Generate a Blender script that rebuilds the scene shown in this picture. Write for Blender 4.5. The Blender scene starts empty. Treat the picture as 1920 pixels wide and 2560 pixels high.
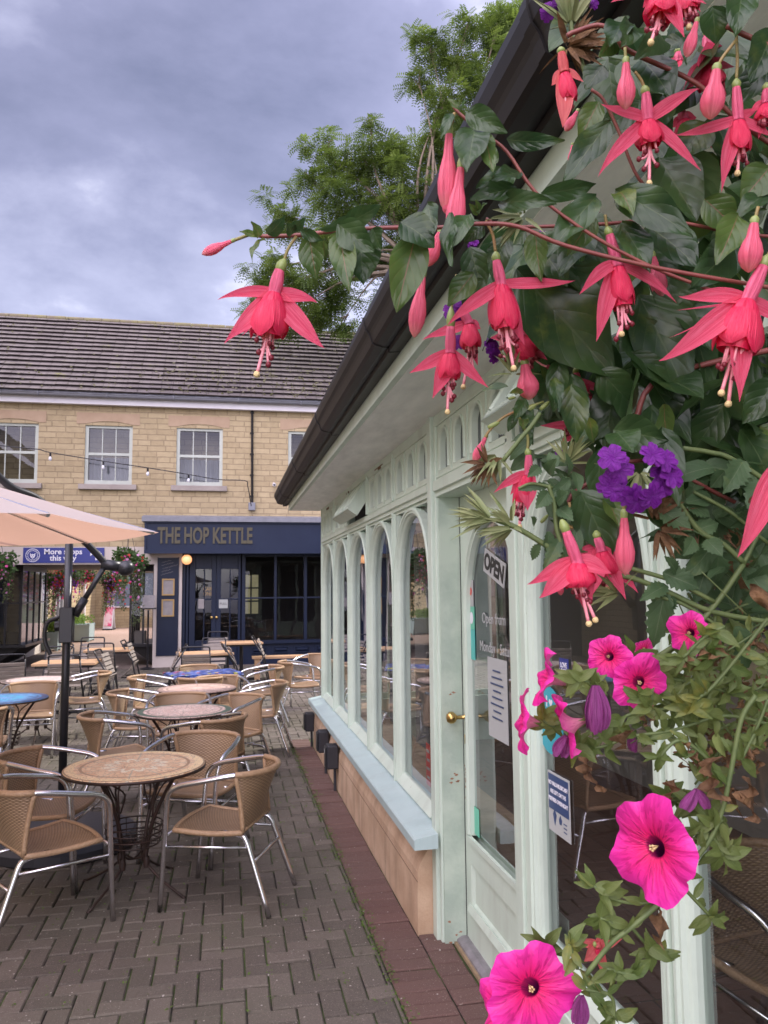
import bpy, math, random
import numpy as np
from mathutils import Vector, Matrix, noise as mnoise
rnd = random.Random(7)
R = math.radians
sc = bpy.context.scene
COL = sc.collection
# ------------------------------------------------------------------ camera
F = 1970.0; CH = 1.75
YAW, PIT, ROL = R(11.33), R(5.47), R(-.52)
_f = Vector((math.sin(YAW)*math.cos(PIT), math.cos(YAW)*math.cos(PIT), math.sin(PIT)))
_r = Vector((math.cos(YAW), -math.sin(YAW), 0)); _u = _r.cross(_f)
_c, _s = math.cos(ROL), math.sin(ROL)
CR = _c*_r + _s*_u; CU = -_s*_r + _c*_u; CF = _f
CP = Vector((0, 0, CH))
cam = bpy.data.cameras.new('camera'); cam.sensor_fit = 'HORIZONTAL'; cam.sensor_width = 36
cam.lens = 36*F/1920; cam.clip_start = .05; cam.clip_end = 500
co = bpy.data.objects.new('camera', cam); COL.objects.link(co)
co.matrix_world = Matrix(((CR.x, CU.x, -CF.x, CP.x), (CR.y, CU.y, -CF.y, CP.y), (CR.z, CU.z, -CF.z, CP.z), (0, 0, 0, 1)))
sc.camera = co
cam.dof.use_dof = True; cam.dof.focus_distance = 1.1; cam.dof.aperture_fstop = 40.0
# ------------------------------------------------------------------ world: overcast sky
wd = bpy.data.worlds.new('World'); sc.world = wd; wd.use_nodes = True
nt = wd.node_tree; nt.nodes.clear()
def N(t, **k):
    n = nt.nodes.new(t)
    for a, b in k.items():
        if a in n.inputs.keys(): n.inputs[a].default_value = b
        else: setattr(n, a, b)
    return n
def L(a, b): nt.links.new(a, b)
SUN_EL, SUN_AZ = R(40), R(72)      # azimuth clockwise from +Y
sundir = Vector((math.cos(SUN_EL)*math.sin(SUN_AZ), math.cos(SUN_EL)*math.cos(SUN_AZ), math.sin(SUN_EL)))
tc = N('ShaderNodeTexCoord')
sky = N('ShaderNodeTexSky', sky_type='NISHITA', sun_disc=False, sun_elevation=SUN_EL, sun_rotation=SUN_AZ)
mp = N('ShaderNodeMapping'); mp.inputs['Scale'].default_value = (1.0, 1.0, 1.7); mp.inputs['Location'].default_value = (7, 7, 7)
L(tc.outputs['Generated'], mp.inputs['Vector'])
n1 = N('ShaderNodeTexNoise', Scale=2.5, Detail=8, Roughness=.56, Distortion=.15); L(mp.outputs[0], n1.inputs['Vector'])
cr = N('ShaderNodeValToRGB'); L(n1.outputs['Fac'], cr.inputs[0])
e = cr.color_ramp.elements
e[0].position = .34; e[0].color = (.160, .150, .235, 1)
e[1].position = .69; e[1].color = (.95, .93, 1.05, 1)
a_ = e.new(.49); a_.color = (.272, .258, .385, 1)
a_ = e.new(.58); a_.color = (.43, .415, .57, 1)
# added sky brightness, unseen behind and left of the viewer, lifts the shaded court
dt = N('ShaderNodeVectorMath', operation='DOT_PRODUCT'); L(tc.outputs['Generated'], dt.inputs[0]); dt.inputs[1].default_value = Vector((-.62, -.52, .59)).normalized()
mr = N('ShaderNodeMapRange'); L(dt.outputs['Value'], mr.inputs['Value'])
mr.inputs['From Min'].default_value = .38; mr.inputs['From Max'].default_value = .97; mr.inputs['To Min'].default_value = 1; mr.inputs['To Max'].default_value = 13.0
# paler band low down and on the right of the view
sp = N('ShaderNodeSeparateXYZ'); L(tc.outputs['Generated'], sp.inputs[0])
lo = N('ShaderNodeMapRange'); L(sp.outputs['Z'], lo.inputs['Value']); lo.inputs['From Min'].default_value = .12; lo.inputs['From Max'].default_value = .42; lo.inputs['To Min'].default_value = 1.22; lo.inputs['To Max'].default_value = 1.0
rt = N('ShaderNodeMapRange'); L(sp.outputs['X'], rt.inputs['Value']); rt.inputs['From Min'].default_value = -.05; rt.inputs['From Max'].default_value = .3; rt.inputs['To Min'].default_value = .92; rt.inputs['To Max'].default_value = 1.3
m1 = N('ShaderNodeMath', operation='MULTIPLY'); L(lo.outputs[0], m1.inputs[0]); L(rt.outputs[0], m1.inputs[1])
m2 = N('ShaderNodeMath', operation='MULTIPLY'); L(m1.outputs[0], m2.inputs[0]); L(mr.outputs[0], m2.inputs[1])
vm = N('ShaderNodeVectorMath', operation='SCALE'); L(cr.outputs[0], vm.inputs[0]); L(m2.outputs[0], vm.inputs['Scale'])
tf = N('ShaderNodeMapRange'); L(dt.outputs['Value'], tf.inputs['Value']); tf.inputs['From Min'].default_value = .1; tf.inputs['From Max'].default_value = .8
tn = N('ShaderNodeMix', data_type='RGBA'); L(tf.outputs[0], tn.inputs[0]); tn.inputs[6].default_value = (1, 1, 1, 1); tn.inputs[7].default_value = (1.18, 1.10, .88, 1)
vt = N('ShaderNodeVectorMath', operation='MULTIPLY'); L(vm.outputs[0], vt.inputs[0]); L(tn.outputs[2], vt.inputs[1])
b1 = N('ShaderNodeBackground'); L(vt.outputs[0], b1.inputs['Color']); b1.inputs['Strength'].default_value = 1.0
b2 = N('ShaderNodeBackground'); L(sky.outputs[0], b2.inputs['Color']); b2.inputs['Strength'].default_value = .05
ad = N('ShaderNodeAddShader'); L(b1.outputs[0], ad.inputs[0]); L(b2.outputs[0], ad.inputs[1])
ow = N('ShaderNodeOutputWorld'); L(ad.outputs[0], ow.inputs[0])
sl = bpy.data.lights.new('sun', 'SUN'); sl.energy = 4.2; sl.angle = R(1.2); sl.color = (1, .93, .82)
so = bpy.data.objects.new('sun', sl); COL.objects.link(so)
so.rotation_euler = (-sundir).to_track_quat('-Z', 'Y').to_euler()
vs = sc.view_settings; vs.view_transform = 'Standard'; vs.look = 'None'; vs.exposure = 0.25; vs.gamma = 1; vs.use_curve_mapping = False
sc.cycles.max_bounces = 8; sc.cycles.transparent_max_bounces = 16
# ------------------------------------------------------------------ pixel helpers (photo pixels 1920 x 2560)
def ray(x, y): return CF + CR*((x-960)/F) - CU*((y-1280)/F)
def W(x, y, d): return CP + ray(x, y)*d                 # d metres along the view axis
def PL(x, y, ax, v):
    d = ray(x, y); return CP + d*((v-CP[ax])/d[ax])
def fr(ox, oy, s): return lambda x, y: (ox+x*s, oy+y*s)
Z1 = fr(0, 760, .5184); Q = fr(380, 1360, .2652); P = fr(0, 1340, .2652); Z3 = fr(500, 200, .4822)
T = fr(1120, 0, .4972); R1 = fr(1060, 1100, .5184); R2 = fr(1060, 1800, .5184); B4 = fr(1040, 960, .27728); DD = fr(0, 0, 1.1573)
ZB = fr(0, 1300, .5184)
def FX(f, x, y, Y):                                       # point on a plane Y = const
    p = PL(*f(x, y), 1, Y); return p.x, p.z
# ------------------------------------------------------------------ materials
MATS = {}
def mat(name, col, rough=.6, metal=0., col2=None, nscale=6., namt=1., bump=0., bscale=None, spec=.5, trans=0., coords='Object', stretch=(1, 1, 1), emit=None):
    m = bpy.data.materials.new(name); m.use_nodes = True; t = m.node_tree; b = t.nodes['Principled BSDF']
    b.inputs['Base Color'].default_value = (*col, 1); b.inputs['Roughness'].default_value = rough; b.inputs['Metallic'].default_value = metal
    b.inputs['Specular IOR Level'].default_value = spec
    tcn = t.nodes.new('ShaderNodeTexCoord'); mpn = t.nodes.new('ShaderNodeMapping'); mpn.inputs['Scale'].default_value = stretch
    t.links.new(tcn.outputs[coords], mpn.inputs[0])
    colsock = None
    if col2 is not None:
        n = t.nodes.new('ShaderNodeTexNoise'); n.inputs['Scale'].default_value = nscale; n.inputs['Detail'].default_value = 6; n.inputs['Roughness'].default_value = .62
        t.links.new(mpn.outputs[0], n.inputs['Vector'])
        r = t.nodes.new('ShaderNodeValToRGB'); r.color_ramp.elements[0].position = .5-.22/namt; r.color_ramp.elements[1].position = .5+.22/namt
        r.color_ramp.elements[0].color = (*col, 1); r.color_ramp.elements[1].color = (*col2, 1)
        t.links.new(n.outputs['Fac'], r.inputs[0]); t.links.new(r.outputs[0], b.inputs['Base Color']); colsock = r.outputs[0]
    if bump:
        n2 = t.nodes.new('ShaderNodeTexNoise'); n2.inputs['Scale'].default_value = bscale or nscale*4; n2.inputs['Detail'].default_value = 5
        t.links.new(mpn.outputs[0], n2.inputs['Vector'])
        bp = t.nodes.new('ShaderNodeBump'); bp.inputs['Strength'].default_value = bump; bp.inputs['Distance'].default_value = .01
        t.links.new(n2.outputs['Fac'], bp.inputs['Height']); t.links.new(bp.outputs[0], b.inputs['Normal'])
    if trans:
        tr = t.nodes.new('ShaderNodeBsdfTranslucent'); tr.inputs[0].default_value = (*[min(1, c*1.25) for c in col], 1)
        if colsock: t.links.new(colsock, tr.inputs[0])
        mx = t.nodes.new('ShaderNodeMixShader'); mx.inputs[0].default_value = trans
        out = t.nodes['Material Output']; t.links.new(b.outputs[0], mx.inputs[1]); t.links.new(tr.outputs[0], mx.inputs[2]); t.links.new(mx.outputs[0], out.inputs[0])
    if emit:
        b.inputs['Emission Color'].default_value = (*emit[:3], 1); b.inputs['Emission Strength'].default_value = emit[3]
    MATS[name] = m
    return m
def nodes_of(m): t = m.node_tree; return t, t.nodes['Principled BSDF'], t.nodes['Material Output']
class G:                                                   # small node-graph helper
    def __init__(s, m): s.t, s.b, s.o = nodes_of(m)
    def n(s, ty, ins=None, **k):
        n = s.t.nodes.new(ty)
        for a, b in k.items(): setattr(n, a, b)
        for a, b in (ins or {}).items():
            if hasattr(b, 'links') or isinstance(b, bpy.types.NodeSocket): s.t.links.new(b, n.inputs[a])
            else: n.inputs[a].default_value = b
        return n
    def math(s, op, a, b=0., c=None):
        d = {0: a, 1: b}
        if c is not None: d[2] = c
        return s.n('ShaderNodeMath', d, operation=op).outputs[0]
    def mix(s, f, a, b):
        n = s.t.nodes.new('ShaderNodeMix'); n.data_type = 'RGBA'
        for i, v in ((0, f), (6, a), (7, b)):
            if isinstance(v, bpy.types.NodeSocket): s.t.links.new(v, n.inputs[i])
            else: n.inputs[i].default_value = v if i == 0 else (*v, 1)
        return n.outputs[2]
    def ramp(s, f, *st):
        r = s.t.nodes.new('ShaderNodeValToRGB'); s.t.links.new(f, r.inputs[0]); e = r.color_ramp.elements
        while len(e) < len(st): e.new(.5)
        for i, (p, c) in enumerate(st):
            e[i].position = p; e[i].color = (*c, 1) if len(c) == 3 else c
        return r.outputs[0]
    def link(s, a, b): s.t.links.new(a, b)
    def bump(s, h, st=.5, d=.01):
        bp = s.n('ShaderNodeBump', {'Strength': st, 'Distance': d, 'Height': h}); s.link(bp.outputs[0], s.b.inputs['Normal']); return bp
    def transl(s, col, f):
        tr = s.n('ShaderNodeBsdfTranslucent', {0: col}); mx = s.n('ShaderNodeMixShader', {0: f}); s.link(s.b.outputs[0], mx.inputs[1]); s.link(tr.outputs[0], mx.inputs[2]); s.link(mx.outputs[0], s.o.inputs[0])

M = {}
M['green'] = mat('sage_green_paint', (.49, .595, .50), .42, col2=(.56, .66, .56), nscale=3, bump=.06, bscale=90)
def weather(m, chip, k=.5, th=.70):
    g = G(m); l = g.b.inputs['Base Color'].links[0].from_socket; tcn = g.n('ShaderNodeTexCoord')
    mpn = g.n('ShaderNodeMapping', {'Vector': tcn.outputs['Object']}); mpn.inputs['Scale'].default_value = (5, 5, .9)
    n = g.n('ShaderNodeTexNoise', {'Vector': mpn.outputs[0], 'Scale': 1.2, 'Detail': 6., 'Roughness': .65})
    n2 = g.n('ShaderNodeTexNoise', {'Vector': tcn.outputs['Object'], 'Scale': 30., 'Detail': 5., 'Roughness': .7})
    n3 = g.n('ShaderNodeTexNoise', {'Vector': tcn.outputs['Object'], 'Scale': 1.6, 'Detail': 3.})
    c = g.mix(g.math('MULTIPLY', g.ramp(n.outputs['Fac'], (.5, (0, 0, 0)), (.8, (1, 1, 1))), k), l, tuple(x*.45 for x in chip))
    c = g.mix(g.math('MULTIPLY', g.ramp(n2.outputs['Fac'], (th, (0, 0, 0)), (th+.02, (1, 1, 1))), g.ramp(n3.outputs['Fac'], (.5, (0, 0, 0)), (.6, (1, 1, 1)))), c, chip); g.link(c, g.b.inputs['Base Color'])
weather(M['green'], (.34, .27, .19), .28, .69)
M['sill'] = mat('sky_tinted_sill_paint', (.40, .53, .52), .35, col2=(.46, .58, .57), nscale=4, bump=.05, bscale=60)  # the sky's blue reflection is mixed into the sill colour
M['soffit'] = mat('weathered_soffit', (.70, .72, .685), .6, col2=(.90, .91, .87), nscale=5, namt=1.1, bump=.1, stretch=(3, .8, 1))
M['black'] = mat('black_gutter', (.007, .0065, .007), .45, col2=(.016, .014, .014), nscale=4, bump=.03, spec=.3)
M['plinth'] = mat('plinth_stone', (.44, .30, .19), .85, col2=(.60, .44, .30), nscale=3.5, bump=.3, bscale=80, namt=1.3)
weather(M['plinth'], (.22, .17, .11), .45, .66); weather(M['sill'], (.3, .3, .24), .2, .7)
M['navy'] = mat('navy_paint', (.005, .011, .032), .45, col2=(.008, .016, .042), nscale=3, spec=.3)
M['navylite'] = mat('navy_fascia_paint', (.008, .016, .045), .5, col2=(.012, .022, .054), nscale=2, spec=.3)
M['lead'] = mat('lead_capping', (.16, .17, .2), .5, col2=(.24, .25, .29), nscale=5)
M['cream'] = mat('cream_render', (.52, .46, .42), .8, col2=(.6, .54, .5), nscale=2, bump=.1)
M['white'] = mat('white_fascia', (.62, .60, .64), .5, col2=(.7, .69, .72), nscale=2)
M['gutgrey'] = mat('grey_gutter', (.22, .23, .27), .4)
M['lintel'] = mat('sandstone_lintel', (.38, .27, .18), .85, col2=(.46, .34, .235), nscale=3, bump=.1)
M['sillstone'] = mat('grey_stone_sill', (.30, .26, .24), .8, col2=(.38, .34, .31), nscale=4, bump=.1)
M['winframe'] = mat('grey_green_window_paint', (.42, .46, .41), .5, col2=(.50, .54, .49), nscale=3)
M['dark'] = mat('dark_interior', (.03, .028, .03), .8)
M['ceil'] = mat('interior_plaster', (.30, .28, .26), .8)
M['alu'] = mat('polished_aluminium', (.74, .74, .76), .22, 1., col2=(.6, .6, .63), nscale=9)
M['iron'] = mat('rusty_black_iron', (.022, .017, .015), .5, .3, col2=(.06, .032, .024), nscale=14, bump=.1)
M['steel'] = mat('black_steel', (.02, .02, .024), .35, .3)
M['pole'] = mat('charcoal_powder_coat', (.035, .037, .043), .35, .4)
M['rubber'] = mat('black_base', (.025, .026, .032), .5, bump=.1)
M['slat'] = mat('weathered_wood_slat', (.30, .20, .14), .6, col2=(.42, .29, .21), nscale=3, stretch=(2, 30, 2))
M['slatgrey'] = mat('grey_wood_slat', (.20, .17, .15), .6, col2=(.30, .26, .23), nscale=3, stretch=(2, 30, 2))
M['wood'] = mat('pine_table_top', (.40, .24, .13), .5, col2=(.55, .36, .21), nscale=3, stretch=(1.5, 18, 2))
M['brass'] = mat('brass', (.55, .38, .14), .28, 1.)
M['gold'] = mat('gold_lettering', (.075, .066, .038), .5, .0)
M['goldf'] = mat('gilt_frame', (.40, .26, .10), .45, .1)
M['paper'] = mat('paper', (.40, .42, .41), .7)
M['paperdim'] = mat('menu_sheet', (.22, .2, .21), .6, col2=(.32, .30, .29), nscale=8)
M['blue'] = mat('blue_sign', (.022, .035, .22), .35)
M['signwhite'] = mat('sign_white', (.72, .72, .78), .4)
M['teal'] = mat('teal_sticker', (.06, .42, .38), .4)
M['mint'] = mat('mint_sticker', (.12, .5, .34), .4)
M['red'] = mat('red_print', (.6, .06, .05), .5)
M['inkblack'] = mat('black_ink', (.02, .02, .02), .5)
M['navyprint'] = mat('navy_print', (.03, .06, .16), .4)
M['lamp'] = mat('glowing_globe', (.9, .55, .3), .3, emit=(1., .42, .16, .9))
M['bulb'] = mat('bulb_glass', (.8, .82, .9), .15)
M['planter'] = mat('grey_blue_planter', (.28, .36, .36), .6)
M['bark'] = mat('bark', (.13, .1, .075), .9, col2=(.2, .16, .12), nscale=8, bump=.4)
M['stem'] = mat('green_stem', (.07, .11, .035), .6, col2=(.13, .17, .055), nscale=60)
M['redstem'] = mat('red_fuchsia_stem', (.17, .035, .035), .45, col2=(.26, .08, .06), nscale=50)
M['brown'] = mat('dead_leaf', (.07, .035, .018), .8, col2=(.24, .13, .055), nscale=70, trans=.2, bump=.4)
M['coir'] = mat('coir_liner', (.13, .07, .03), .95, col2=(.2, .12, .06), nscale=40, bump=.8)
M['ovary'] = mat('green_ovary', (.24, .30, .09), .4)
M['stigma'] = mat('cream_stigma', (.72, .56, .27), .6, bump=.3, bscale=900)
M['anther'] = mat('dark_red_anther', (.16, .008, .02), .5)
M['filament'] = mat('pink_filament', (.85, .32, .38), .4)
M['bankgreen'] = mat('planter_foliage', (.12, .24, .03), .6, col2=(.25, .36, .05), nscale=20, trans=.3)
M['tile'] = mat('interior_floor_tile', (.16, .085, .065), .45)
M['hedge'] = mat('basket_foliage', (.04, .085, .02), .55, col2=(.08, .15, .035), nscale=20, trans=.25)
M['ivy'] = mat('trailing_foliage', (.10, .13, .05), .6, trans=.3)
M['fpink'] = mat('pink_blossom', (.75, .08, .35), .6, trans=.35)
M['fred'] = mat('red_blossom', (.7, .06, .05), .6, trans=.35)
M['fpurple'] = mat('violet_blossom', (.30, .10, .65), .6, trans=.35)
M['flilac'] = mat('lilac_blossom', (.75, .35, .65), .6, trans=.35)
M['concrete'] = mat('sandy_mortar', (.34, .25, .14), .9, col2=(.22, .16, .1), nscale=14, bump=.5)
M['zinc'] = mat('metal_threshold', (.36, .34, .36), .5, .5, col2=(.2, .19, .2), nscale=14)
M['redpl'] = mat('rosy_window_paint', (.62, .6, .64), .5)  # plain pale colour of the court window frames

def brickmat(name, c1, c2, mortar, w, h, ms, axis='XZ', bump=.6, rough=.85, offset=.5, noise=.5, moss=None):
    m = mat(name, c1, rough); g = G(m)
    tcn = g.n('ShaderNodeTexCoord'); s = g.n('ShaderNodeSeparateXYZ', {0: tcn.outputs['Object']})
    a, b = [s.outputs['XYZ'.index(c)] for c in axis]
    cb = g.n('ShaderNodeCombineXYZ', {0: a, 1: b}).outputs[0]
    wn = g.n('ShaderNodeTexNoise', {'Vector': cb, 'Scale': 3., 'Detail': 3.})
    wob = g.n('ShaderNodeVectorMath', {0: wn.outputs['Color'], 'Scale': .022}, operation='SCALE').outputs[0]
    v = g.n('ShaderNodeVectorMath', {0: cb, 1: wob}, operation='ADD').outputs[0]
    br = g.n('ShaderNodeTexBrick', {'Vector': v, 'Color1': (*c1, 1), 'Color2': (*c2, 1), 'Mortar': (*mortar, 1), 'Scale': 1., 'Mortar Size': ms, 'Mortar Smooth': .3, 'Bias': 0., 'Brick Width': w, 'Row Height': h}, offset=offset, squash=.72, squash_frequency=3)
    n = g.n('ShaderNodeTexNoise', {'Vector': v, 'Scale': 7., 'Detail': 8., 'Roughness': .7})
    c = g.mix(noise, br.outputs['Color'], g.mix(n.outputs['Fac'], tuple(x*.45 for x in c1), tuple(min(1, x*1.35) for x in c2)))
    if moss:
        mn = g.n('ShaderNodeTexNoise', {'Vector': v, 'Scale': 2.2, 'Detail': 8., 'Roughness': .75})
        c = g.mix(g.ramp(mn.outputs['Fac'], (.60, (0, 0, 0)), (.68, (1, 1, 1))), c, moss)
    g.link(c, g.b.inputs['Base Color'])
    n3 = g.n('ShaderNodeTexNoise', {'Vector': v, 'Scale': 28., 'Detail': 6.})
    hgt = g.math('SUBTRACT', g.math('MULTIPLY', n3.outputs['Fac'], .5), g.math('MULTIPLY', br.outputs['Fac'], .8))
    g.bump(hgt, bump, .03)
    return m
M['stone'] = brickmat('coursed_stone', (.36, .282, .165), (.50, .405, .25), (.24, .185, .115), .40, .13, .011, noise=.42)
M['stoneY'] = brickmat('coursed_stone_side', (.36, .282, .165), (.50, .405, .25), (.24, .185, .115), .42, .13, .011, axis='YZ', noise=.35)
M['rooftile'] = brickmat('concrete_roof_tiles', (.095, .080, .078), (.15, .128, .128), (.05, .045, .05), .30, 5., .006, axis='XY', bump=.3, noise=.6, moss=(.15, .15, .05))
M['cottile'] = brickmat('floor_tile_joints', (.15, .075, .055), (.19, .10, .07), (.04, .025, .02), .36, .36, .006, axis='XY', bump=.2, rough=.4, offset=0, noise=.3)
M['court'] = brickmat('court_paving', (.36, .25, .19), (.42, .30, .24), (.2, .14, .1), .21, .105, .006, axis='XY', bump=.2, noise=.4)
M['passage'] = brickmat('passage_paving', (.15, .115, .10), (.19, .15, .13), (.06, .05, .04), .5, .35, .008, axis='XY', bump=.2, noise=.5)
# pavers
def pavermat(name, a, b, moss):
    m = mat(name, a, .85); g = G(m)
    at = g.n('ShaderNodeAttribute', attribute_name='tone'); tcn = g.n('ShaderNodeTexCoord')
    n = g.n('ShaderNodeTexNoise', {'Vector': tcn.outputs['Object'], 'Scale': 45., 'Detail': 6., 'Roughness': .7})
    n2 = g.n('ShaderNodeTexNoise', {'Vector': tcn.outputs['Object'], 'Scale': 1.1, 'Detail': 4.})
    ngr = g.n('ShaderNodeTexNoise', {'Vector': tcn.outputs['Object'], 'Scale': 130., 'Detail': 3., 'Roughness': .8})
    f = g.math('ADD', g.math('ADD', g.math('MULTIPLY', at.outputs['Fac'], .40), g.math('MULTIPLY', n.outputs['Fac'], .5)), g.math('MULTIPLY_ADD', ngr.outputs['Fac'], 1.1, -.50))
    c = g.mix(f, a, b)
    c = g.mix(g.math('MULTIPLY', g.ramp(n2.outputs['Fac'], (.42, (0, 0, 0)), (.62, (1, 1, 1))), .42), c, moss)
    n4 = g.n('ShaderNodeTexNoise', {'Vector': tcn.outputs['Object'], 'Scale': 160., 'Detail': 2.})
    c = g.mix(g.math('MULTIPLY', g.ramp(n4.outputs['Fac'], (.66, (0, 0, 0)), (.72, (1, 1, 1))), .6), c, (.46, .40, .34))
    vo = g.n('ShaderNodeTexVoronoi', {'Vector': tcn.outputs['Object'], 'Scale': 17.})
    c = g.mix(g.math('LESS_THAN', vo.outputs['Distance'], .075), c, (.4, .37, .33))
    g.link(c, g.b.inputs['Base Color']); g.bump(g.math('ADD', n.outputs['Fac'], ngr.outputs['Fac']), .7, .006)
    return m
M['paver'] = pavermat('grey_brown_pavers', (.055, .047, .038), (.185, .157, .130), (.10, .096, .066))
M['paverred'] = pavermat('red_brick_pavers', (.095, .050, .042), (.165, .096, .08), (.12, .08, .066))
M['joint'] = mat('sandy_mossy_joint', (.022, .019, .015), .95, col2=(.06, .095, .022), nscale=3.5, namt=2.5)
# glass: clear pane, mirror-like towards grazing angles
def glassmat(name, tint, base=.06, rough=0.):
    m = mat(name, tint, 0); g = G(m)
    tr = g.n('ShaderNodeBsdfTransparent', {0: (*tint, 1)}); gl = g.n('ShaderNodeBsdfGlossy', {0: (.92, .95, 1, 1), 'Roughness': rough})
    ge = g.n('ShaderNodeNewGeometry')
    dp = g.n('ShaderNodeVectorMath', {0: ge.outputs['Normal'], 1: ge.outputs['Incoming']}, operation='DOT_PRODUCT').outputs['Value']
    ct = g.math('ABSOLUTE', dp)
    fz = g.math('POWER', g.math('SUBTRACT', 1., ct), 4.)
    f = g.math('MULTIPLY_ADD', fz, .85, base)
    tcn = g.n('ShaderNodeTexCoord'); nn = g.n('ShaderNodeTexNoise', {'Vector': tcn.outputs['Object'], 'Scale': 2.5, 'Detail': 1.})
    bp = g.n('ShaderNodeBump', {'Strength': .06, 'Distance': .02, 'Height': nn.outputs['Fac']}); g.link(bp.outputs[0], gl.inputs['Normal'])
    mx = g.n('ShaderNodeMixShader', {0: f}); g.link(tr.outputs[0], mx.inputs[1]); g.link(gl.outputs[0], mx.inputs[2]); g.link(mx.outputs[0], g.o.inputs[0])
    return m
M['glass'] = glassmat('window_glass', (.8, .84, .82), .10)
M['glassdk'] = glassmat('old_window_glass', (.5, .52, .53), .055)
M['glassfr'] = glassmat('frieze_glass', (.22, .23, .22), .04)
M['glasspub'] = glassmat('pub_glass', (.7, .7, .7), .035)
# wicker
def wickermat():
    m = mat('woven_wicker', (.3, .17, .09), .45); g = G(m)
    uv = g.n('ShaderNodeUVMap'); s = g.n('ShaderNodeSeparateXYZ', {0: uv.outputs[0]})
    u, v = s.outputs[0], s.outputs[1]
    row = g.math('FLOOR', g.math('MULTIPLY', v, 1/.0085)); 
    par = g.math('MULTIPLY', g.math('MODULO', row, 2.), math.pi)
    a = g.math('SINE', g.math('ADD', g.math('MULTIPLY', u, 2*math.pi/.032), par))
    b = g.math('ABSOLUTE', g.math('SINE', g.math('MULTIPLY', v, math.pi/.0085)))
    h = g.math('MULTIPLY', g.math('MULTIPLY_ADD', a, .5, .5), b)
    n = g.n('ShaderNodeTexNoise', {'Vector': uv.outputs[0], 'Scale': 9., 'Detail': 3.})
    oi_ = g.n('ShaderNodeObjectInfo')
    c1 = g.mix(g.math('ADD', g.math('MULTIPLY', n.outputs['Fac'], .6), g.math('MULTIPLY', oi_.outputs['Random'], .5)), (.30, .195, .105), (.50, .365, .225))
    c = g.mix(g.math('MULTIPLY_ADD', h, .75, .25), (.11, .06, .032), c1)
    g.link(c, g.b.inputs['Base Color']); g.bump(h, .9, .004)
    return m
M['wicker'] = wickermat()
M['wrap'] = mat('cane_wrapped_rim', (.28, .175, .095), .42, col2=(.42, .28, .165), nscale=60, bump=.5, bscale=120)
# mosaic tops
def mosaic(name, ca, cb, rim, ray_c, grout=(.2, .16, .12)):
    m = mat(name, ca, .35); g = G(m)
    tcn = g.n('ShaderNodeTexCoord'); s = g.n('ShaderNodeSeparateXYZ', {0: tcn.outputs['Object']})
    r = g.math('SQRT', g.math('ADD', g.math('POWER', s.outputs[0], 2.), g.math('POWER', s.outputs[1], 2.)))
    th = g.math('ARCTAN2', s.outputs[1], s.outputs[0])
    vo = g.n('ShaderNodeTexVoronoi', {'Vector': tcn.outputs['Object'], 'Scale': 32.}); ve = g.n('ShaderNodeTexVoronoi', {'Vector': tcn.outputs['Object'], 'Scale': 32.}, feature='DISTANCE_TO_EDGE')
    c = g.mix(g.n('ShaderNodeSeparateXYZ', {0: vo.outputs['Color']}).outputs[0], ca, cb)
    star = g.math('ABSOLUTE', g.math('SINE', g.math('MULTIPLY', th, 6.)))
    ro = g.math('MULTIPLY_ADD', star, .07, .10)
    c = g.mix(g.math('LESS_THAN', g.math('ABSOLUTE', g.math('SUBTRACT', r, ro)), .022), c, ray_c)
    c = g.mix(g.math('MULTIPLY', g.math('LESS_THAN', star, .11), g.math('GREATER_THAN', r, .12)), c, tuple(x*.6 for x in ray_c))
    for lo_, hi_, cc in ((.0, .055, cb), (.30, .318, tuple(x*.55 for x in ca)), (.345, .40, rim), (.395, .403, tuple(x*.4 for x in ca))):
        c = g.mix(g.math('MULTIPLY', g.math('GREATER_THAN', r, lo_), g.math('LESS_THAN', r, hi_)), c, cc)
    c = g.mix(g.math('LESS_THAN', ve.outputs['Distance'], .03), c, grout)
    g.link(c, g.b.inputs['Base Color']); g.bump(ve.outputs['Distance'], .3, .003)
    return m
M['mos_sun'] = mosaic('sunburst_mosaic', (.70, .44, .25), (.88, .68, .45), (.86, .68, .40), (.9, .84, .66), grout=(.36, .28, .2))
M['mos_green'] = mosaic('pink_mosaic_green_rim', (.62, .44, .38), (.78, .62, .54), (.06, .11, .08), (.66, .46, .38), grout=(.12, .14, .1))
M['mos_pink'] = mosaic('pink_brown_mosaic', (.54, .38, .32), (.7, .53, .46), (.36, .25, .22), (.5, .34, .3))
M['mos_blue'] = mosaic('blue_mosaic', (.05, .18, .42), (.15, .34, .62), (.05, .07, .16), (.05, .42, .6), grout=(.08, .07, .08))
M['mos_pale'] = mosaic('pale_mosaic', (.62, .5, .47), (.78, .64, .6), (.14, .11, .11), (.66, .54, .5))
def checker():
    m = mat('multicolour_tile_mosaic', (.1, .15, .5), .3); g = G(m)
    tcn = g.n('ShaderNodeTexCoord'); v = g.n('ShaderNodeVectorMath', {0: tcn.outputs['Object'], 'Scale': 20.}, operation='SCALE').outputs[0]
    fl = g.n('ShaderNodeVectorMath', {0: v}, operation='FLOOR').outputs[0]
    wn = g.n('ShaderNodeTexWhiteNoise', {'Vector': fl}); c = g.ramp(wn.outputs['Value'], (0, (.02, .03, .12)), (.3, (.04, .10, .40)), (.6, (.16, .22, .55)), (.85, (.30, .36, .62)), (.92, (.6, .6, .12)), (.97, (.6, .06, .08)))
    c.node.color_ramp.interpolation = 'CONSTANT'
    fc = g.n('ShaderNodeVectorMath', {0: v}, operation='FRACTION').outputs[0]; s = g.n('ShaderNodeSeparateXYZ', {0: fc})
    gr = g.math('MINIMUM', s.outputs[0], s.outputs[1]); c = g.mix(g.math('LESS_THAN', gr, .1), c, (.05, .05, .07)); g.link(c, g.b.inputs['Base Color'])
    return m
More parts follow.
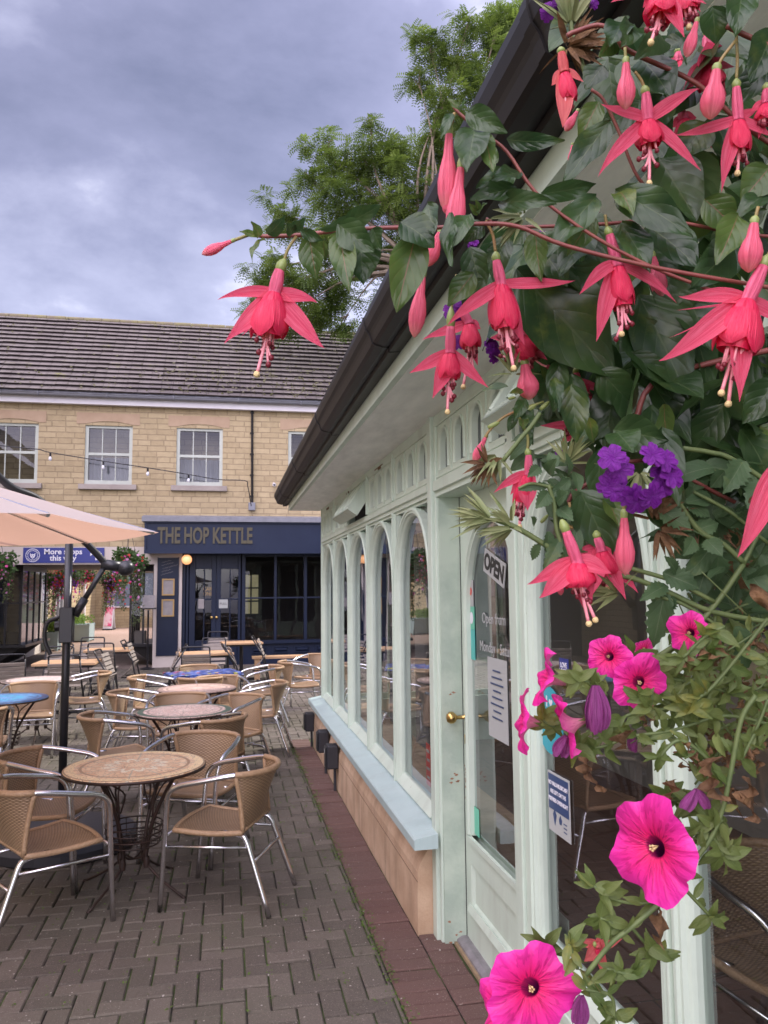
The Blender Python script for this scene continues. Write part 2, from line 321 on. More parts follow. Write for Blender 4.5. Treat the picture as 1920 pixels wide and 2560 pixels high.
M['mos_check'] = checker()
# plants
def leafmat(name, c1, c2, vein, tr=.3, rough=.29):
    m = mat(name, c1, rough); g = G(m)
    uv = g.n('ShaderNodeUVMap'); s = g.n('ShaderNodeSeparateXYZ', {0: uv.outputs[0]}); u, v = s.outputs[0], s.outputs[1]
    au = g.math('ABSOLUTE', g.math('SUBTRACT', u, .5))
    sv = g.math('ABSOLUTE', g.math('SINE', g.math('MULTIPLY', g.math('SUBTRACT', v, g.math('MULTIPLY', au, .75)), 17.)))
    side = g.math('LESS_THAN', sv, .06); mid = g.math('LESS_THAN', au, .016)
    ge = g.n('ShaderNodeTexCoord'); n = g.n('ShaderNodeTexNoise', {'Vector': ge.outputs['Object'], 'Scale': 9., 'Detail': 4.})
    n.inputs['Scale'].default_value = 22.
    c = g.mix(g.ramp(n.outputs['Fac'], (.35, (0, 0, 0)), (.65, (1, 1, 1))), c1, c2)
    nb_ = g.n('ShaderNodeTexNoise', {'Vector': ge.outputs['Object'], 'Scale': 14., 'Detail': 5., 'Roughness': .7}); c = g.mix(g.math('MULTIPLY', g.ramp(nb_.outputs['Fac'], (.56, (0, 0, 0)), (.68, (1, 1, 1))), .55), c, tuple(min(1, x*y) for x, y in zip(c2, (2.6, 1.7, 1.0))))
    geo = g.n('ShaderNodeNewGeometry'); c = g.mix(g.math('MULTIPLY', geo.outputs['Backfacing'], .5), c, tuple(min(1, x*2.2+.02) for x in c2))
    c = g.mix(g.math('MULTIPLY', side, .22), c, vein); c = g.mix(g.math('MULTIPLY', mid, .6), c, vein)
    g.link(c, g.b.inputs['Base Color'])
    hh = g.math('SUBTRACT', g.math('ADD', g.math('MULTIPLY', g.math('POWER', sv, .4), .4), g.math('MULTIPLY', n.outputs['Fac'], 1.2)), g.math('MULTIPLY', mid, .6)); g.bump(hh, .22, .003)
    g.transl(c, tr)
    return m
M['leaf'] = leafmat('fuchsia_leaf', (.020, .052, .018), (.050, .100, .030), (.10, .15, .06), .36)
M['leaf2'] = leafmat('young_fuchsia_leaf', (.055, .11, .028), (.10, .16, .035), (.28, .12, .08), .4)
M['leafv'] = leafmat('verbena_leaf', (.05, .10, .04), (.085, .15, .06), (.15, .2, .11), .3, .6)
M['leafp'] = leafmat('petunia_leaf', (.085, .14, .03), (.16, .20, .055), (.2, .28, .1), .35, .55)
def petalmat(name, c1, c2, tip=None, tr=.45, rough=.42, streak=18.):
    m = mat(name, c1, rough); g = G(m)
    uv = g.n('ShaderNodeUVMap'); s = g.n('ShaderNodeSeparateXYZ', {0: uv.outputs[0]})
    cbv = g.n('ShaderNodeCombineXYZ', {0: g.math('MULTIPLY', s.outputs[0], streak), 1: s.outputs[1]}).outputs[0]
    n = g.n('ShaderNodeTexNoise', {'Vector': cbv, 'Scale': 1., 'Detail': 4.})
    c = g.mix(g.ramp(n.outputs['Fac'], (.35, (0, 0, 0)), (.65, (1, 1, 1))), c1, c2)
    if tip: c = g.mix(g.ramp(s.outputs[1], (.62, (0, 0, 0)), (1., (1, 1, 1))), c, tip)
    n2_ = g.n('ShaderNodeTexNoise', {'Vector': uv.outputs[0], 'Scale': 3., 'Detail': 2.})
    c = g.mix(g.math('MULTIPLY', g.ramp(n2_.outputs['Fac'], (.4, (0, 0, 0)), (.7, (1, 1, 1))), .35), c, tuple(min(1, x*1.1+.06) for x in c2))
    g.link(c, g.b.inputs['Base Color']); g.bump(n.outputs['Fac'], .6, .003); g.transl(c, tr)
    return m
M['sepal'] = petalmat('fuchsia_sepal', (.74, .03, .10), (.92, .15, .26), None, streak=26.)
M['tube'] = petalmat('fuchsia_tube', (.86, .17, .30), (.78, .10, .22), None, .3)
M['corolla'] = petalmat('fuchsia_corolla', (.74, .012, .085), (.86, .035, .12), None, .3)
M['bud'] = petalmat('fuchsia_bud', (.87, .17, .27), (.80, .11, .20), (.88, .46, .40), .3)
M['sepalold'] = petalmat('faded_fuchsia_sepal', (.72, .10, .12), (.82, .20, .19), None)
def petuniamat():
    m = mat('petunia_petal', (.9, .03, .4), .5); g = G(m)
    uv = g.n('ShaderNodeUVMap'); s = g.n('ShaderNodeSeparateXYZ', {0: uv.outputs[0]}); a, r = s.outputs[0], s.outputs[1]
    base = g.mix(g.ramp(r, (.3, (0, 0, 0)), (1., (1, 1, 1))), (.86, .008, .16), (.88, .035, .42))
    n = g.n('ShaderNodeTexNoise', {'Vector': g.n('ShaderNodeCombineXYZ', {0: g.math('MULTIPLY', a, 46.), 1: g.math('MULTIPLY', r, 3.)}).outputs[0], 'Scale': 1., 'Detail': 3., 'Distortion': .8})
    vn = g.math('MULTIPLY', g.ramp(n.outputs['Fac'], (.38, (1, 1, 1)), (.48, (0, 0, 0))), g.math('SUBTRACT', 1.12, r))
    c = g.mix(vn, base, (.36, .0, .09))
    st = g.math('ABSOLUTE', g.math('SINE', g.math('MULTIPLY', a, math.pi*5)))
    c = g.mix(g.math('MULTIPLY', g.ramp(st, (0, (1, 1, 1)), (.2, (0, 0, 0))), g.math('SUBTRACT', 1., r)), c, (.45, 0, .06))
    c = g.mix(g.ramp(r, (.15, (1, 1, 1)), (.26, (0, 0, 0))), c, (.09, .005, .06))
    gg = g.n('ShaderNodeNewGeometry'); po = g.mix(g.math('MULTIPLY', vn, .5), g.mix(g.ramp(r, (.1, (0, 0, 0)), (.9, (1, 1, 1))), (.62, .22, .30), (.84, .10, .42)), (.40, .04, .16)); c = g.mix(gg.outputs['Backfacing'], po, c)
    g.link(c, g.b.inputs['Base Color']); g.bump(n.outputs['Fac'], .5, .003); g.transl(c, .3)
    return m
M['petunia'] = petuniamat()
M['petpale'] = petalmat('petunia_trumpet_back', (.78, .16, .42), (.86, .30, .55), None, .35, .5, 30.)
M['wilt'] = petalmat('wilted_purple_petal', (.17, .006, .12), (.42, .10, .34), None, .25, .5, 26.)
M['verb'] = petalmat('verbena_petal', (.12, .001, .22), (.22, .006, .34), None, .25, .55, 10.)
M['canopy'] = mat('umbrella_fabric', (.40, .35, .36), .8, col2=(.44, .39, .40), nscale=2, bump=.1, bscale=300, trans=.38)
g_ = G(M['canopy'])
for nd in g_.t.nodes:
    if nd.type == 'BSDF_TRANSLUCENT':
        for l in list(nd.inputs[0].links): g_.t.links.remove(l)
        nd.inputs[0].default_value = (.72, .44, .32, 1)
def treeleaf(name, c1, c2):
    m = mat(name, c1, .5); g = G(m)
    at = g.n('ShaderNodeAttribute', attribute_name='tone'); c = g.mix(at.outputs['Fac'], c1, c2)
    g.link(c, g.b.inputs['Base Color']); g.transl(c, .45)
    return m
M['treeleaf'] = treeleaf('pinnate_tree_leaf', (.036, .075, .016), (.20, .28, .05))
# ------------------------------------------------------------------ mesh builder
class MB:
    def __init__(s): s.v = []; s.f = []; s.uv = {}; s.tone = None
    def add(s, vs, fs, uvs=None):
        o = len(s.v); s.v += [tuple(p) for p in vs]; s.f += [tuple(i+o for i in q) for q in fs]
        if uvs is not None:
            for i, q in enumerate(uvs): s.uv[o+i] = q
        return o
    def box(s, a, b):
        (x0, y0, z0), (x1, y1, z1) = a, b
        x0, x1 = min(x0, x1), max(x0, x1); y0, y1 = min(y0, y1), max(y0, y1); z0, z1 = min(z0, z1), max(z0, z1)
        s.add([(x0, y0, z0), (x1, y0, z0), (x1, y1, z0), (x0, y1, z0), (x0, y0, z1), (x1, y0, z1), (x1, y1, z1), (x0, y1, z1)],
              [(0, 3, 2, 1), (4, 5, 6, 7), (0, 1, 5, 4), (1, 2, 6, 5), (2, 3, 7, 6), (3, 0, 4, 7)]); return s
    def obox(s, c, ax, ay, az):                         # oriented box: centre and half axes
        c, ax, ay, az = map(Vector, (c, ax, ay, az)); p = [c+ax*i+ay*j+az*k for k in (-1, 1) for i, j in ((-1, -1), (1, -1), (1, 1), (-1, 1))]
        s.add(p, [(0, 3, 2, 1), (4, 5, 6, 7), (0, 1, 5, 4), (1, 2, 6, 5), (2, 3, 7, 6), (3, 0, 4, 7)]); return s
    def tube(s, pts, r, n=8, cap=True, sq=1.):
        pts = [Vector(p) for p in pts]; m = len(pts); rs = r if isinstance(r, (list, tuple)) else [r]*m
        up = None; vs = []
        for i, p in enumerate(pts):
            d = (pts[min(i+1, m-1)]-pts[max(i-1, 0)]).normalized()
            if up is None: up = d.orthogonal().normalized()
            up = (up-d*up.dot(d)); up = up.normalized() if up.length > 1e-6 else d.orthogonal().normalized()
            w = d.cross(up)
            for k in range(n):
                a = 2*math.pi*k/n; vs.append(p+up*(math.cos(a)*rs[i])+w*(math.sin(a)*rs[i]*sq))
        fs = [(i*n+k, i*n+(k+1) % n, (i+1)*n+(k+1) % n, (i+1)*n+k) for i in range(m-1) for k in range(n)]
        if cap: fs += [tuple(range(n-1, -1, -1)), tuple((m-1)*n+k for k in range(n))]
        s.add(vs, fs, [(k/n, i/(m-1)) for i in range(m) for k in range(n)]); return s
    def lathe(s, prof, o=(0, 0, 0), axis=(0, 0, 1), n=16, lob=None):   # prof: (r, h)
        o = Vector(o); ax = Vector(axis).normalized(); e1 = ax.orthogonal().normalized(); e2 = ax.cross(e1); m = len(prof); vs = []
        for i, (r, h) in enumerate(prof):
            for k in range(n):
                a = 2*math.pi*k/n; rr = r*(1+(lob(a, i/(m-1)) if lob else 0)); vs.append(o+ax*h+e1*(math.cos(a)*rr)+e2*(math.sin(a)*rr))
        s.add(vs, [(i*n+k, i*n+(k+1) % n, (i+1)*n+(k+1) % n, (i+1)*n+k) for i in range(m-1) for k in range(n)], [(k/n, i/(m-1)) for i in range(m) for k in range(n)]); return s
    def disc(s, c, axis, r, n=16):
        c = Vector(c); ax = Vector(axis).normalized(); e1 = ax.orthogonal().normalized(); e2 = ax.cross(e1)
        s.add([c+e1*(math.cos(2*math.pi*k/n)*r)+e2*(math.sin(2*math.pi*k/n)*r) for k in range(n)], [tuple(range(n))]); return s
    def grid(s, fn, nu, nv):                              # fn(u,v) -> point, uv
        vs = []; uv = []
        for j in range(nv+1):
            for i in range(nu+1):
                p, q = fn(i/nu, j/nv); vs.append(p); uv.append(q)
        s.add(vs, [(j*(nu+1)+i, j*(nu+1)+i+1, (j+1)*(nu+1)+i+1, (j+1)*(nu+1)+i) for j in range(nv) for i in range(nu)], uv); return s
    def prism(s, poly, fn, t0, t1):                       # poly 2-D, fn(a,b,t)->point
        n = len(poly); s.add([fn(a, b, t0) for a, b in poly]+[fn(a, b, t1) for a, b in poly], [tuple(range(n-1, -1, -1)), tuple(range(n, 2*n))]+[(k, (k+1) % n, n+(k+1) % n, n+k) for k in range(n)]); return s
    def build(s, name, m, parent=None, smooth=False, bevel=0, **tags):
        me = bpy.data.meshes.new(name); me.from_pydata([tuple(p) for p in s.v], [], s.f); me.materials.append(m if not isinstance(m, str) else M[m])
        if s.uv:
            ul = me.uv_layers.new(name='UVMap'); li = np.zeros(len(me.loops), dtype=np.int32); me.loops.foreach_get('vertex_index', li)
            arr = np.zeros((len(s.v), 2), dtype=np.float32)
            for k, q in s.uv.items(): arr[k] = q
            ul.data.foreach_set('uv', arr[li].ravel())
        if s.tone is not None:
            at = me.attributes.new('tone', 'FLOAT', 'POINT'); at.data.foreach_set('value', np.asarray(s.tone, dtype=np.float32))
        if smooth: me.polygons.foreach_set('use_smooth', [True]*len(me.polygons))
        me.update(); o = bpy.data.objects.new(name, me); COL.objects.link(o)
        if parent: o.parent = parent
        if bevel:
            b = o.modifiers.new('bevel', 'BEVEL'); b.width = bevel; b.segments = 2; b.limit_method = 'ANGLE'
        for k, v in tags.items(): o['category' if k == 'cat' else k] = v
        return o
def thing(name, label, cat, loc=(0, 0, 0), rz=0, group=None):
    o = bpy.data.objects.new(name, None); COL.objects.link(o); o.empty_display_size = .1
    o.location = loc; o.rotation_euler = (0, 0, rz); o['label'] = label; o['category'] = cat
    if group: o['group'] = group
    return o
def copy_tree(o, parent=None):
    c = o.copy(); COL.objects.link(c); c.parent = parent
    if parent is not None: c.matrix_parent_inverse = o.matrix_parent_inverse.copy()
    for ch in list(KIDS.get(o.name, [])) or [x for x in bpy.data.objects if x.parent == o]:
        copy_tree(ch, c)
    return c
KIDS = {}
def rect_holes(mb, u0, u1, z0, z1, holes, fn):             # wall face with rectangular openings
    us = sorted({u0, u1, *[h[0] for h in holes], *[h[1] for h in holes]}); zs = sorted({z0, z1, *[h[2] for h in holes], *[h[3] for h in holes]})
    us = [u for u in us if u0 <= u <= u1]; zs = [z for z in zs if z0 <= z <= z1]
    for a, b in zip(us, us[1:]):
        for c, d in zip(zs, zs[1:]):
            if any(h[0] <= a and b <= h[1] and h[2] <= c and d <= h[3] for h in holes): continue
            mb.add([fn(a, c), fn(b, c), fn(b, d), fn(a, d)], [(0, 1, 2, 3)])
def text(body, size, mtx, m, name, parent=None, ext=.004, xs=1., off=0., align='CENTER', spacing=1., **tags):
    cu = bpy.data.curves.new('t', 'FONT'); cu.body = body; cu.size = size; cu.extrude = ext; cu.offset = off; cu.align_x = align; cu.align_y = 'CENTER'; cu.resolution_u = 3; cu.space_line = .85*spacing
    ob = bpy.data.objects.new('t', cu); COL.objects.link(ob); bpy.context.view_layer.update()
    me = bpy.data.meshes.new_from_object(ob.evaluated_get(bpy.context.evaluated_depsgraph_get())); bpy.data.objects.remove(ob)
    me.transform(mtx @ Matrix.Diagonal((xs, 1, 1, 1))); me.materials.clear(); me.materials.append(M[m]); me.name = name
    o = bpy.data.objects.new(name, me); COL.objects.link(o); o.parent = parent
    for k, v in tags.items(): o['category' if k == 'cat' else k] = v
    return o
def face_y(x, y, z): return Matrix.Translation((x, y, z)) @ Matrix.Rotation(R(90), 4, 'X')       # reads from -Y
def face_x(x, y, z, rot=0): return Matrix.Translation((x, y, z)) @ Matrix.Rotation(R(-90), 4, 'Z') @ Matrix.Rotation(R(90), 4, 'X') @ Matrix.Rotation(rot, 4, 'Z')   # reads from -X
def bez(p, n=12):
    p = [Vector(q) for q in p]; out = []
    for i in range(n+1):
        t = i/n; q = list(p)
        while len(q) > 1: q = [a.lerp(b, t) for a, b in zip(q, q[1:])]
        out.append(q[0])
    return out
def crom(p, k=6):                                          # smooth path through points
    p = [Vector(q) for q in p]; p = [2*p[0]-p[1]]+p+[2*p[-1]-p[-2]]; out = []
    for i in range(1, len(p)-2):
        for j in range(k):
            t = j/k; a, b, c, d = p[i-1:i+3]
            out.append(.5*((2*b)+(c-a)*t+(2*a-5*b+4*c-d)*t*t+(3*b-a-3*c+d)*t**3))
    return out+[p[-2]]
# ================================================================== GROUND
g0 = MB(); g0.add([(-60, -20, -.012), (60, -20, -.012), (60, 120, -.012), (-60, 120, -.012)], [(0, 1, 2, 3)]); g0.build('ground', 'joint', kind='structure')
def paver_field(x0, x1, y0, y1, w, name, m, herring=True, skip=None):
    vs = []; fs = []; tone = []; gp = .0035; rr = random.Random(3)
    def brick(a, b, c, d):
        if skip and skip((a+c)/2, (b+d)/2): return
        a, b, c, d = max(a, x0), max(b, y0), min(c, x1), min(d, y1)
        if c-a < .02 or d-b < .02: return
        a += gp; b += gp; c -= gp; d -= gp; h = .0 + rr.uniform(-.004, .003); tl = rr.gauss(0, .0018); tm = rr.gauss(0, .0013); o = len(vs); e = .006
        vs.extend([(a, b, -.011), (c, b, -.011), (c, d, -.011), (a, d, -.011), (a, b, h-e), (c, b, h-e+tl), (c, d, h-e+tl+tm), (a, d, h-e+tm), (a+e, b+e, h), (c-e, b+e, h+tl), (c-e, d-e, h+tl+tm), (a+e, d-e, h+tm)])
        for k in range(4):
            j = (k+1) % 4; fs.append((o+k, o+j, o+4+j, o+4+k)); fs.append((o+4+k, o+4+j, o+8+j, o+8+k))
        fs.append((o+8, o+9, o+10, o+11)); tone.extend([rr.random()]*12)
    if herring:
        for j in range(int(y0/w)-3, int(y1/w)+3):
            for i in range(int(x0/w)-3, int(x1/w)+3):
                r = (i-j) % 4
                if r == 0: brick(i*w, j*w, (i+2)*w, (j+1)*w)
                elif r == 3: brick(i*w, j*w, (i+1)*w, (j+2)*w)
    else:
        y = y0
        while y < y1: brick(x0, y, x1, y+w); y += w
    mb = MB(); mb.v = vs; mb.f = fs; mb.tone = tone; return mb.build(name, m, kind='structure')
paver_field(-6.4, .742, .6, 18.6, .103, 'paving', 'paver')
paver_field(.742, .968, .6, 9.4, .104, 'paving', 'paverred', herring=False)
paver_field(.742, 6.0, 9.4, 18.6, .108, 'paving', 'paver')
paver_field(.968, 1.115, -1.0, 4.06, .125, 'paving', 'paverred', herring=False)
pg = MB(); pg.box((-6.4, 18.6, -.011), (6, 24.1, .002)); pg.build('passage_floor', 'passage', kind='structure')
pg = MB(); pg.box((-20, 24.1, -.011), (8, 46, .004)); pg.build('court_paving', 'court', kind='structure')
# small litter and weeds in the joints near the wall
wd_ = MB(); rr = random.Random(11)
for k in range(1100):
    if rr.random() < .6: x = .742+rr.gauss(0, .02); y = rr.uniform(2.6, 9)
    else: x = rr.uniform(-1.5, .7); x = round(x/.108)*.108+rr.gauss(0, .004); y = rr.uniform(3., 7)
    for q in range(3):
        a = rr.uniform(0, 6.3); l = rr.uniform(.005, .016); p = Vector((x+rr.gauss(0, .008), y+rr.gauss(0, .012), -.001)); d = Vector((math.cos(a)*l, math.sin(a)*l, rr.uniform(.003, .008))); s_ = Vector((-d.y, d.x, 0))*.4
        wd_.add([p, p+d*.5+s_, p+d, p+d*.5-s_], [(0, 1, 2, 3)])
wd_.build('weeds', mat('joint_weed', (.10, .17, .03), .7, trans=.3), kind='stuff', label='tiny green weeds growing in the paving joints', cat='weeds')
# ================================================================== FAR BUILDING (stone, with the pub)
YF = 18.7
bld = thing('stone_building', 'two storey coursed stone building with tiled roof closing the far side of the courtyard', 'building', (0, YF, 0))
def FB(mb, name, m, parent=bld, **k):
    o = mb.build(name, m, None, **k); o.parent = parent; o.matrix_parent_inverse = Matrix.Translation((0, -YF, 0)) if parent == bld else Matrix(); return o
wins = [(-5.27, -4.18), (-3.185, -2.146), (-1.163, -.11), (1.424, 2.46), (4.1, 5.15)]
zw0, zw1 = 4.15, 5.505
mb = MB(); holes = [(a, b, zw0, zw1) for a, b in wins]
rect_holes(mb, -9, 7, 2.72, 5.96, holes, lambda a, c: (a, YF, c))
for a, b in wins:                                          # reveals
    for q in ([(a, YF, zw0), (a, YF+.12, zw0), (a, YF+.12, zw1), (a, YF, zw1)], [(b, YF, zw0), (b, YF, zw1), (b, YF+.12, zw1), (b, YF+.12, zw0)], [(a, YF, zw1), (a, YF+.12, zw1), (b, YF+.12, zw1), (b, YF, zw1)]): mb.add(q, [(0, 1, 2, 3)])
mb.box((-9, YF+.5, 2.72), (7, YF+.55, 5.96)); FB(mb, 'wall', 'stone')
mb = MB(); mb.box((-1.6, YF+.02, 0), (-1.62+.3, 24.1, 2.72)); FB(mb, 'passage_wall', 'cream')
mb = MB(); mb.box((-5.6, YF+.02, 0), (-5.14, 24.1, 2.72)); FB(mb, 'passage_wall', 'cream')
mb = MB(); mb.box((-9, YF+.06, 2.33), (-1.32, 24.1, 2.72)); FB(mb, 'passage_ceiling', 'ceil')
mb = MB(); mb.box((-9, YF-.02, 2.325), (-1.45, YF+.06, 2.722)); FB(mb, 'lintel_beam', 'cream')
mb = MB(); mb.box((-9, YF+.0, 0), (-5.14, YF+.1, 2.325)); FB(mb, 'wall', 'navy')
mb = MB(); mb.box((-9, 24.1, 0), (-5.6, 24.2, 6)); mb.box((-1.3, 24.1, 0), (7, 24.2, 6)); mb.box((-5.6, 24.1, 2.33), (-1.3, 24.2, 6)); FB(mb, 'wall', 'stone')
for i, (a, b) in enumerate(wins):
    arch = MB(); n = 10; x0, x1 = a-.19, b+.155; pts = [(x0, 5.79), (x1, 5.79), (x1, 5.53)]+[(b+.02-(b-a+.04)*k/n, 5.53+.075*math.sin(math.pi*k/n)) for k in range(n+1)]+[(x0, 5.53)]
    arch.prism(pts, lambda x, z, t: (x, t, z), YF-.012, YF+.05); FB(arch, 'window_lintel', 'lintel')
    sl_ = MB(); sl_.box((a-.11, YF-.09, 4.02), (b+.11, YF+.1, 4.14)); FB(sl_, 'window_sill', 'sillstone', bevel=.01)
    fr_ = MB(); y0, y1 = YF+.04, YF+.1; w = .075
    fr_.box((a, y0, zw0), (a+w, y1, zw1+.06)); fr_.box((b-w, y0, zw0), (b, y1, zw1+.06)); fr_.box((a+w, y0, zw1-.06), (b-w, y1, zw1+.06)); fr_.box((a+w, y0, zw0), (b-w, y1, zw0+.09))
    zm = (zw0+zw1)/2+.02; fr_.box((a+w, y0+.005, zm-.03), (b-w, y1, zm+.03))
    iw = (b-a-2*w)/3
    for k in (1, 2): xx = a+w+iw*k; fr_.box((xx-.011, y0+.02, zw0+.09), (xx+.011, y1-.01, zw1-.06))
    f_ = FB(fr_, 'window_frame', 'winframe')
    gl = MB(); gl.add([(a+w, YF+.085, zw0), (b-w, YF+.085, zw0), (b-w, YF+.085, zw1), (a+w, YF+.085, zw1)], [(0, 1, 2, 3)]); o = FB(gl, 'pane', 'glassdk')
    if i in (1, 2):
        cu = MB(); cu.grid(lambda u, v: ((a+w+(b-a-2*w)*u*(1 if i == 2 else .99), YF+.3+.03*math.sin(u*38), zw0+.1+(.55)*v), (u, v)), 60, 3); FB(cu, 'net_curtain', mat('net_curtain', (.62, .64, .7), .8, trans=.4) if i == 1 else MATS['net_curtain'])
# roof: stepped tile courses
mb = MB(); ye, ze = 18.36, 6.17; cy_, sy_ = math.cos(R(42)), math.sin(R(42)); nr = 17; rl = 3.95/nr
for k in range(nr):
    a = k*rl; b = (k+1)*rl+.03; p = lambda t, h: (ye+t*cy_-h*sy_, ze+t*sy_+h*cy_)
    nx = 64
    for i in range(nx):
        xa = -9.2+16.4*i/nx; xb = xa+16.4/nx-.008; dh = rnd.uniform(-.004, .006); da = rnd.uniform(-.008, .008)
        (ya, za), (yb, zb), (yc, zc) = p(a+da, .066+dh), p(b, .008), p(a+.05, .012)
        mb.add([(xa, ya, za), (xb, ya, za), (xb, yb, zb), (xa, yb, zb), (xa, yc, zc), (xb, yc, zc)], [(0, 1, 2, 3), (4, 5, 1, 0)])
yr, zr = ye+3.95*cy_, ze+3.95*sy_
mb.add([(-9.2, yr, zr), (7.2, yr, zr), (7.2, 24.4, 6.2), (-9.2, 24.4, 6.2)], [(0, 1, 2, 3)])
mb.add([(-9.2, ye+.02, ze-.02), (7.2, ye+.02, ze-.02), (7.2, yr, zr-.03), (-9.2, yr, zr-.03)], [(0, 1, 2, 3)])
mb.add([(7.2, ye, ze), (7.2, 24.4, 6.2), (7.2, yr, zr)], [(0, 1, 2)]); mb.add([(-9.2, ye, ze), (-9.2, yr, zr), (-9.2, 24.4, 6.2)], [(0, 1, 2)])
roof = FB(mb, 'roof', 'rooftile')
mb = MB()
for i in range(36): x = -9.2+i*.4556; mb.tube([(x+.005, yr, zr+.0), (x+.45, yr, zr+.005)], .075+rnd.uniform(-.004, .004), 10)
FB(mb, 'ridge_tiles', mat('mossy_ridge', (.15, .12, .10), .9, col2=(.2, .19, .08), nscale=5, bump=.4), roof)
mb = MB(); rr = random.Random(5)
for k in range(800):
    t = rr.uniform(.1, 3.9) if rr.random() < .6 else rr.uniform(.1, 1.2); x = rr.uniform(-8, 6) if rr.random() < .5 else rr.uniform(-1.5, 3.5); c = Vector((x, ye+t*cy_-.06*sy_, ze+t*sy_+.06*cy_)); r0 = rr.uniform(.008, .032)
    mb.lathe([(r0, -.01), (r0*.9, .006), (r0*.3, .016)], c, (0, -sy_, cy_), 5)
FB(mb, 'moss', mat('roof_moss', (.09, .09, .035), .95, col2=(.18, .165, .11), nscale=1.3, namt=2.5), roof, smooth=True)['kind'] = 'stuff'
mb = MB(); mb.box((-9.1, YF-.16, 5.955), (7.1, YF-.02, 6.11)); FB(mb, 'fascia_board', 'white')
mb = MB(); mb.tube([(-9.2, YF-.25, 6.155), (7.2, YF-.25, 6.155)], .062, 12)
for k in range(11): x = -8.6+k*1.47; mb.tube([(x, YF-.25, 6.155), (x+.05, YF-.25, 6.155)], .07, 12)
FB(mb, 'gutter', 'gutgrey', smooth=True)
xd = .565
mb = MB(); mb.tube([(xd, YF-.05, 5.95), (xd+.015, YF-.05, 3.72)], .028, 8)
for k in range(5): mb.box((xd-.045, YF-.06, 3.9+k*.5), (xd+.045, YF-.0, 3.93+k*.5))
FB(mb, 'downpipe', 'black')
mb = MB(); mb.box((xd-.07, YF-.1, 3.58), (xd+.09, YF, 3.76)); FB(mb, 'junction_box', 'gutgrey', bevel=.01)
# lower floor: pub front
pub = [FX(Q, x, y, YF+.12) for x, y in ((285, 100),)]
def qx(x, Y=YF+.12): return FX(Q, x, 500, Y)[0]
def qz(y, Y=YF+.12): return FX(Q, 700, y, Y)[1]
mb = MB(); mb.box((-1.613, YF-.06, .0), (-.99, YF+.3, 2.6)); FB(mb, 'pillar', 'cream')
mb = MB(); mb.box((-1.52, YF-.085, .26), (-1.074, YF-.058, 2.467)); mb.box((-1.535, YF-.095, .245), (-1.52, YF-.058, 2.48)); mb.box((-1.074, YF-.095, .245), (-1.059, YF-.058, 2.48)); FB(mb, 'pillar_panel', 'navy')
fasz0, fasz1 = 2.60, 3.27; yfa = YF-.42
mb = MB(); mb.box((-1.77, yfa, fasz0), (6.5, YF-.002, fasz1)); mb.box((-1.80, yfa-.03, fasz0-.05), (6.5, yfa-.001, fasz0+.03)); mb.box((-1.80, yfa-.03, fasz1-.035), (6.5, yfa-.001, fasz1)); mb.box((-1.80, yfa-.03, fasz0+.03), (-1.755, yfa-.001, fasz1-.035)); fas = FB(mb, 'shop_fascia', 'navylite')
mb = MB(); mb.box((-1.86, yfa-.07, fasz1), (6.5, YF-.003, fasz1+.11)); mb.add([(-1.86, yfa-.07, fasz1+.11), (6.5, yfa-.07, fasz1+.11), (6.5, YF-.003, fasz1+.18), (-1.86, YF-.003, fasz1+.18)], [(0, 1, 2, 3)]); FB(mb, 'lead_capping', 'lead')
a = PL(*Z1(760, 1120), 1, yfa); b = PL(*Z1(1218, 1120), 1, yfa)
lt = text('THE HOP KETTLE', .485, face_y(0, 0, 0), 'gold', 'lettering', ext=.012, off=.014)
wdt = lt.dimensions.x if lt.dimensions.x > 0 else 3.0
bpy.context.view_layer.update(); wdt = lt.dimensions.x
lt.parent = fas; lt.scale = ((b.x-a.x)/wdt, 1, 1.03); lt.location = ((a.x+b.x)/2, yfa-.012, (fasz0+fasz1)/2+.005); lt.matrix_parent_inverse = Matrix()
y0 = YF+.12
frm = MB()
for xa, xb in ((285, 315), (322, 345), (352, 408), (560, 604), (606, 650), (810, 835), (845, 880)): frm.box((qx(xa), y0-.06, .0), (qx(xb), y0+.05, 2.6))
for xa, xb in ((1150, 1175), (1430, 1460), (1700, 1730), (1980, 2010), (2260, 2300)): frm.box((qx(xa), y0-.05, qz(930)), (qx(xb), y0+.05, 2.6))
frm.box((qx(408), y0-.04, qz(235)), (qx(810), y0+.04, 2.6)); frm.box((qx(880), y0-.04, qz(120)), (qx(2300), y0+.04, 2.6))
frm.box((qx(408), y0-.045, qz(528)), (qx(560), y0+.03, qz(512))); frm.box((qx(650), y0-.045, qz(528)), (qx(810), y0+.03, qz(512)))
frm.box((qx(880), y0-.045, qz(520)), (qx(2300), y0+.03, qz(505)))
for x in (486, 730): frm.box((qx(x), y0-.04, qz(905)), (qx(x+11), y0+.03, qz(235)))
frm.box((qx(408), y0-.04, .0), (qx(810), y0+.04, qz(905)))
for xa, xb in ((420, 545), (665, 800)): frm.box((qx(xa), y0-.055, .2), (qx(xb), y0-.041, qz(960)))
FB(frm, 'shopfront_frame', 'navy', bevel=.006)
st = MB(); st.box((qx(880), y0-.12, qz(945)), (qx(2300), y0+.04, qz(915))); st.box((qx(880), y0-.05, .0), (qx(2300), y0+.03, qz(945)))
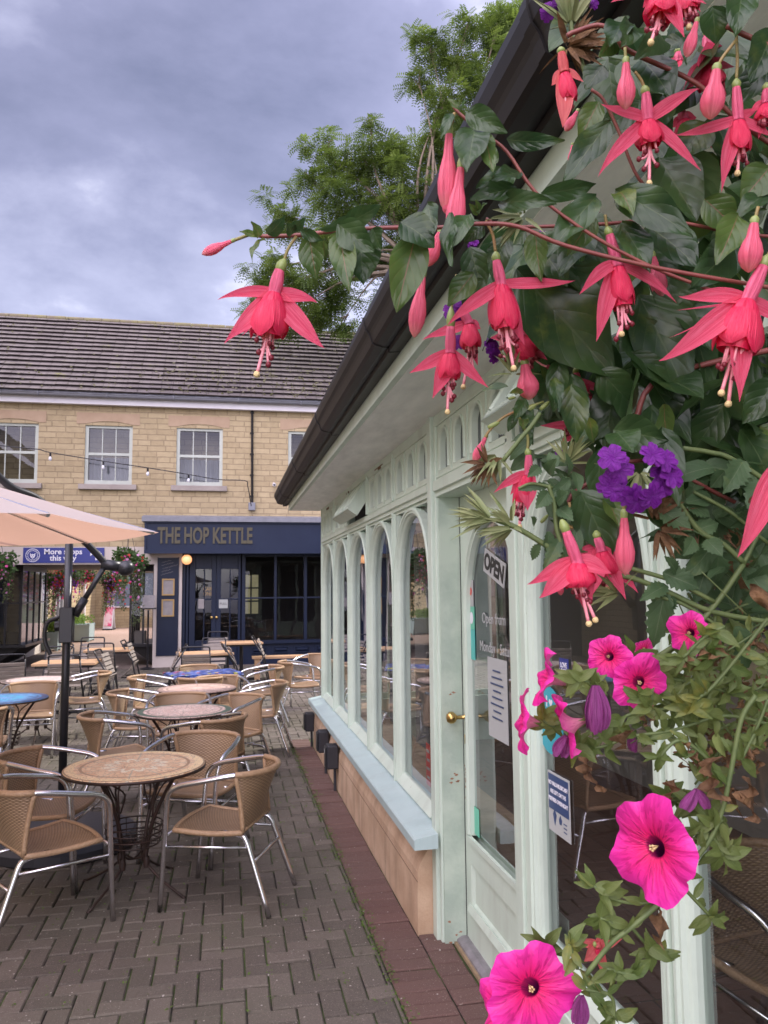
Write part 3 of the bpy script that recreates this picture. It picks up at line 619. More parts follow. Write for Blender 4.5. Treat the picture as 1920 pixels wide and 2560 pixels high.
for k in range(7):
    xa = qx(940+k*200); xb = qx(1090+k*200); za, zb = qz(1035), qz(975)
    for q in ((xa, za, xb, za+.025), (xa, zb-.025, xb, zb), (xa, za+.025, xa+.025, zb-.025), (xb-.025, za+.025, xb, zb-.025)): st.box((q[0], y0-.075, q[1]), (q[2], y0-.051, q[3]))
    st.add([(xa+.025, y0-.052, za+.025), (xb-.025, y0-.052, za+.025), (xb-.07, y0-.085, za+.06), (xa+.07, y0-.085, za+.06), (xa+.07, y0-.085, zb-.06), (xb-.07, y0-.085, zb-.06), (xa+.025, y0-.052, zb-.025), (xb-.025, y0-.052, zb-.025)], [(0, 1, 2, 3), (3, 2, 5, 4), (4, 5, 7, 6)])
FB(st, 'stall_riser', 'navy')
gl = MB(); gl.add([(qx(408), y0+.035, .3), (qx(810), y0+.035, .3), (qx(810), y0+.035, 2.6), (qx(408), y0+.035, 2.6)], [(0, 1, 2, 3)]); FB(gl, 'door_glass', 'glasspub')
gl = MB(); gl.add([(qx(880), y0+.035, qz(930)), (qx(2300), y0+.035, qz(930)), (qx(2300), y0+.035, 2.6), (qx(880), y0+.035, 2.6)], [(0, 1, 2, 3)]); FB(gl, 'window_glass', 'glasspub')
zc = qz(690)
for s_ in (-1, 1):
    hd = MB(); c = Vector((qx(588)+s_*.055, y0-.1, zc)); hd.lathe([(0, -.02), (.03, -.012), (.036, .0), (.03, .012), (0, .02)], c, (0, 1, 0), 10); hd.tube([c, c+Vector((0, .06, 0))], .012, 8); FB(hd, 'door_knob', 'brass', smooth=True)
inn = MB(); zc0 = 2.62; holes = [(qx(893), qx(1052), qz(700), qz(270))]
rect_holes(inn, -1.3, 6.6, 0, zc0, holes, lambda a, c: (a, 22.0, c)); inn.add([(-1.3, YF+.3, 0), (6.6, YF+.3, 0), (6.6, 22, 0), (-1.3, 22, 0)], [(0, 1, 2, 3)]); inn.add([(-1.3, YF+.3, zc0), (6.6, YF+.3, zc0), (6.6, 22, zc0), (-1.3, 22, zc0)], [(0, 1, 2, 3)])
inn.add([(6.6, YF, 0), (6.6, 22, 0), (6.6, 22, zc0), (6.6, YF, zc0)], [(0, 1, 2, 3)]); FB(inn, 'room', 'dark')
wi = MB(); (xa, xb, za, zb) = holes[0]
wi.box(((xa+xb)/2-.02, 22.0, za), ((xa+xb)/2+.02, 22.05, zb)); wi.box((xa, 22.001, za+(zb-za)*.64), (xb, 22.049, za+(zb-za)*.68)); wi.box((xa, 22.002, za+(zb-za)*.3), (xb, 22.048, za+(zb-za)*.34)); FB(wi, 'inner_window_bars', 'navy')
wi = MB(); wi.add([(xa-.4, 22.7, za-.3), (xb+.5, 22.7, za-.3), (xb+.5, 22.7, zb+.4), (xa-.4, 22.7, zb+.4)], [(0, 1, 2, 3)]); FB(wi, 'inner_window_light', mat('daylight_behind_window', (.3, .3, .2), .8, col2=(.08, .1, .03), nscale=3, emit=(.55, .5, .3, .35)))
text('CARD\nONLY', .13, face_y(qx(538), y0+.02, qz(447)), 'goldf', 'door_lettering', bld, .001, .8).matrix_parent_inverse = Matrix.Translation((0, -YF, 0))
for nm, x, y, w, h in (('notice', 673, 563, .20, .2), ('sticker', 465, 560, .13, .22)):
    st = MB(); st.box((qx(x)-w/2, y0-.062, qz(y)-h/2), (qx(x)+w/2, y0-.058, qz(y)+h/2)); FB(st, nm, 'paper' if nm == 'notice' else 'paperdim')
text('PULL', .075, face_y(qx(673), y0-.064, qz(563)), 'inkblack', 'notice_lettering', bld, .001).matrix_parent_inverse = Matrix.Translation((0, -YF, 0))
scw = MB(); rr = random.Random(4)
for k in range(5):
    p0 = Vector((-1.46+rr.uniform(0, .1), YF-.09, 2.36-.07*k)); scw.tube([p0+Vector((i*.022, 0, .012*math.sin(i*2.1+k)+i*.006)) for i in range(10+k % 3*3)], .0035, 4)
FB(scw, 'chalk_writing', 'paperdim')
# menus, lamp, sign, camera, lights: things fixed on the front
for i, (y, w_) in enumerate((((324, 479), 'upper'), ((515, 675), 'lower'))):
    xa, xb = FX(Q, 94, 400, YF-.1)[0], FX(Q, 212, 400, YF-.1)[0]; za, zb = qz(y[1], YF-.1), qz(y[0], YF-.1)
    t_ = thing('framed_menu', 'gilt framed menu on the dark pillar panel, %s of the two' % w_, 'menu frame', ((xa+xb)/2, YF-.09, (za+zb)/2), group='framed menus on the pub pillar'); hw, hh = (xb-xa)/2, (zb-za)/2
    m_ = MB()
    for q in ((-hw, -hh, hw, -hh+.03), (-hw, hh-.03, hw, hh), (-hw, -hh+.03, -hw+.03, hh-.03), (hw-.03, -hh+.03, hw, hh-.03)): m_.box((q[0], -.025, q[1]), (q[2], .005, q[3]))
    m_.build('frame', 'goldf', t_); m_ = MB(); m_.box((-hw+.03, -.008, -hh+.03), (hw-.03, .004, hh-.03)); m_.build('menu_sheet', 'paperdim', t_)
t_ = thing('globe_lamp', 'round orange glowing lamp under the navy pub fascia', 'lamp', (-.88, YF-.28, 2.42)); m_ = MB(); m_.lathe([(0, -.115)]+[(.115*math.sin(k*math.pi/12), -.115*math.cos(k*math.pi/12)) for k in range(1, 12)]+[(0, .115)], n=20); m_.build('lamp_globe', 'lamp', t_, smooth=True)
m_ = MB(); m_.lathe([(0, .10), (.045, .10), (.045, .14), (.015, .15), (.015, .2)]); m_.build('lamp_fitting', 'black', t_)
sx0, sx1, sz0, sz1 = -4.41, -2.70, 2.36, 2.70
t_ = thing('direction_sign', 'blue sign reading More shops this way with an arrow, on the passage lintel', 'sign', ((sx0+sx1)/2, YF-.03, (sz0+sz1)/2)); hw, hh = (sx1-sx0)/2, (sz1-sz0)/2
m_ = MB(); m_.box((-hw, -.012, -hh), (hw, .008, hh)); m_.build('sign_board', 'blue', t_)
text('More shops\nthis way', .168, face_y(-.02, -.014, .005), 'signwhite', 'sign_lettering', t_, .002, 1.0, .004, spacing=1.0)
ar = MB(); ax_ = hw-.17
for q in ([(ax_-.022, -.11), (ax_+.022, -.11), (ax_+.022, .12), (ax_-.022, .12)], [(ax_+.022, .12), (ax_-.03, .12), (ax_-.13, .035), (ax_-.13, -.02), (ax_-.02, .07)], [(ax_-.022, .12), (ax_+.03, .12), (ax_+.12, .035), (ax_+.12, -.02), (ax_+.02, .07)]): ar.prism(q, lambda x, z, t: (x, t, z), -.016, -.0125)
ar.build('sign_arrow', 'signwhite', t_)
cr_ = MB(); cx_ = -hw+.2
for r0, r1 in ((.138, .15), (.098, .106)):
    n = 28; vs_ = [(cx_+math.cos(2*math.pi*k/n)*r_, -.015, math.sin(2*math.pi*k/n)*r_) for r_ in (r0, r1) for k in range(n)]; cr_.add(vs_, [(k, (k+1) % n, n+(k+1) % n, n+k) for k in range(n)])
for k in range(22):
    if k % 11 in (0,): continue
    a = 2*math.pi*k/22; cr_.obox((cx_+math.cos(a)*.122, -.015, math.sin(a)*.122), (math.cos(a)*.009, 0, math.sin(a)*.009), (0, .001, 0), (-math.sin(a)*.005, 0, math.cos(a)*.005))
for q in ([(-.06, .06), (-.03, .02), (0, .035), (.03, .02), (.06, .06), (.06, .0), (.045, -.05), (0, -.085), (-.045, -.05), (-.06, 0)],): cr_.prism([(x*.9+cx_, z*.9) for x, z in q], lambda x, z, t: (x, t, z), -.016, -.0135)
cr_.build('sign_emblem', 'signwhite', t_)
m_ = MB()
for q in ([(-.03, .01), (-.01, .0), (-.02, -.02)], [(.03, .01), (.02, -.02), (.01, .0)], [(-.012, -.03), (.012, -.03), (0, -.055)]): m_.prism([(x+cx_, z) for x, z in q], lambda x, z, t: (x, t, z), -.0185, -.0165)
m_.build('sign_emblem_detail', 'blue', t_)
t_ = thing('security_camera', 'small white security camera on the stone wall near the eaves corner', 'camera', PL(*Z1(1322, 870), 1, YF-.1)); m_ = MB(); m_.tube([(0, -.1, -.02), (0, .04, .0)], .04, 12); m_.build('camera_body', 'white', t_); m_ = MB(); m_.tube([(0, .02, 0), (0, .1, .05)], .018, 8); m_.build('bracket', 'white', t_); m_ = MB(); m_.disc((0, -.102, -.02), (0, -1, 0), .028); m_.build('camera_lens', 'inkblack', t_)
# string lights
t_ = thing('string_lights', 'black cable of small bulbs sagging across the stone front', 'string lights', (0, YF-.3, 4))
cp = [PL(*Z1(x, y), 1, YF-.3) for x, y in ((-500, 560), (-200, 640), (0, 682), (180, 700), (243, 716), (498, 758), (713, 790), (910, 822), (1050, 846), (1180, 852), (1195, 880), (1212, 975))]
cp = crom(cp, 5); m_ = MB(); off_ = Vector((0, YF-.3, 4)); m_.tube([p-off_ for p in cp], .011, 5); m_.build('cable', 'steel', t_)
for x, y in ((-350, 590), (-90, 662), (243, 716), (498, 758), (713, 790), (910, 822)):
    p = PL(*Z1(x, y), 1, YF-.3)-off_; m_ = MB(); m_.tube([p, p-Vector((0, 0, .09))], .022, 8); h_ = m_.build('bulb_holder', 'steel', t_)
    m_ = MB(); m_.lathe([(.016, -.09), (.03, -.12), (.034, -.15), (.022, -.18), (0, -.19)], p, (0, 0, 1), 10); m_.build('bulb', 'bulb', h_, smooth=True)
# projecting display windows inside the passage mouth
def bay(label, xw, xo, y0, y1, z0, z1, m_in):
    t_ = thing('display_window', label, 'display window', (xo, y0, 0), group='black display windows in the passage'); O = Vector((xo, y0, 0)); d = 1 if xw > xo else -1
    B = lambda mb, a, b: mb.box(tuple(Vector(a)-O), tuple(Vector(b)-O))
    f = MB()
    for x, y in ((xo, y0), (xo, y1), (xo, (y0+y1)/2), (xo, y0+(y1-y0)*.25), (xo, y0+(y1-y0)*.75), (xw-d*.06, y0), (xo+(xw-xo)*.5, y0)): B(f, (x, y, z0), (x+d*.045, y+.05, z1))
    B(f, (xo, y0+.05, z1), (xw, y1, z1+.12)); B(f, (xo, y0, z1+.001), (xw, y0+.05, z1+.119)); B(f, (xo, y0+.001, z0+(z1-z0)*.55), (xo+d*.03, y1, z0+(z1-z0)*.55+.03)); B(f, (xo+d*.03, y0+.002, z0+(z1-z0)*.55), (xw, y0+.03, z0+(z1-z0)*.55+.03)); f.build('frame', 'steel', t_)
    c = MB(); B(c, (xo-d*.13, y0-.12, z0-.06), (xw, y1, z0)); c.build('counter', 'steel', t_)
    w_ = MB(); w_.add([Vector(q)-O for q in ((xo, y0, z0-.06), (xw, y0, z0-.06), (xw, y0, .05), (xw-d*.05, y0, .05), (xo, y1, z0-.06), (xw, y1, z0-.06), (xw, y1, .05), (xw-d*.05, y1, .05))], [(0, 1, 2, 3), (4, 7, 6, 5), (0, 3, 7, 4)]); w_.build('apron', 'black', t_)
    g = MB(); g.add([Vector(q)-O for q in ((xo+d*.02, y0+.01, z0), (xo+d*.02, y1, z0), (xo+d*.02, y1, z1), (xo+d*.02, y0+.01, z1))], [(0, 1, 2, 3)]); g.add([Vector(q)-O for q in ((xo+d*.05, y0+.025, z0), (xw, y0+.025, z0), (xw, y0+.025, z1), (xo+d*.05, y0+.025, z1))], [(0, 1, 2, 3)]); g.build('glass', 'glasspub', t_)
    s_ = MB(); B(s_, (xw-d*.03, y0+.05, z0), (xw, y1, z1)); B(s_, (xo+d*.1, y0+.2, z0), (xo+d*.35, y0+.5, z0+.28)); s_.build('display_back', m_in, t_)
bay('black framed display window on the pub side of the passage', -1.62, -2.20, 19.25, 21.2, .50, 2.18, 'ceil')
bay('black framed display window on the left wall of the passage', -5.14, -4.50, 19.1, 21.5, .55, 2.2, 'dark')
t_ = thing('menu_stand', 'black lectern menu stand beside the pub pillar', 'stand', tuple(PL(*P(1400, 640), 1, 18.35).xy)+(0,))
m_ = MB(); m_.tube([(0, 0, 0), (0, 0, 1.3)], .02, 8); m_.lathe([(.16, 0), (.16, .02), (.02, .05)]); m_.build('post', 'steel', t_); m_ = MB(); m_.obox((0, 0, 1.48), (.13, 0, 0), (0, .07, .14), (0, -.01, .006)); m_.build('menu_board', 'paperdim', t_)
m_ = MB(); m_.obox((0, -.005, 1.33), (.17, 0, 0), (0, .05, 0), (0, 0, .015)); m_.build('ledge', 'steel', t_)
# court beyond the passage
cb = thing('court_shops', 'sunlit stone shop row seen through the passage', 'building', (-5.6, 25, 0))
def CB(mb, name, m, **k): o = mb.build(name, m, None, **k); o.parent = cb; o.matrix_parent_inverse = Matrix.Translation((5.6, -25, 0)); return o
w_ = MB(); rect_holes(w_, 24.4, 33.2, 0, 5, [(25.6, 27.0, .75, 2.3), (28.2, 30.6, .75, 2.3)], lambda a, c: (-5.62, a, c)); CB(w_, 'wall', 'stoneY')
w_ = MB(); w_.add([(-7.6, 33.2, 0), (-5.62, 33.2, 0), (-5.62, 33.2, 5), (-7.6, 33.2, 5)], [(0, 1, 2, 3)]); w_.box((-6.55, 35.5, 0), (-5.9, 38.5, 5))
rect_holes(w_, -12, -1, 0, 5, [(-5.15, -3.2, 1.0, 2.55)], lambda a, c: (a, 38.5, c)); CB(w_, 'wall', 'stone')
f_ = MB()
for ya, yb in ((25.6, 27.0), (28.2, 30.6)):
    for k in range(5): y = ya+(yb-ya-.08)*k/4; f_.box((-5.66, y, .75), (-5.58, y+.08, 2.3))
    f_.box((-5.66, ya+.08, 1.65), (-5.60, yb-.08, 1.7))
for k in range(3): x = -5.15+.935*k; f_.box((x, 38.46, 1.0), (x+.08, 38.52, 2.55))
f_.box((-5.2, 38.40, .93), (-3.1, 38.52, 1.0)); CB(f_, 'window_frames', 'redpl')
g_m = MB()
for ya, yb in ((25.6, 27.0), (28.2, 30.6)): g_m.box((-5.68, ya, .75), (-5.67, yb, 2.3))
g_m.box((-5.15, 38.53, 1.), (-3.2, 38.54, 2.55)); CB(g_m, 'window_glass', mat('far_shop_glass', (.16, .2, .26), .1))
p_ = MB(); p_.tube([(-5.5, 33.1, 0), (-5.5, 33.1, 4)], .06, 10); CB(p_, 'downpipe', 'white')
aw = MB(); aw.add([(-5.62, 25.2, 2.9), (-5.62, 31.4, 2.9), (-4.9, 31.4, 2.45), (-4.9, 25.2, 2.45)], [(0, 1, 2, 3)]); CB(aw, 'canopy', 'cream')
def foliage_leafquads(mb, c, r, n, size, rr, flat=1., droop=0.):
    for k in range(n):
        while True:
            d = Vector((rr.uniform(-1, 1), rr.uniform(-1, 1), rr.uniform(-1, 1)))
            if .25 < d.length < 1: break
        p = Vector(c)+Vector((d.x*r, d.y*r, d.z*r*flat)); a = Vector((rr.gauss(0, 1), rr.gauss(0, 1), rr.gauss(0, 1)-droop)).normalized(); b = a.orthogonal().normalized(); b.rotate(Matrix.Rotation(rr.uniform(0, 6.3), 3, a)) if False else None
        s = size*rr.uniform(.6, 1.3); mb.add([p, p+a*s*.5+b*s*.28, p+a*s, p+a*s*.5-b*s*.28], [(0, 1, 2, 3)])
def planter(label, x, y, sx, sy, h):
    t_ = thing('planter', label, 'planter', (x, y, 0), group='box planters in the passage'); m_ = MB()
    m_.box((-sx/2, -sy/2, .05), (sx/2, sy/2, h))
    for a in (-1, 1):
        for b in (-1, 1): m_.box((a*(sx/2-.03)-.035, b*(sy/2-.03)-.035, 0), (a*(sx/2-.03)+.035, b*(sy/2-.03)+.035, h+.02))
    m_.box((-sx/2-.02, -sy/2-.02, h-.06), (sx/2+.02, -sy/2+.02, h)); m_.box((-sx/2-.02, sy/2-.02, h-.06), (sx/2+.02, sy/2+.02, h)); m_.build('box', 'planter', t_)
    f = MB(); rr = random.Random(int(y*9)); foliage_leafquads(f, (0, 0, h+.1), 1, 0, .1, rr)
    for k in range(16): foliage_leafquads(f, (rr.uniform(-sx/2, sx/2)*.85, rr.uniform(-sy/2, sy/2)*.85, h+.08+rr.uniform(0, .16)), .15, 70, .07, rr)
    f.build('plants', 'bankgreen', t_)
planter('pale box planter nearer the passage mouth', -5.02, 24.7, .5, .5, .55)
planter('pale box planter farther along the shop row', -4.92, 28.9, .78, 1.1, .60)
t_ = thing('pavement_sign', 'white pavement sign with a pink panel beyond the passage', 'pavement sign', (-5.03, 36.7, 0), R(-5)); t_.scale = (.6, 1, .95)
m_ = MB(); 
for s_ in (-1, 1): m_.obox((0, s_*.17, .58), (.33, 0, 0), (0, -s_*.15, .56), (0, .015, .004))
m_.build('frame', 'white', t_, bevel=.03); m_ = MB(); m_.obox((0, -.195, .62), (.26, 0, 0), (0, .115, .43), (0, .004, 0)); m_.build('poster', mat('pink_white_poster', (.75, .55, .6), .5, col2=(.7, .06, .2), nscale=2.2, namt=4), t_); m_ = MB(); m_.box((-.34, -.36, 0), (.34, .36, .07)); m_.build('base', 'rubber', t_)
# hanging baskets of the far building
def far_basket(label, c, r, trail, nfl, seed, cols, hang=True):
    rr = random.Random(seed); t_ = thing('hanging_basket', label, 'hanging basket', c, group='flower baskets around the passage')
    f = MB(); foliage_leafquads(f, (0, 0, 0), r, int(1500*r*2), .085, rr, .75, .4)
    for k in range(14): d = Vector((rr.gauss(0, .5), rr.gauss(0, .5), rr.uniform(-.2, .6))); foliage_leafquads(f, d*r, r*.42, 90, .08, rr)
    f.build('foliage', 'hedge', t_)
    tr = MB()
    for k in range(11):
        a = rr.uniform(0, 6.28); p = Vector((math.cos(a)*r*.8, math.sin(a)*r*.8, -r*.3)); l = trail*rr.uniform(.45, 1)
        pts = [p+Vector((rr.gauss(0, .03), rr.gauss(0, .03), -l*j/8)) for j in range(9)]; tr.tube(pts, .005, 4)
        for j in range(int(l*60)):
            q = p+Vector((rr.gauss(0, .03), rr.gauss(0, .03), -l*rr.random())); foliage_leafquads(tr, q, .03, 2, .05, rr, 1, .5)
    tr.build('trailing_stems', 'ivy', t_)
    for ci, m_ in enumerate(cols):
        fl = MB()
        for k in range(int(nfl*.62)):
            d = Vector((rr.gauss(0, .6), rr.gauss(0, .6)-.35, rr.gauss(-.15, .55))); d = d.normalized()*rr.uniform(.75, 1.12)*r; d.z *= 1.0
            if rr.random() < .35: d.z -= trail*rr.random()*.6
            ax = Vector((rr.gauss(0, .4), -1, rr.gauss(0, .4))).normalized(); e1 = ax.orthogonal().normalized(); e2 = ax.cross(e1); s = .027*rr.uniform(.7, 1.4)
            for j in range(5):
                a = j*1.2566; q = e1*math.cos(a)+e2*math.sin(a); w = ax.cross(q); fl.add([d, d+q*s*.6+w*s*.4+ax*.006, d+q*s+ax*.01, d+q*s*.6-w*s*.4+ax*.006], [(0, 1, 2, 3)])
        fl.build('blossoms', m_, t_)
    b = MB(); b.lathe([(0, -r*.62), (r*.3, -r*.55), (r*.5, -r*.3), (r*.56, 0)], n=14); b.build('basket', 'coir', t_)
    if hang:
        h = MB(); 
        for k in range(3): a = k*2.09; h.tube([(math.cos(a)*r*.5, math.sin(a)*r*.5, 0), (0, 0, r+.45)], .006, 4)
        h.build('chain', 'steel', t_)
far_basket('large fuchsia basket hanging between the blue sign and the pub pillar', PL(*P(1220, 250), 1, 17.6), .32, 1.25, 45, 3, ['fpink', 'flilac', 'fred'])
far_basket('basket of pink blooms hanging at the left edge above the black shopfront', PL(*P(-30, 290), 1, 17.6), .34, .6, 60, 5, ['fpink', 'flilac'])
far_basket('sunlit basket of violet and red blooms in the middle of the passage mouth', PL(*P(640, 385), 1, 25.0), .42, .7, 190, 7, ['fpurple', 'fpink', 'fred'])
far_basket('sunlit basket with long trails at the left of the passage mouth', PL(*P(440, 420), 1, 25.4), .30, 1.6, 80, 8, ['flilac', 'fpink'])
far_basket('sunlit basket of lilac blooms behind the large fuchsia basket', PL(*P(1080, 430), 1, 25.0), .36, .9, 130, 9, ['flilac', 'fred', 'fpurple'])
far_basket('red geranium basket on the right of the passage middle', PL(*P(820, 362), 1, 26.0), .26, .4, 120, 10, ['fred', 'fpink'])
# building that closes the left side of the courtyard (seen in the glass)
lb = thing('side_building', 'stone building with blue framed windows along the left side of the courtyard', 'building', (-6.6, 6, 0))
def LB(mb, name, m, **k): o = mb.build(name, m, None, **k); o.parent = lb; o.matrix_parent_inverse = Matrix.Translation((6.6, -6, 0)); return o
lh = [(y, y+1.7, .7, 2.4) for y in (-3, 0, 3, 6, 9, 12)]+[(y, y+1.1, 3.7, 5.0) for y in (-3, .5, 4, 7.5, 11, 14.5)]
w_ = MB(); rect_holes(w_, -6, 18.7, 0, 6, lh, lambda a, c: (-6.6, a, c)); LB(w_, 'wall', 'stoneY')
f_ = MB()
for a, b, c, d in lh:
    for k in range(4): y = a+(b-a-.07)*k/3; f_.box((-6.68, y, c), (-6.6, y+.07, d))
    f_.box((-6.67, a+.07, (c+d)/2), (-6.61, b-.07, (c+d)/2+.05)); f_.box((-6.67, a+.07, c), (-6.58, b-.07, c+.08))
LB(f_, 'window_frames', mat('mid_blue_paint', (.03, .10, .24), .4)); g_m = MB()
for a, b, c, d in lh: g_m.box((-6.72, a, c), (-6.70, b, d))
LB(g_m, 'window_panes', mat('dark_pane', (.03, .035, .04), .08)); r_ = MB(); r_.add([(-6.2, -6.4, 5.9), (-6.2, 18.8, 5.9), (-10, 18.8, 9), (-10, -6.4, 9)], [(0, 1, 2, 3)]); LB(r_, 'roof', 'rooftile')
# ================================================================== CAFE (green glazed building)
XW = 1.075; XD = 1.187; Y0B, Y1B = -1.1, 8.97
cafe = thing('cafe_building', 'low sage green glazed cafe with arched windows, stone plinth and black gutter', 'building', (XW, 4, 0))
def CA(mb, name, m, parent=None, **k):
    o = mb.build(name, m, None, **k); o.parent = parent or cafe; o.matrix_parent_inverse = Matrix() if parent else Matrix.Translation((-XW, -4, 0)); return o
YP = 4.06                                                  # plinth ends at the door reveal
# plinth with a swelling top moulding
mb = MB(); prof = [(.97, -.01), (.97, .255), (.972, .26), (.972, .30), (.985, .345), (1.01, .385), (1.03, .42), (1.03, .47), (1.6, .47), (1.6, -.01)]
mb.prism(prof, lambda x, z, t: (x, t, z), YP, Y1B-.02); CA(mb, 'plinth', 'plinth')
jn = MB()
for y in (4.9, 5.75, 6.5, 7.35, 8.2): jn.box((.9692, y, .0), (.975, y+.004, .255))
jn.box((.9688, YP, .2545), (.9715, Y1B-.02, .2585)); CA(jn, 'plinth_joints', mat('dark_joint', (.2, .13, .08), .9))
mb = MB(); mb.prism([(.925, .455), (.925, .500), (.932, .507), (1.08, .535), (1.2, .535), (1.2, .456)], lambda x, z, t: (x, t, z), 4.02, Y1B+.12); mb.prism([(.925, .455), (.925, .500), (.932, .507), (1.046, .5275), (1.046, .456)], lambda x, z, t: (x, t, z), 3.925, 4.0198); CA(mb, 'window_sill', 'sill')
def sweep(mb, path, prof, x0):                              # path (y,z); prof (inward offset, protrusion)
    n = len(path); m = len(prof); vs = []
    for i, (y, z) in enumerate(path):
        a = path[max(i-1, 0)]; b = path[min(i+1, n-1)]; dy, dz = b[0]-a[0], b[1]-a[1]; l = math.hypot(dy, dz); ny, nz = dz/l, -dy/l
        for o, h in prof: vs.append((x0-h, y+ny*o, z+nz*o))
    mb.add(vs, [(i*m+j, (i+1)*m+j, (i+1)*m+j+1, i*m+j+1) for i in range(n-1) for j in range(m-1)])
def archpath(yc, hw, z0, zs, za, n=20):                    # from the near foot, over the top, to the far foot
    p = [(yc-hw, z0), (yc-hw, (z0+zs)/2), (yc-hw, zs)]
    for k in range(1, n):
        a = math.pi*k/n; c = math.cos(a); s_ = math.sin(a); p.append((yc-hw*math.copysign(abs(c)**.93, c), zs+(za-zs)*s_**.93))
    return p+[(yc+hw, zs), (yc+hw, (z0+zs)/2), (yc+hw, z0)]
ZS, ZA, ZT0, ZT1 = 1.70, 2.222, 2.232, 2.312
def arched_window(yc, pitch, z0, near=True):
    t_ = MB(); hw = pitch/2-.016; x = XW
    outer = archpath(yc, hw, z0, ZS, ZA)
    # moulded ring, two steps, swept inwards
    sweep(t_, outer, [(0, -.04), (0, .008), (.007, .015), (.019, .015), (.024, .007), (.034, .007), (.040, -.004), (.048, -.010), (.052, -.02), (.052, -.045)], x)
    t_.box((x+.0, yc-hw, z0-.03), (x+.05, yc+hw, z0+.0)); t_.prism([(x-.015, z0), (x+.05, z0), (x+.05, z0+.05), (x+.028, z0+.05)], lambda a, b, t: (a, t, b), yc-hw+.05, yc+hw-.05)
    f_ = CA(t_, 'arched_window', 'green')
    g = MB(); zz0 = z0; g.add([(x+.036, yc-hw, zz0), (x+.036, yc-hw, ZT0), (x+.036, yc+hw, ZT0), (x+.036, yc+hw, zz0)], [(0, 1, 2, 3)]); CA(g, 'glass', 'glass', f_)
    # spandrel bars
    s_ = MB()
    for sg in (-1, 1):
        ye_ = yc+sg*hw; s_.box((x, ye_-sg*.001, ZS+.15), (x+.04, ye_-sg*.02, ZT0)); s_.box((x+.004, ye_-sg*.07, 2.02), (x+.03, ye_-sg*.055, ZT0-.02))
    s_.box((x+.001, yc-hw+.02, ZT0-.018), (x+.039, yc+hw-.02, ZT0)); CA(s_, 'spandrel_bars', 'green', f_)
    return f_
def post(ya, yb, z0, z1, xo=XW, d=.1, m='green'):
    p_ = MB(); w = yb-ya; p_.box((xo-.02, ya+w*.3, z0), (xo+d, yb-w*.3, z1)); p_.box((xo-.008, ya, z0), (xo+d-.01, ya+w*.3-.0004, z1)); p_.box((xo-.008, yb-w*.3+.0004, z0), (xo+d-.01, yb, z1)); return CA(p_, 'window_post', m, bevel=.004)
MY = [4.07, 5.02, 5.99, 6.96, 7.93, 8.93]
for a, b in zip(MY, MY[1:]): arched_window((a+b)/2, b-a, .545)
for y in MY[1:-1]: post(y-.019, y+.019, .53, ZT0)
post(8.895, 8.97, .5, 2.66)
# transom over the window range, and above the door
def transom(ya, yb, z0, z1, x=XW):
    t_ = MB(); t_.prism([(x-.012, z0), (x+.1, z0), (x+.1, z1), (x-.004, z1), (x-.004, z1-.012), (x-.026, z1-.016), (x-.026, z0+.028), (x-.012, z0+.024)], lambda a, b, t: (a, t, b), ya, yb); return CA(t_, 'transom', 'green')
transom(4.07, 8.895, ZT0, ZT1)
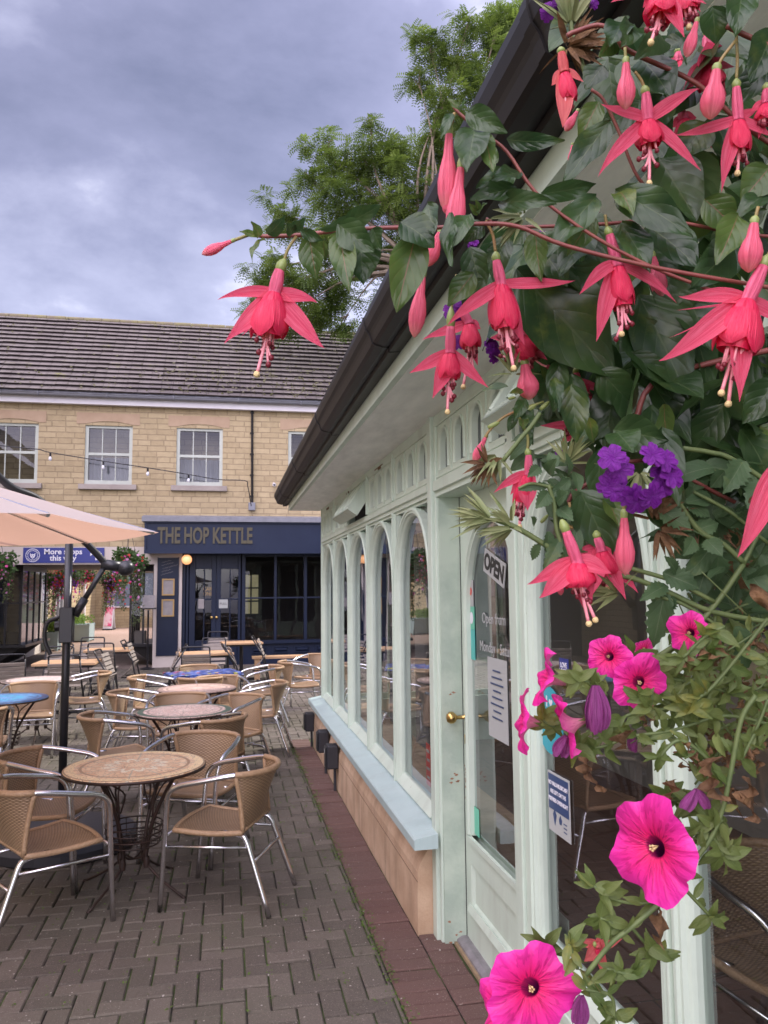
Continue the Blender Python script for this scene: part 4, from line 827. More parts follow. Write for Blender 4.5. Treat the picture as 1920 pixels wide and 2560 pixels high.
# frieze: little arched lights
ZF0, ZF1 = ZT1, 2.60
def frieze(ya, yb, n, flap=False, x=XW):
    mb = MB(); th = .035; w = (yb-ya)/n; hw = w*.30; z0, z1 = ZF0, ZF1; zg0, zs, za = z0+.035, z0+.15, z0+.245
    for i in range(n):
        yc = ya+w*(i+.5); ap = archpath(yc, hw, zg0, zs, za, 12); k = len(ap)
        # outer boundary points matching the arch points
        def outb(y, z):
            dy, dz = y-yc, z-zs
            if z <= zs+1e-6: return (yc+math.copysign(w/2, dy), max(z, z0) if z > zg0+1e-4 else z0)
            s1 = (w/2)/abs(dy) if abs(dy) > 1e-6 else 1e9; s2 = (z1-zs)/dz if dz > 1e-6 else 1e9; s = min(s1, s2); return (yc+dy*s, zs+dz*s)
        ob = [outb(*p) for p in ap]
        # add the two corners
        vs = [(x, *p) for p in ap]+[(x, *p) for p in ob]; mb.add(vs, [(j, j+1, k+j+1, k+j) for j in range(k-1)])
        for j in range(k-1):
            a, b = ob[j], ob[j+1]
            if (abs(abs(a[0]-yc)-w/2) < 1e-5) != (abs(abs(b[0]-yc)-w/2) < 1e-5) and (abs(a[1]-z1) < 1e-5) != (abs(b[1]-z1) < 1e-5):
                cy = a[0] if abs(abs(a[0]-yc)-w/2) < 1e-5 else b[0]; mb.add([(x, *a), (x, cy, z1), (x, *b)], [(0, 1, 2)])
        mb.add([(x, yc-hw, zg0), (x, yc+hw, zg0), (x, yc+w/2, z0), (x, yc-w/2, z0)], [(0, 1, 2, 3)])
        sweep(mb, ap, [(-.012, 0), (-.01, .008), (0, .008), (.008, .0), (.012, -.03)], x)
        mb.box((x-.006, ya+w*i-.005, z0+.01), (x+.001, ya+w*i+.005, z1-.02))
    g = MB(); g.add([(x+.028, ya, zg0-.01), (x+.028, ya, za+.01), (x+.028, yb, za+.01), (x+.028, yb, zg0-.01)], [(0, 1, 2, 3)])
    if not flap:
        mb.box((x-.008, ya, z1-.014), (x+.0005, yb, z1)); mb.box((x-.008, ya, z0), (x+.0005, yb, z0+.012))
        f_ = CA(mb, 'frieze_panel', 'green'); CA(g, 'frieze_glass', 'glassfr', f_)
    else:                                                   # hopper hinged at the top, swung outwards
        for q in ((ya, ya+.012), (yb-.012, yb)): mb.add([(x, q[0], z0), (x, q[0], z1), (x+.09, q[0], z1), (x+.09, q[0], z0), (x, q[1], z0), (x, q[1], z1), (x+.09, q[1], z1), (x+.09, q[1], z0)], [(0, 1, 2, 3), (4, 7, 6, 5), (0, 3, 7, 4), (1, 5, 6, 2), (0, 4, 5, 1)])
        mb.box((x, ya+.012, z0), (x+.09, yb-.012, z0+.014))
        for m_ in (mb, g):
            piv = Vector((x, 0, z1)); rot = Matrix.Rotation(R(33), 3, 'Y')
            m_.v = [tuple(piv+Vector((0, v[1], 0))+rot @ Vector((v[0]-x, 0, v[2]-z1))) for v in m_.v]
        f_ = CA(mb, 'open_vent', 'green'); CA(g, 'vent_glass', 'glassdk', f_)
        b_ = MB(); b_.box((x+.05, ya, z0), (x+.06, yb, z1)); CA(b_, 'vent_shade_board', 'dark')  # dark sheet puts the shade behind the flap into colour
for k, (a, b) in enumerate(zip(MY, MY[1:])): frieze(a+.03, b-.03, 3, flap=(k == 2))
for y in MY[1:-1]: post(y-.03, y+.03, ZF0, ZF1+.02)
mb = MB(); mb.box((XW-.01, Y0B, ZF1), (XW+.1, Y1B, 2.68)); CA(mb, 'head_board', 'green')
jm = MB(); jm.box((XW-.012, 5.35, ZF1+.005), (XW-.009, 5.65, ZF1+.013)); jm.box((XW-.013, 5.42, ZF1-.01), (XW-.0085, 5.52, ZF1+.01)); jm.box((XW-.013, 8.3, ZF1-.01), (XW-.0085, 8.5, ZF1+.012)); jm.box((XW-.013, 6.9, ZF1-.008), (XW-.0085, 7.05, ZF1+.01)); CA(jm, 'rotten_timber', 'brown')
# tall pilaster by the door
mb = MB(); y0_, y1_ = 3.94, 4.075
mb.box((XW-.03, y0_+.03, 0), (XD+.01, y1_-.03, 2.67)); mb.box((XW-.012, y0_, 0), (XD+.01, y0_+.0295, 2.67)); mb.box((XW-.012, y1_-.0295, 0), (XD+.0, y1_, 2.67)); CA(mb, 'pilaster', 'green', bevel=.005)
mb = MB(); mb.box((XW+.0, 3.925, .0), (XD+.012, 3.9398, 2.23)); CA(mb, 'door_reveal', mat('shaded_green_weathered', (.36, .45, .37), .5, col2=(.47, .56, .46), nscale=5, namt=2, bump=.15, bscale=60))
transom(2.87, 3.94, 2.215, ZF0, XW); frieze(2.87, 3.94, 4)
mb = MB(); mb.box((XW+.001, 2.79, 2.213), (XD+.1, 3.94, 2.2145)); CA(mb, 'door_soffit', 'green')
# ---- door
dy0, dy1 = 2.80, 3.92; dz1 = 2.212
mb = MB(); gy0, gy1, gz0, gzs, gza = 3.12, 3.83, .54, 1.62, 2.06; yc = (gy0+gy1)/2; ghw = (gy1-gy0)/2
ap = archpath(yc, ghw, gz0, gzs, gza, 24); k = len(ap)
def outd(y, z):
    dy = y-yc
    if z <= gzs+1e-6: return (dy0 if dy < 0 else dy1, z)
    c = [(dy0-yc)/dy if dy < -1e-6 else ((dy1-yc)/dy if dy > 1e-6 else 1e9), (dz1-gzs)/(z-gzs)]; s = min(c); return (yc+dy*s, gzs+(z-gzs)*s)
ob = [outd(*p) for p in ap]
mb.add([(XD, *p) for p in ap]+[(XD, *p) for p in ob], [(j, j+1, k+j+1, k+j) for j in range(k-1)])
for j in range(k-1):
    a, b = ob[j], ob[j+1]
    if abs(a[1]-b[1]) > 1e-4 and abs(a[0]-b[0]) > 1e-4:
        cy = dy0 if min(a[0], b[0]) < dy0+1e-4 else dy1; mb.add([(XD, *a), (XD, cy, dz1), (XD, *b)], [(0, 1, 2)])
kz0, kz1, ky0, ky1 = .20, .40, 3.10, 3.84
rect_holes(mb, dy0, dy1, .03, gz0, [(ky0, ky1, kz0, kz1)], lambda a, c: (XD, a, c))
mb.add([(XD, ky0, kz0), (XD, ky1, kz0), (XD, ky1, kz1), (XD, ky0, kz1), (XD+.016, ky0+.02, kz0+.02), (XD+.016, ky1-.02, kz0+.02), (XD+.016, ky1-.02, kz1-.012), (XD+.016, ky0+.02, kz1-.012)], [(0, 1, 5, 4), (1, 2, 6, 5), (2, 3, 7, 6), (3, 0, 4, 7), (4, 5, 6, 7)])
sweep(mb, ap, [(-.03, 0), (-.028, .012), (-.012, .014), (-.004, .004), (.006, .004), (.012, -.03)], XD)
mb.box((XD-.014, gy0-.03, gz0-.03), (XD-.0005, gy1+.03, gz0-.004)); mb.prism([(XD-.018, kz0-.02), (XD-.001, kz0-.02), (XD-.001, kz0+.012), (XD-.006, kz0+.012)], lambda a, b, t: (a, t, b), ky0-.02, ky1+.02)
mb.box((XD+.04, dy0, .03), (XD+.045, dy1, gz0)); mb.prism([(XD-.05, .095), (XD-.05, .08), (XD-.001, .08), (XD-.001, .15)], lambda a, b, t: (a, t, b), 2.85, 3.42)
do = CA(mb, 'door', 'green'); g = MB(); g.add([(XD+.02, gy0, gz0), (XD+.02, gy0, gza), (XD+.02, gy1, gza), (XD+.02, gy1, gz0)], [(0, 1, 2, 3)]); CA(g, 'door_glass', 'glass', do)
gap = MB(); gap.box((XD-.003, 3.9203, .02), (XD+.03, 3.9248, 2.2125)); CA(gap, 'door_gap_shade', 'inkblack')  # black strip painted as the shade between door and reveal
hd = MB(); hp = Vector((XD, 3.870, 1.10)); hd.lathe([(0, .0), (.018, 0), (.02, .006), (.010, .012), (.009, .05), (.018, .056), (.029, .07), (.030, .085), (.020, .1), (0, .104)], hp, (-1, 0, 0), 18); hd.lathe([(0, 0), (.021, 0), (.021, .003), (0, .003)], hp, (-1, 0, 0), 14)
hd.add([(hp.x-.003, hp.y+math.cos(a)*.022, hp.z-.03+math.sin(a)*.07) for a in [i*math.pi/8 for i in range(16)]], [tuple(range(16))]); hd.tube([(hp.x-.006, hp.y, hp.z-.085), (hp.x-.006, hp.y, hp.z-.13)], .006, 6); CA(hd, 'door_handle', 'brass', do, smooth=True)
th_ = MB(); th_.box((XW+.045, 2.7, -.005), (XW+.115, 3.924, .010)); CA(th_, 'mortar_strip', 'concrete'); th_ = MB(); th_.prism([(XD-.055, 0), (XD+.0, 0), (XD+.0, .035), (XD-.03, .034), (XD-.052, .02)], lambda a, b, t: (a, t, b), 2.7, 3.9245); CA(th_, 'threshold', 'zinc')
# paint flaking on the reveal and stile
fl = MB(); rr = random.Random(2)
for k in range(26):
    if k < 14: c = Vector((XD-.0012 if k % 2 else 0, 3.912-rr.random()*.02, .78+rr.gauss(0, .04))); ax = 0
    else: c = Vector((XW+rr.uniform(.01, .1), 3.9238, rr.choice([.03, .05, .09, .78, 1.2])+rr.gauss(0, .02))); ax = 1
    if c.x == 0: c.x = XD-.0012
    pts = [(math.cos(a)*rr.uniform(.003, .014), math.sin(a)*rr.uniform(.002, .007)) for a in [i*.9 for i in range(7)]]
    fl.add([(c.x, c.y+p[0]*.6, c.z+p[1]) if ax == 0 else (c.x+p[0], c.y, c.z+p[1]) for p in pts], [tuple(range(7))])
CA(fl, 'bare_timber_patches', mat('bare_timber', (.32, .17, .10), .8))
# near bays: full height windows
NB = [(2.745, 1.85), (1.82, .84), (.81, -.17), (-.20, -1.08)]
for k, (a, b) in enumerate(NB):
    yc = (a+b)/2; arched_window(yc, a-b+.032, .50); post(a-.003, a+.033, 0, ZT0) if k else post(2.745, 2.90, 0, ZF1)
    mb = MB(); mb.box((XW-.0, b, .06), (XW+.06, a, .47)); mb.box((XW-.012, b+.09, .13), (XW-.001, a-.09, .16)); mb.box((XW-.012, b+.09, .37), (XW-.001, a-.09, .40)); CA(mb, 'apron_panel', 'green', bevel=.003)
    transom(b-.03, a if k else 2.87, ZT0, ZT1); frieze(b, a, 3, flap=(k == 0))
mb = MB(); mb.box((XW-.005, Y0B, -.01), (XW+.12, 2.70, .06)); CA(mb, 'plinth', 'plinth')
# soffit, fascia, gutter, roof
XE = .70
mb = MB(); mb.box((XE+.03, Y0B-.2, 2.645), (XW+.05, Y1B+.14, 2.665)); CA(mb, 'soffit', 'soffit')
mb = MB(); mb.box((XE, Y0B-.2, 2.648), (XE+.03, Y1B+.17, 2.75)); mb.box((XE+.03, Y1B+.14, 2.648), (6.0, Y1B+.17, 2.75)); CA(mb, 'fascia_board', 'green')
mb = MB(); GX = .545
prof = [(XE-.001, 2.72), (XE-.05, 2.715), (XE-.052, 2.735), (XE-.075, 2.735), (GX+.05, 2.742), (GX+.036, 2.75), (GX+.026, 2.778), (GX+.02, 2.79), (GX+.008, 2.805), (GX, 2.835), (GX, 2.858), (GX+.012, 2.860), (GX+.014, 2.84), (XE-.001, 2.83)]
mb.prism(prof, lambda x, z, t: (x, t, z), Y0B-.2, Y1B+.36); CA(mb, 'gutter', 'black')
mb = MB(); mb.prism([(q[0]-XE+0, q[1]) for q in prof], lambda a, z, t: (t, Y1B+.17-a, z), XE-.02, 6.0); CA(mb, 'gutter', 'black')
for y in (1.3, 3.1, 4.9, 6.7, 8.5):
    mb = MB(); mb.prism([(q[0]-.004, q[1]-.003) for q in prof[:12]]+[(GX+.02, 2.86), (XE-.001, 2.85)], lambda x, z, t: (x, t, z), y, y+.035); CA(mb, 'gutter_joint', 'black')
mb = MB(); xr, zr2 = 4.6, 6.2; a0, b0 = (GX+.03, Y1B+.3), (GX+.03, -1.4)
mb.add([(GX+.03, Y1B+.3, 2.87), (GX+.03, -1.4, 2.87), (xr, 1.5, zr2), (xr, 6.5, zr2), (8.7, Y1B+.3, 2.87), (8.7, -1.4, 2.87)], [(0, 1, 2, 3), (0, 3, 4), (4, 3, 2, 5), (1, 5, 2)]); CA(mb, 'roof', 'rooftile')
# interior
mb = MB(); mb.add([(XD+.05, -1.1, .0), (7.5, -1.1, .0), (7.5, 8.9, .0), (XD+.05, 8.9, .0)], [(0, 1, 2, 3)]); CA(mb, 'tiled_floor', 'cottile')
mb = MB(); mb.box((7.5, -1.1, 0), (7.6, 8.9, 2.64)); mb.box((1.2, -1.2, 0), (7.5, -1.1, 2.64)); mb.box((3.2, 8.8, 0), (7.5, 8.9, 2.64)); mb.box((1.18, -1.1, 2.60), (7.5, 8.9, 2.64)); mb.box((3.6, 2.2, 0), (3.7, 8.8, 2.6)); CA(mb, 'interior_walls', 'ceil')
mb = MB(); mb.box((1.16, Y1B-.03, .5), (3.2, Y1B-.0, .56)); mb.box((1.16, Y1B-.1, 0), (3.2, Y1B-.0, .5))
for k in range(4): mb.box((1.16+.66*k, Y1B-.05, .56), (1.24+.66*k, Y1B, 2.6))
CA(mb, 'end_frame', 'green')
# window boards and curtains just inside
cur = MB()
for yc_ in (5.55, 6.5, 7.5): cur.grid(lambda u, v: ((1.42+.02*math.sin(u*30), yc_+.3*u, .6+1.55*v), (u, v)), 24, 3)
CA(cur, 'curtain', mat('grey_curtain', (.2, .2, .2), .9, trans=.2))
# stickers and notices on the door and window glass (inside face seen from the yard)
def sticker(name, y, z, w, h, m, par, x=XD, rot=0., **tg):
    s_ = MB(); s_.obox((x-.0015, y, z), (0, 0, 0.0001) if False else (.0008, 0, 0), (0, w/2*math.cos(rot), -w/2*math.sin(rot)), (0, h/2*math.sin(rot), h/2*math.cos(rot))); o = s_.build(name, m, None)
    o.parent = par
    for k_, v_ in tg.items(): o['category' if k_ == 'cat' else k_] = v_
    return o
xg = XD+.018
def onplane(f, x, y, X=xg): p = PL(*f(x, y), 0, X); return p.y, p.z
def txt(body, size, y, z, m, name, x=xg-.004, rot=0., xs=1., off=0., par=None, ext=.0006):
    o = text(body, size, face_x(x, y, z, rot), m, name, par or do, ext, xs, off); return o
y_, z_ = onplane(R1, 228, 740); sticker('sticker', y_, z_, .075, .135, 'paper', do, xg, label='white sticker with a red heart'); h_ = MB(); h_.lathe([(0, 0), (.02, 0), (.02, .001), (0, .001)], (xg-.003, y_, z_+.01), (-1, 0, 0), 10); h_ = h_.build('heart_mark', 'red', None); h_.parent = do
y_, z_ = onplane(R1, 232, 858); sticker('sticker', y_, z_, .085, .115, 'mint', do, xg, label='green square sticker'); c_ = MB(); c_.disc((xg-.004, y_, z_), (-1, 0, 0), .03, 18); c_ = c_.build('sticker_mark', 'signwhite', None); c_.parent = do
y_, z_ = onplane(R1, 235, 985); sticker('sticker', y_, z_, .085, .15, 'teal', do, xg, label='teal sticker')
y_, z_ = onplane(R2, 255, 490); sticker('sticker', y_, z_, .08, .13, 'mint', do, xg, label='pale green sticker near the bottom of the glass')
y_, z_ = onplane(R1, 338, 865); txt('Open from', .072, y_, z_, 'paper', 'door_lettering')
y_, z_ = onplane(R1, 355, 1010); txt('Monday - Saturday', .070, y_-.02, z_, 'paper', 'door_lettering')
y_, z_ = onplane(R1, 357, 1250); sticker('paper_notice', y_, z_, .26, .36, 'paper', do, xg); 
q_ = MB()
for k in range(8): w_ = .05+.035*((k*7) % 3)/2; q_.box((xg-.006, y_-w_, z_+.12-.03*k), (xg-.005, y_+w_, z_+.127-.03*k))
q_ = q_.build('notice_lines', 'navyprint', None); q_.parent = do
t_ = thing('open_sign', 'white hanging sign reading OPEN, tilted, behind the door glass', 'sign', (XD+.012, *onplane(R1, 345, 615)))
s_ = MB(); ro = R(0); s_.obox((0, 0, 0), (.002, 0, 0), (0, .145, .0), (0, 0, .055)); 
Ry = Matrix.Rotation(R(17), 4, 'X')
o_ = s_.build('sign_board', 'paper', t_); o_.matrix_local = Ry
o_ = text('OPEN', .105, Ry @ face_x(-.003, 0, -.002), 'inkblack', 'sign_lettering', t_, .0008, 1.0, .004)
s_ = MB(); s_.tube([(0, .1, .08), (0, .02, .22)], .0012, 4); s_.tube([(0, -.1, .03), (0, .02, .22)], .0012, 4); s_.build('string', 'alu', t_)
xw_ = XW+.034
pr = lambda f, x, y: onplane(f, x, y, xw_)
y_, z_ = pr(R2, 657, 412); t_ = thing('security_notice', 'navy and white notice about valuables on the window glass right of the door', 'notice', (xw_-.004, y_, z_))
s_ = MB(); s_.box((-.001, -.088, -.10), (.001, .088, .10)); s_.build('notice_sheet', 'paper', t_); s_ = MB(); s_.box((-.0025, -.080, -.025), (-.0012, .080, .092)); s_.build('notice_panel', 'navyprint', t_)
text('NO VALUABLES/CASH\nARE LEFT ON THE\nPREMISES OVERNIGHT', .0185, face_x(-.0035, 0, .036), 'signwhite', 'notice_lettering', t_, .0004, .85, .0006, spacing=1.7)
s_ = MB(); s_.prism([(-.05, -.04), (-.035, -.02), (-.02, -.04), (-.035, -.075)], lambda a, b, t: (t, -a, b), -.002, -.0013); s_.prism([(0, -.045), (.012, -.03), (.024, -.045), (.018, -.06), (.004, -.06)], lambda a, b, t: (t, -a, b), -.002, -.0013)
for k in range(3): s_.box((-.002, -.062, -.052-.013*k), (-.0013, -.036, -.048-.013*k))
s_.build('notice_marks', 'navyprint', t_)
y_, z_ = pr(R1, 610, 1350); t_ = thing('round_sticker', 'round teal sticker on the window glass behind the petunias', 'sticker', (xw_-.003, y_, z_)); s_ = MB(); s_.disc((0, 0, 0), (-1, 0, 0), .115, 28); s_.build('sticker_disc', mat('teal_blue_sticker', (.02, .33, .42), .35), t_)
text('I', .05, face_x(-.001, .02, .06), 'signwhite', 'sticker_lettering', t_, .0004, 1, .002); s_ = MB(); s_.prism([(0, .045), (.016, .063), (.012, .072), (.004, .072), (0, .066), (-.004, .072), (-.012, .072), (-.016, .063)], lambda a, b, t: (t, -.015-a, b), -.0015, -.0008); s_.build('heart_mark', 'signwhite', t_)
y_, z_ = pr(R1, 680, 1120); t_ = thing('local_sticker', 'small navy sticker reading LOVE LOCAL on the window glass', 'sticker', (xw_-.003, y_, z_)); s_ = MB(); s_.box((-.001, -.035, -.045), (.001, .035, .045)); s_.build('sticker_sheet', 'blue', t_); text('LOVE\nLOCAL', .024, face_x(-.0018, 0, .012), 'signwhite', 'sticker_lettering', t_, .0004, .9, .0006)
# leaflets at the foot of the nearest arched window
for k, (y, c, n_) in enumerate(((4.66, 'red', 'orange red leaflet, left of three'), (4.53, 'paper', 'white leaflet, middle of three'), (4.36, 'paper', 'white and grey leaflet, right of three'))):
    t_ = thing('leaflet', n_+' standing inside the window beside the door', 'leaflet', (1.19, y, .70), group='leaflets inside the nearest arched window'); s_ = MB(); s_.box((-.002, -.05, -.12), (.002, .05, .12)); s_.build('sheet', c, t_)
    s_ = MB()
    for j in range(4): s_.box((-.004, -.035, .07-.05*j), (-.0025, .035-.01*(j % 2), .085-.05*j))
    s_.build('print', 'red' if k else 'paper', t_)
# meter boxes on the plinth
for k, (x, y, z, n_) in enumerate(((.93, 8.96, .27, 'farthest from the door'), (.925, 7.65, .30, 'middle one of the three'), (.925, 7.0, .29, 'nearest the door'))):
    t_ = thing('socket_box', 'black outdoor socket box on the stone plinth, '+n_, 'socket box', (x, y, z), group='black socket boxes along the plinth'); m_ = MB(); m_.box((-.055, -.07, -.1), (.045, .07, .1)); m_.build('box', 'rubber', t_, bevel=.012); m_ = MB(); m_.box((-.068, -.055, -.085), (-.056, .055, .085)); m_.build('lid', 'pole', t_, bevel=.005)
    m_ = MB(); m_.tube([(.02, 0, -.1), (.022, -.01, -z)], .014, 7); m_.build('conduit', 'rubber', t_)
    if k == 2: m_ = MB(); m_.box((-.0695, .01, .02), (-.0685, .035, .06)); m_.build('label_patch', 'paper', t_)
# ================================================================== FURNITURE
def make_chair(label, near=True):
    t = thing('wicker_chair', label, 'chair', group='wicker cafe chairs')
    nu, nv = (14, 14) if near else (10, 10)
    def backpt(u, v):                                       # u across, v 0 seat .. 1 top
        a = (u-.5)*2; top = Vector((.245*math.sin(a*1.25)/math.sin(1.25), -.300+.15*(1-math.cos(a*1.25))/(1-math.cos(1.25)), .735)); bot = Vector((.215*a, -.185-.0*a, .425))
        k = v**1.25; p = bot.lerp(top, v); p.y = bot.y+(top.y-bot.y)*k; p.x *= 1-.10*math.sin(math.pi*v)*.6
        return p
    b = MB(); b.grid(lambda u, v: (backpt(u, v), (u*.48, v*.31)), nu, nv)
    # flared edge down into the seat
    o = b.build('backrest', 'wicker', t, smooth=True); so_ = o.modifiers.new('solid', 'SOLIDIFY'); so_.thickness = .012; so_.offset = 0
    s = MB()
    def seatpt(u, v):                                       # v 0 rear .. 1 front
        a = (u-.5)*2; w = .215+.025*v; return Vector((w*a, -.185+.415*v-.03*v*a*a, .425-.028*math.sin(math.pi*min(1, v*1.05))*(1-a*a*.6)+.004*v))
    s.grid(lambda u, v: (seatpt(u, v), (u*.46, v*.42)), nu, nv); o = s.build('seat', 'wicker', t, smooth=True); so_ = o.modifiers.new('solid', 'SOLIDIFY'); so_.thickness = .012; so_.offset = 0
    r = MB(); rim = [backpt(i/16, 1.0)+Vector((0, 0, 0)) for i in range(17)]; r.tube(rim, .0175, 8)
    left = [backpt(0, v/8) for v in range(9)]; right = [backpt(1, v/8) for v in range(9)]; r.tube(left, .0135, 7); r.tube(right, .0135, 7)
    sr = [seatpt(0, v/8) for v in range(9)]+[seatpt(u/8, 1)+Vector((0, .004*math.sin(math.pi*u/8), 0)) for u in range(1, 8)]+[seatpt(1, 1-v/8) for v in range(9)]; r.tube(sr, .0155, 7)
    r.tube([backpt(u/6, .03) for u in range(7)], .012, 6); r.build('woven_rim', 'wrap', t, smooth=True)
    for sg in (-1, 1):
        e0 = backpt(0 if sg < 0 else 1, 1.0)
        path = crom([e0+Vector((-sg*.005, -.012, 0)), e0+Vector((sg*.020, .07, -.010)), (sg*.283, .05, .700), (sg*.286, .155, .678), (sg*.281, .213, .640), (sg*.272, .234, .575), (sg*.262, .245, .43), (sg*.252, .275, .0)], 4)
        a = MB(); a.tube(path, .0155, 8); a.build('arm_tube', 'alu', t, smooth=True)
        l = MB(); l.tube(crom([(sg*.19, -.05, .412), (sg*.2, -.16, .408), (sg*.207, -.20, .385), (sg*.215, -.235, .30), (sg*.238, -.345, .0)], 4), .0150, 8); l.build('leg', 'alu', t, smooth=True)
        
    c = MB(); c.tube([(-.219, -.248, .275), (.219, -.248, .275)], .0105, 6); c.build('stretcher', 'alu', t, smooth=True)
    for sg in (-1, 1): c = MB(); c.tube([(sg*.212, -.215, .345), (sg*.259, .252, .345)], .0095, 6); c.build('side_rail', 'alu', t, smooth=True)
    c = MB(); c.tube([(-.262, .245, .40), (.262, .245, .40)], .0095, 6); c.build('front_rail', 'alu', t, smooth=True)
    return t
CH = []
chair0 = None
def place_chair(x, y, face, label, tilt=0, z=0., s=1.):
    global chair0
    if chair0 is None: chair0 = make_chair(label); c = chair0
    else: c = copy_tree(chair0); c['label'] = label
    c.location = (x, y, z); c.rotation_euler = (0, 0, math.atan2(-math.sin(face), math.cos(face))) if False else (0, 0, face); c.scale = (s, s, s); return c
def facing(x, y, tx, ty): return math.atan2(ty-y, tx-x)-math.pi/2
# name, x, y, look-at, label
T1, T2, T3, T4, T5, T6 = (-.52, 5.02), (-.34, 7.15), (-.29, 8.70), (-.28, 10.2), (-2.12, 8.40), (-2.16, 10.05)
def dirang(dx, dy): return math.atan2(dy, dx)-math.pi/2
chairs = [
 (-.94, 4.64, dirang(.84, .54), 'wicker armchair nearest the camera, front left of the sunburst mosaic table'),
 (-1.06, 5.32, dirang(.95, -.18), 'wicker armchair on the far left side of the sunburst table, beside the umbrella pole'),
 (-.19, 5.60, dirang(-.42, -.9), 'wicker armchair behind the sunburst table, facing the camera'),
 (.01, 4.78, dirang(-.93, .37), 'wicker armchair on the right side of the sunburst table, nearest the red brick strip'),
 (-.13, 6.60, dirang(-.75, .66), 'wicker armchair with its back to the sunburst table, near side of the green rimmed table'),
 (-.86, 6.88, dirang(.94, .3), 'wicker armchair left of the green rimmed table, lower one of the pair'),
 (-.84, 8.30, dirang(.93, -.1), 'wicker armchair left of the brown rimmed pink table, nearer one'),
 (-.80, 9.65, dirang(.93, -.1), 'wicker armchair left of the brown rimmed pink table, behind the nearer one'),
 (.06, 7.62, dirang(-.80, -.60), 'wicker armchair at the right rear of the green rimmed table, back towards the cafe'),
 (.36, 8.72, dirang(-.95, .15), 'wicker armchair right of the brown rimmed table, turned side on'),
 (.44, 10.45, dirang(-.95, -.1), 'wicker armchair right of the blue tiled table, near the pub bench'),
 (-.34, 10.72, dirang(.05, -1), 'wicker armchair behind the blue tiled oblong table'),
 (-.28, 9.58, dirang(0, 1), 'wicker armchair at the near left edge of the blue tiled table'),
 (-.05, 9.30, dirang(.25, -1), 'wicker armchair just behind the brown rimmed pink table'),
 (-.42, 7.82, dirang(.0, -1), 'wicker armchair behind the green rimmed table, mostly hidden'),
 (1.02, 11.10, dirang(.93, .1), 'wicker armchair standing alone near the cafe corner, facing right'),
 (1.33, 12.0, dirang(-.6, -.7), 'wicker armchair half hidden by the cafe corner'),
 (-1.68, 10.28, dirang(-.95, -.12), 'wicker armchair right of the pale round table, just right of the umbrella pole'),
 (-2.05, 9.22, dirang(.1, -1), 'wicker armchair behind the blue round table'),
 (-2.14, 7.62, dirang(-.2, 1), 'wicker armchair in front of the blue round table at the left edge'),
 (-2.58, 8.75, dirang(1, -.2), 'wicker armchair at the far left of the blue round table'),
]
for x, y, a, lb_ in chairs: place_chair(x, y, a, lb_)
place_chair(1.95, 2.6, dirang(.2, -1), 'wicker armchair inside the cafe behind the window right of the door')
place_chair(2.1, 1.35, dirang(-.3, 1), 'wicker armchair inside the cafe behind the second tall window')
# round mosaic tables
def make_table(label):
    t = thing('mosaic_table', label, 'table', group='round mosaic tables'); r = .405
    m = MB(); m.lathe([(0, .71), (r-.004, .71), (r, .707), (r, .692), (r-.01, .688), (0, .688)], n=56); m.build('table_top', 'mos_sun', t)
    m = MB(); m.lathe([(r-.012, .686), (r+.004, .686), (r+.004, .702), (r-.0, .7025)], n=56); m.build('top_band', 'iron', t, smooth=True)
    for k in range(4):
        a = math.pi/4+k*math.pi/2+.2; d = Vector((math.cos(a), math.sin(a), 0)); Z = Vector((0, 0, 1)); w = Vector((-d.y, d.x, 0))
        l = MB(); l.tube(crom([d*.30+Z*.688, d*.21+Z*.55, d*.135+Z*.40, d*.105+Z*.28, d*.09+Z*.19, d*.10+Z*.145], 4), .0115, 7); l.lathe([(.017, -.03), (.02, 0), (.017, .03)], d*.095+Z*.165, (0, 0, 1), 8); l.tube(crom([d*.10+Z*.15, d*.2+Z*.08, d*.36+Z*.0], 4), .008, 6); l.lathe([(.0, 0), (.016, .001), (.008, .008)], d*.36, n=8); l.build('leg', 'iron', t, smooth=True)
        s = MB(); s.tube(crom([d*.13+Z*.42, d*.14+Z*.6, d*.06+Z*.672, d*-.02+Z*.678], 5), .006, 6); s.tube(crom([d*.105+Z*.30, d*.07+Z*.2, d*.0+Z*.17], 4), .006, 6); s.tube(crom([d*.12+Z*.46, d*.15+w*.05+Z*.58, d*.25+w*.02+Z*.66], 5), .005, 6); s.build('scroll', 'iron', t, smooth=True)
    b = MB()
    for r_, z in ((.165, .37), (.165, .335), (.16, .30), (.15, .265)): b.tube([(r_*math.cos(i*math.pi/12), r_*math.sin(i*math.pi/12), z) for i in range(25)], .0045, 5)
    for k in range(16): a = k*math.pi/8; b.tube([(.165*math.cos(a), .165*math.sin(a), .37), (.15*math.cos(a), .15*math.sin(a), .265), (0, 0, .262)], .003, 4)
    b.build('wire_basket', 'iron', t, smooth=True)
    return t
tb0 = make_table('round table with a tan sunburst mosaic top, nearest the camera'); tb0.location = (*T1, 0)
def top_mat(t, m):
    for c in bpy.data.objects:
        if c.parent == t and c.name.startswith('table_top'): c.data = c.data.copy(); c.data.materials[0] = M[m]
for (x, y), m_, lb_ in ((T2, 'mos_green', 'round table with pink mosaic and a dark green rim, behind the sunburst table'), (T3, 'mos_pink', 'round table with pinkish brown mosaic and brown rim, before the blue tiled table'), (T5, 'mos_blue', 'round table with bright blue mosaic at the left edge'), (T6, 'mos_pale', 'round table with pale pink mosaic left of the umbrella pole')):
    t = copy_tree(tb0); t.location = (x, y, 0); t.rotation_euler = (0, 0, rnd.uniform(0, 6)); t['label'] = lb_; top_mat(t, m_)
t = thing('tiled_table', 'oblong table topped with multicoloured blue square tiles', 'table', (-.27, 10.25, 0), R(18))
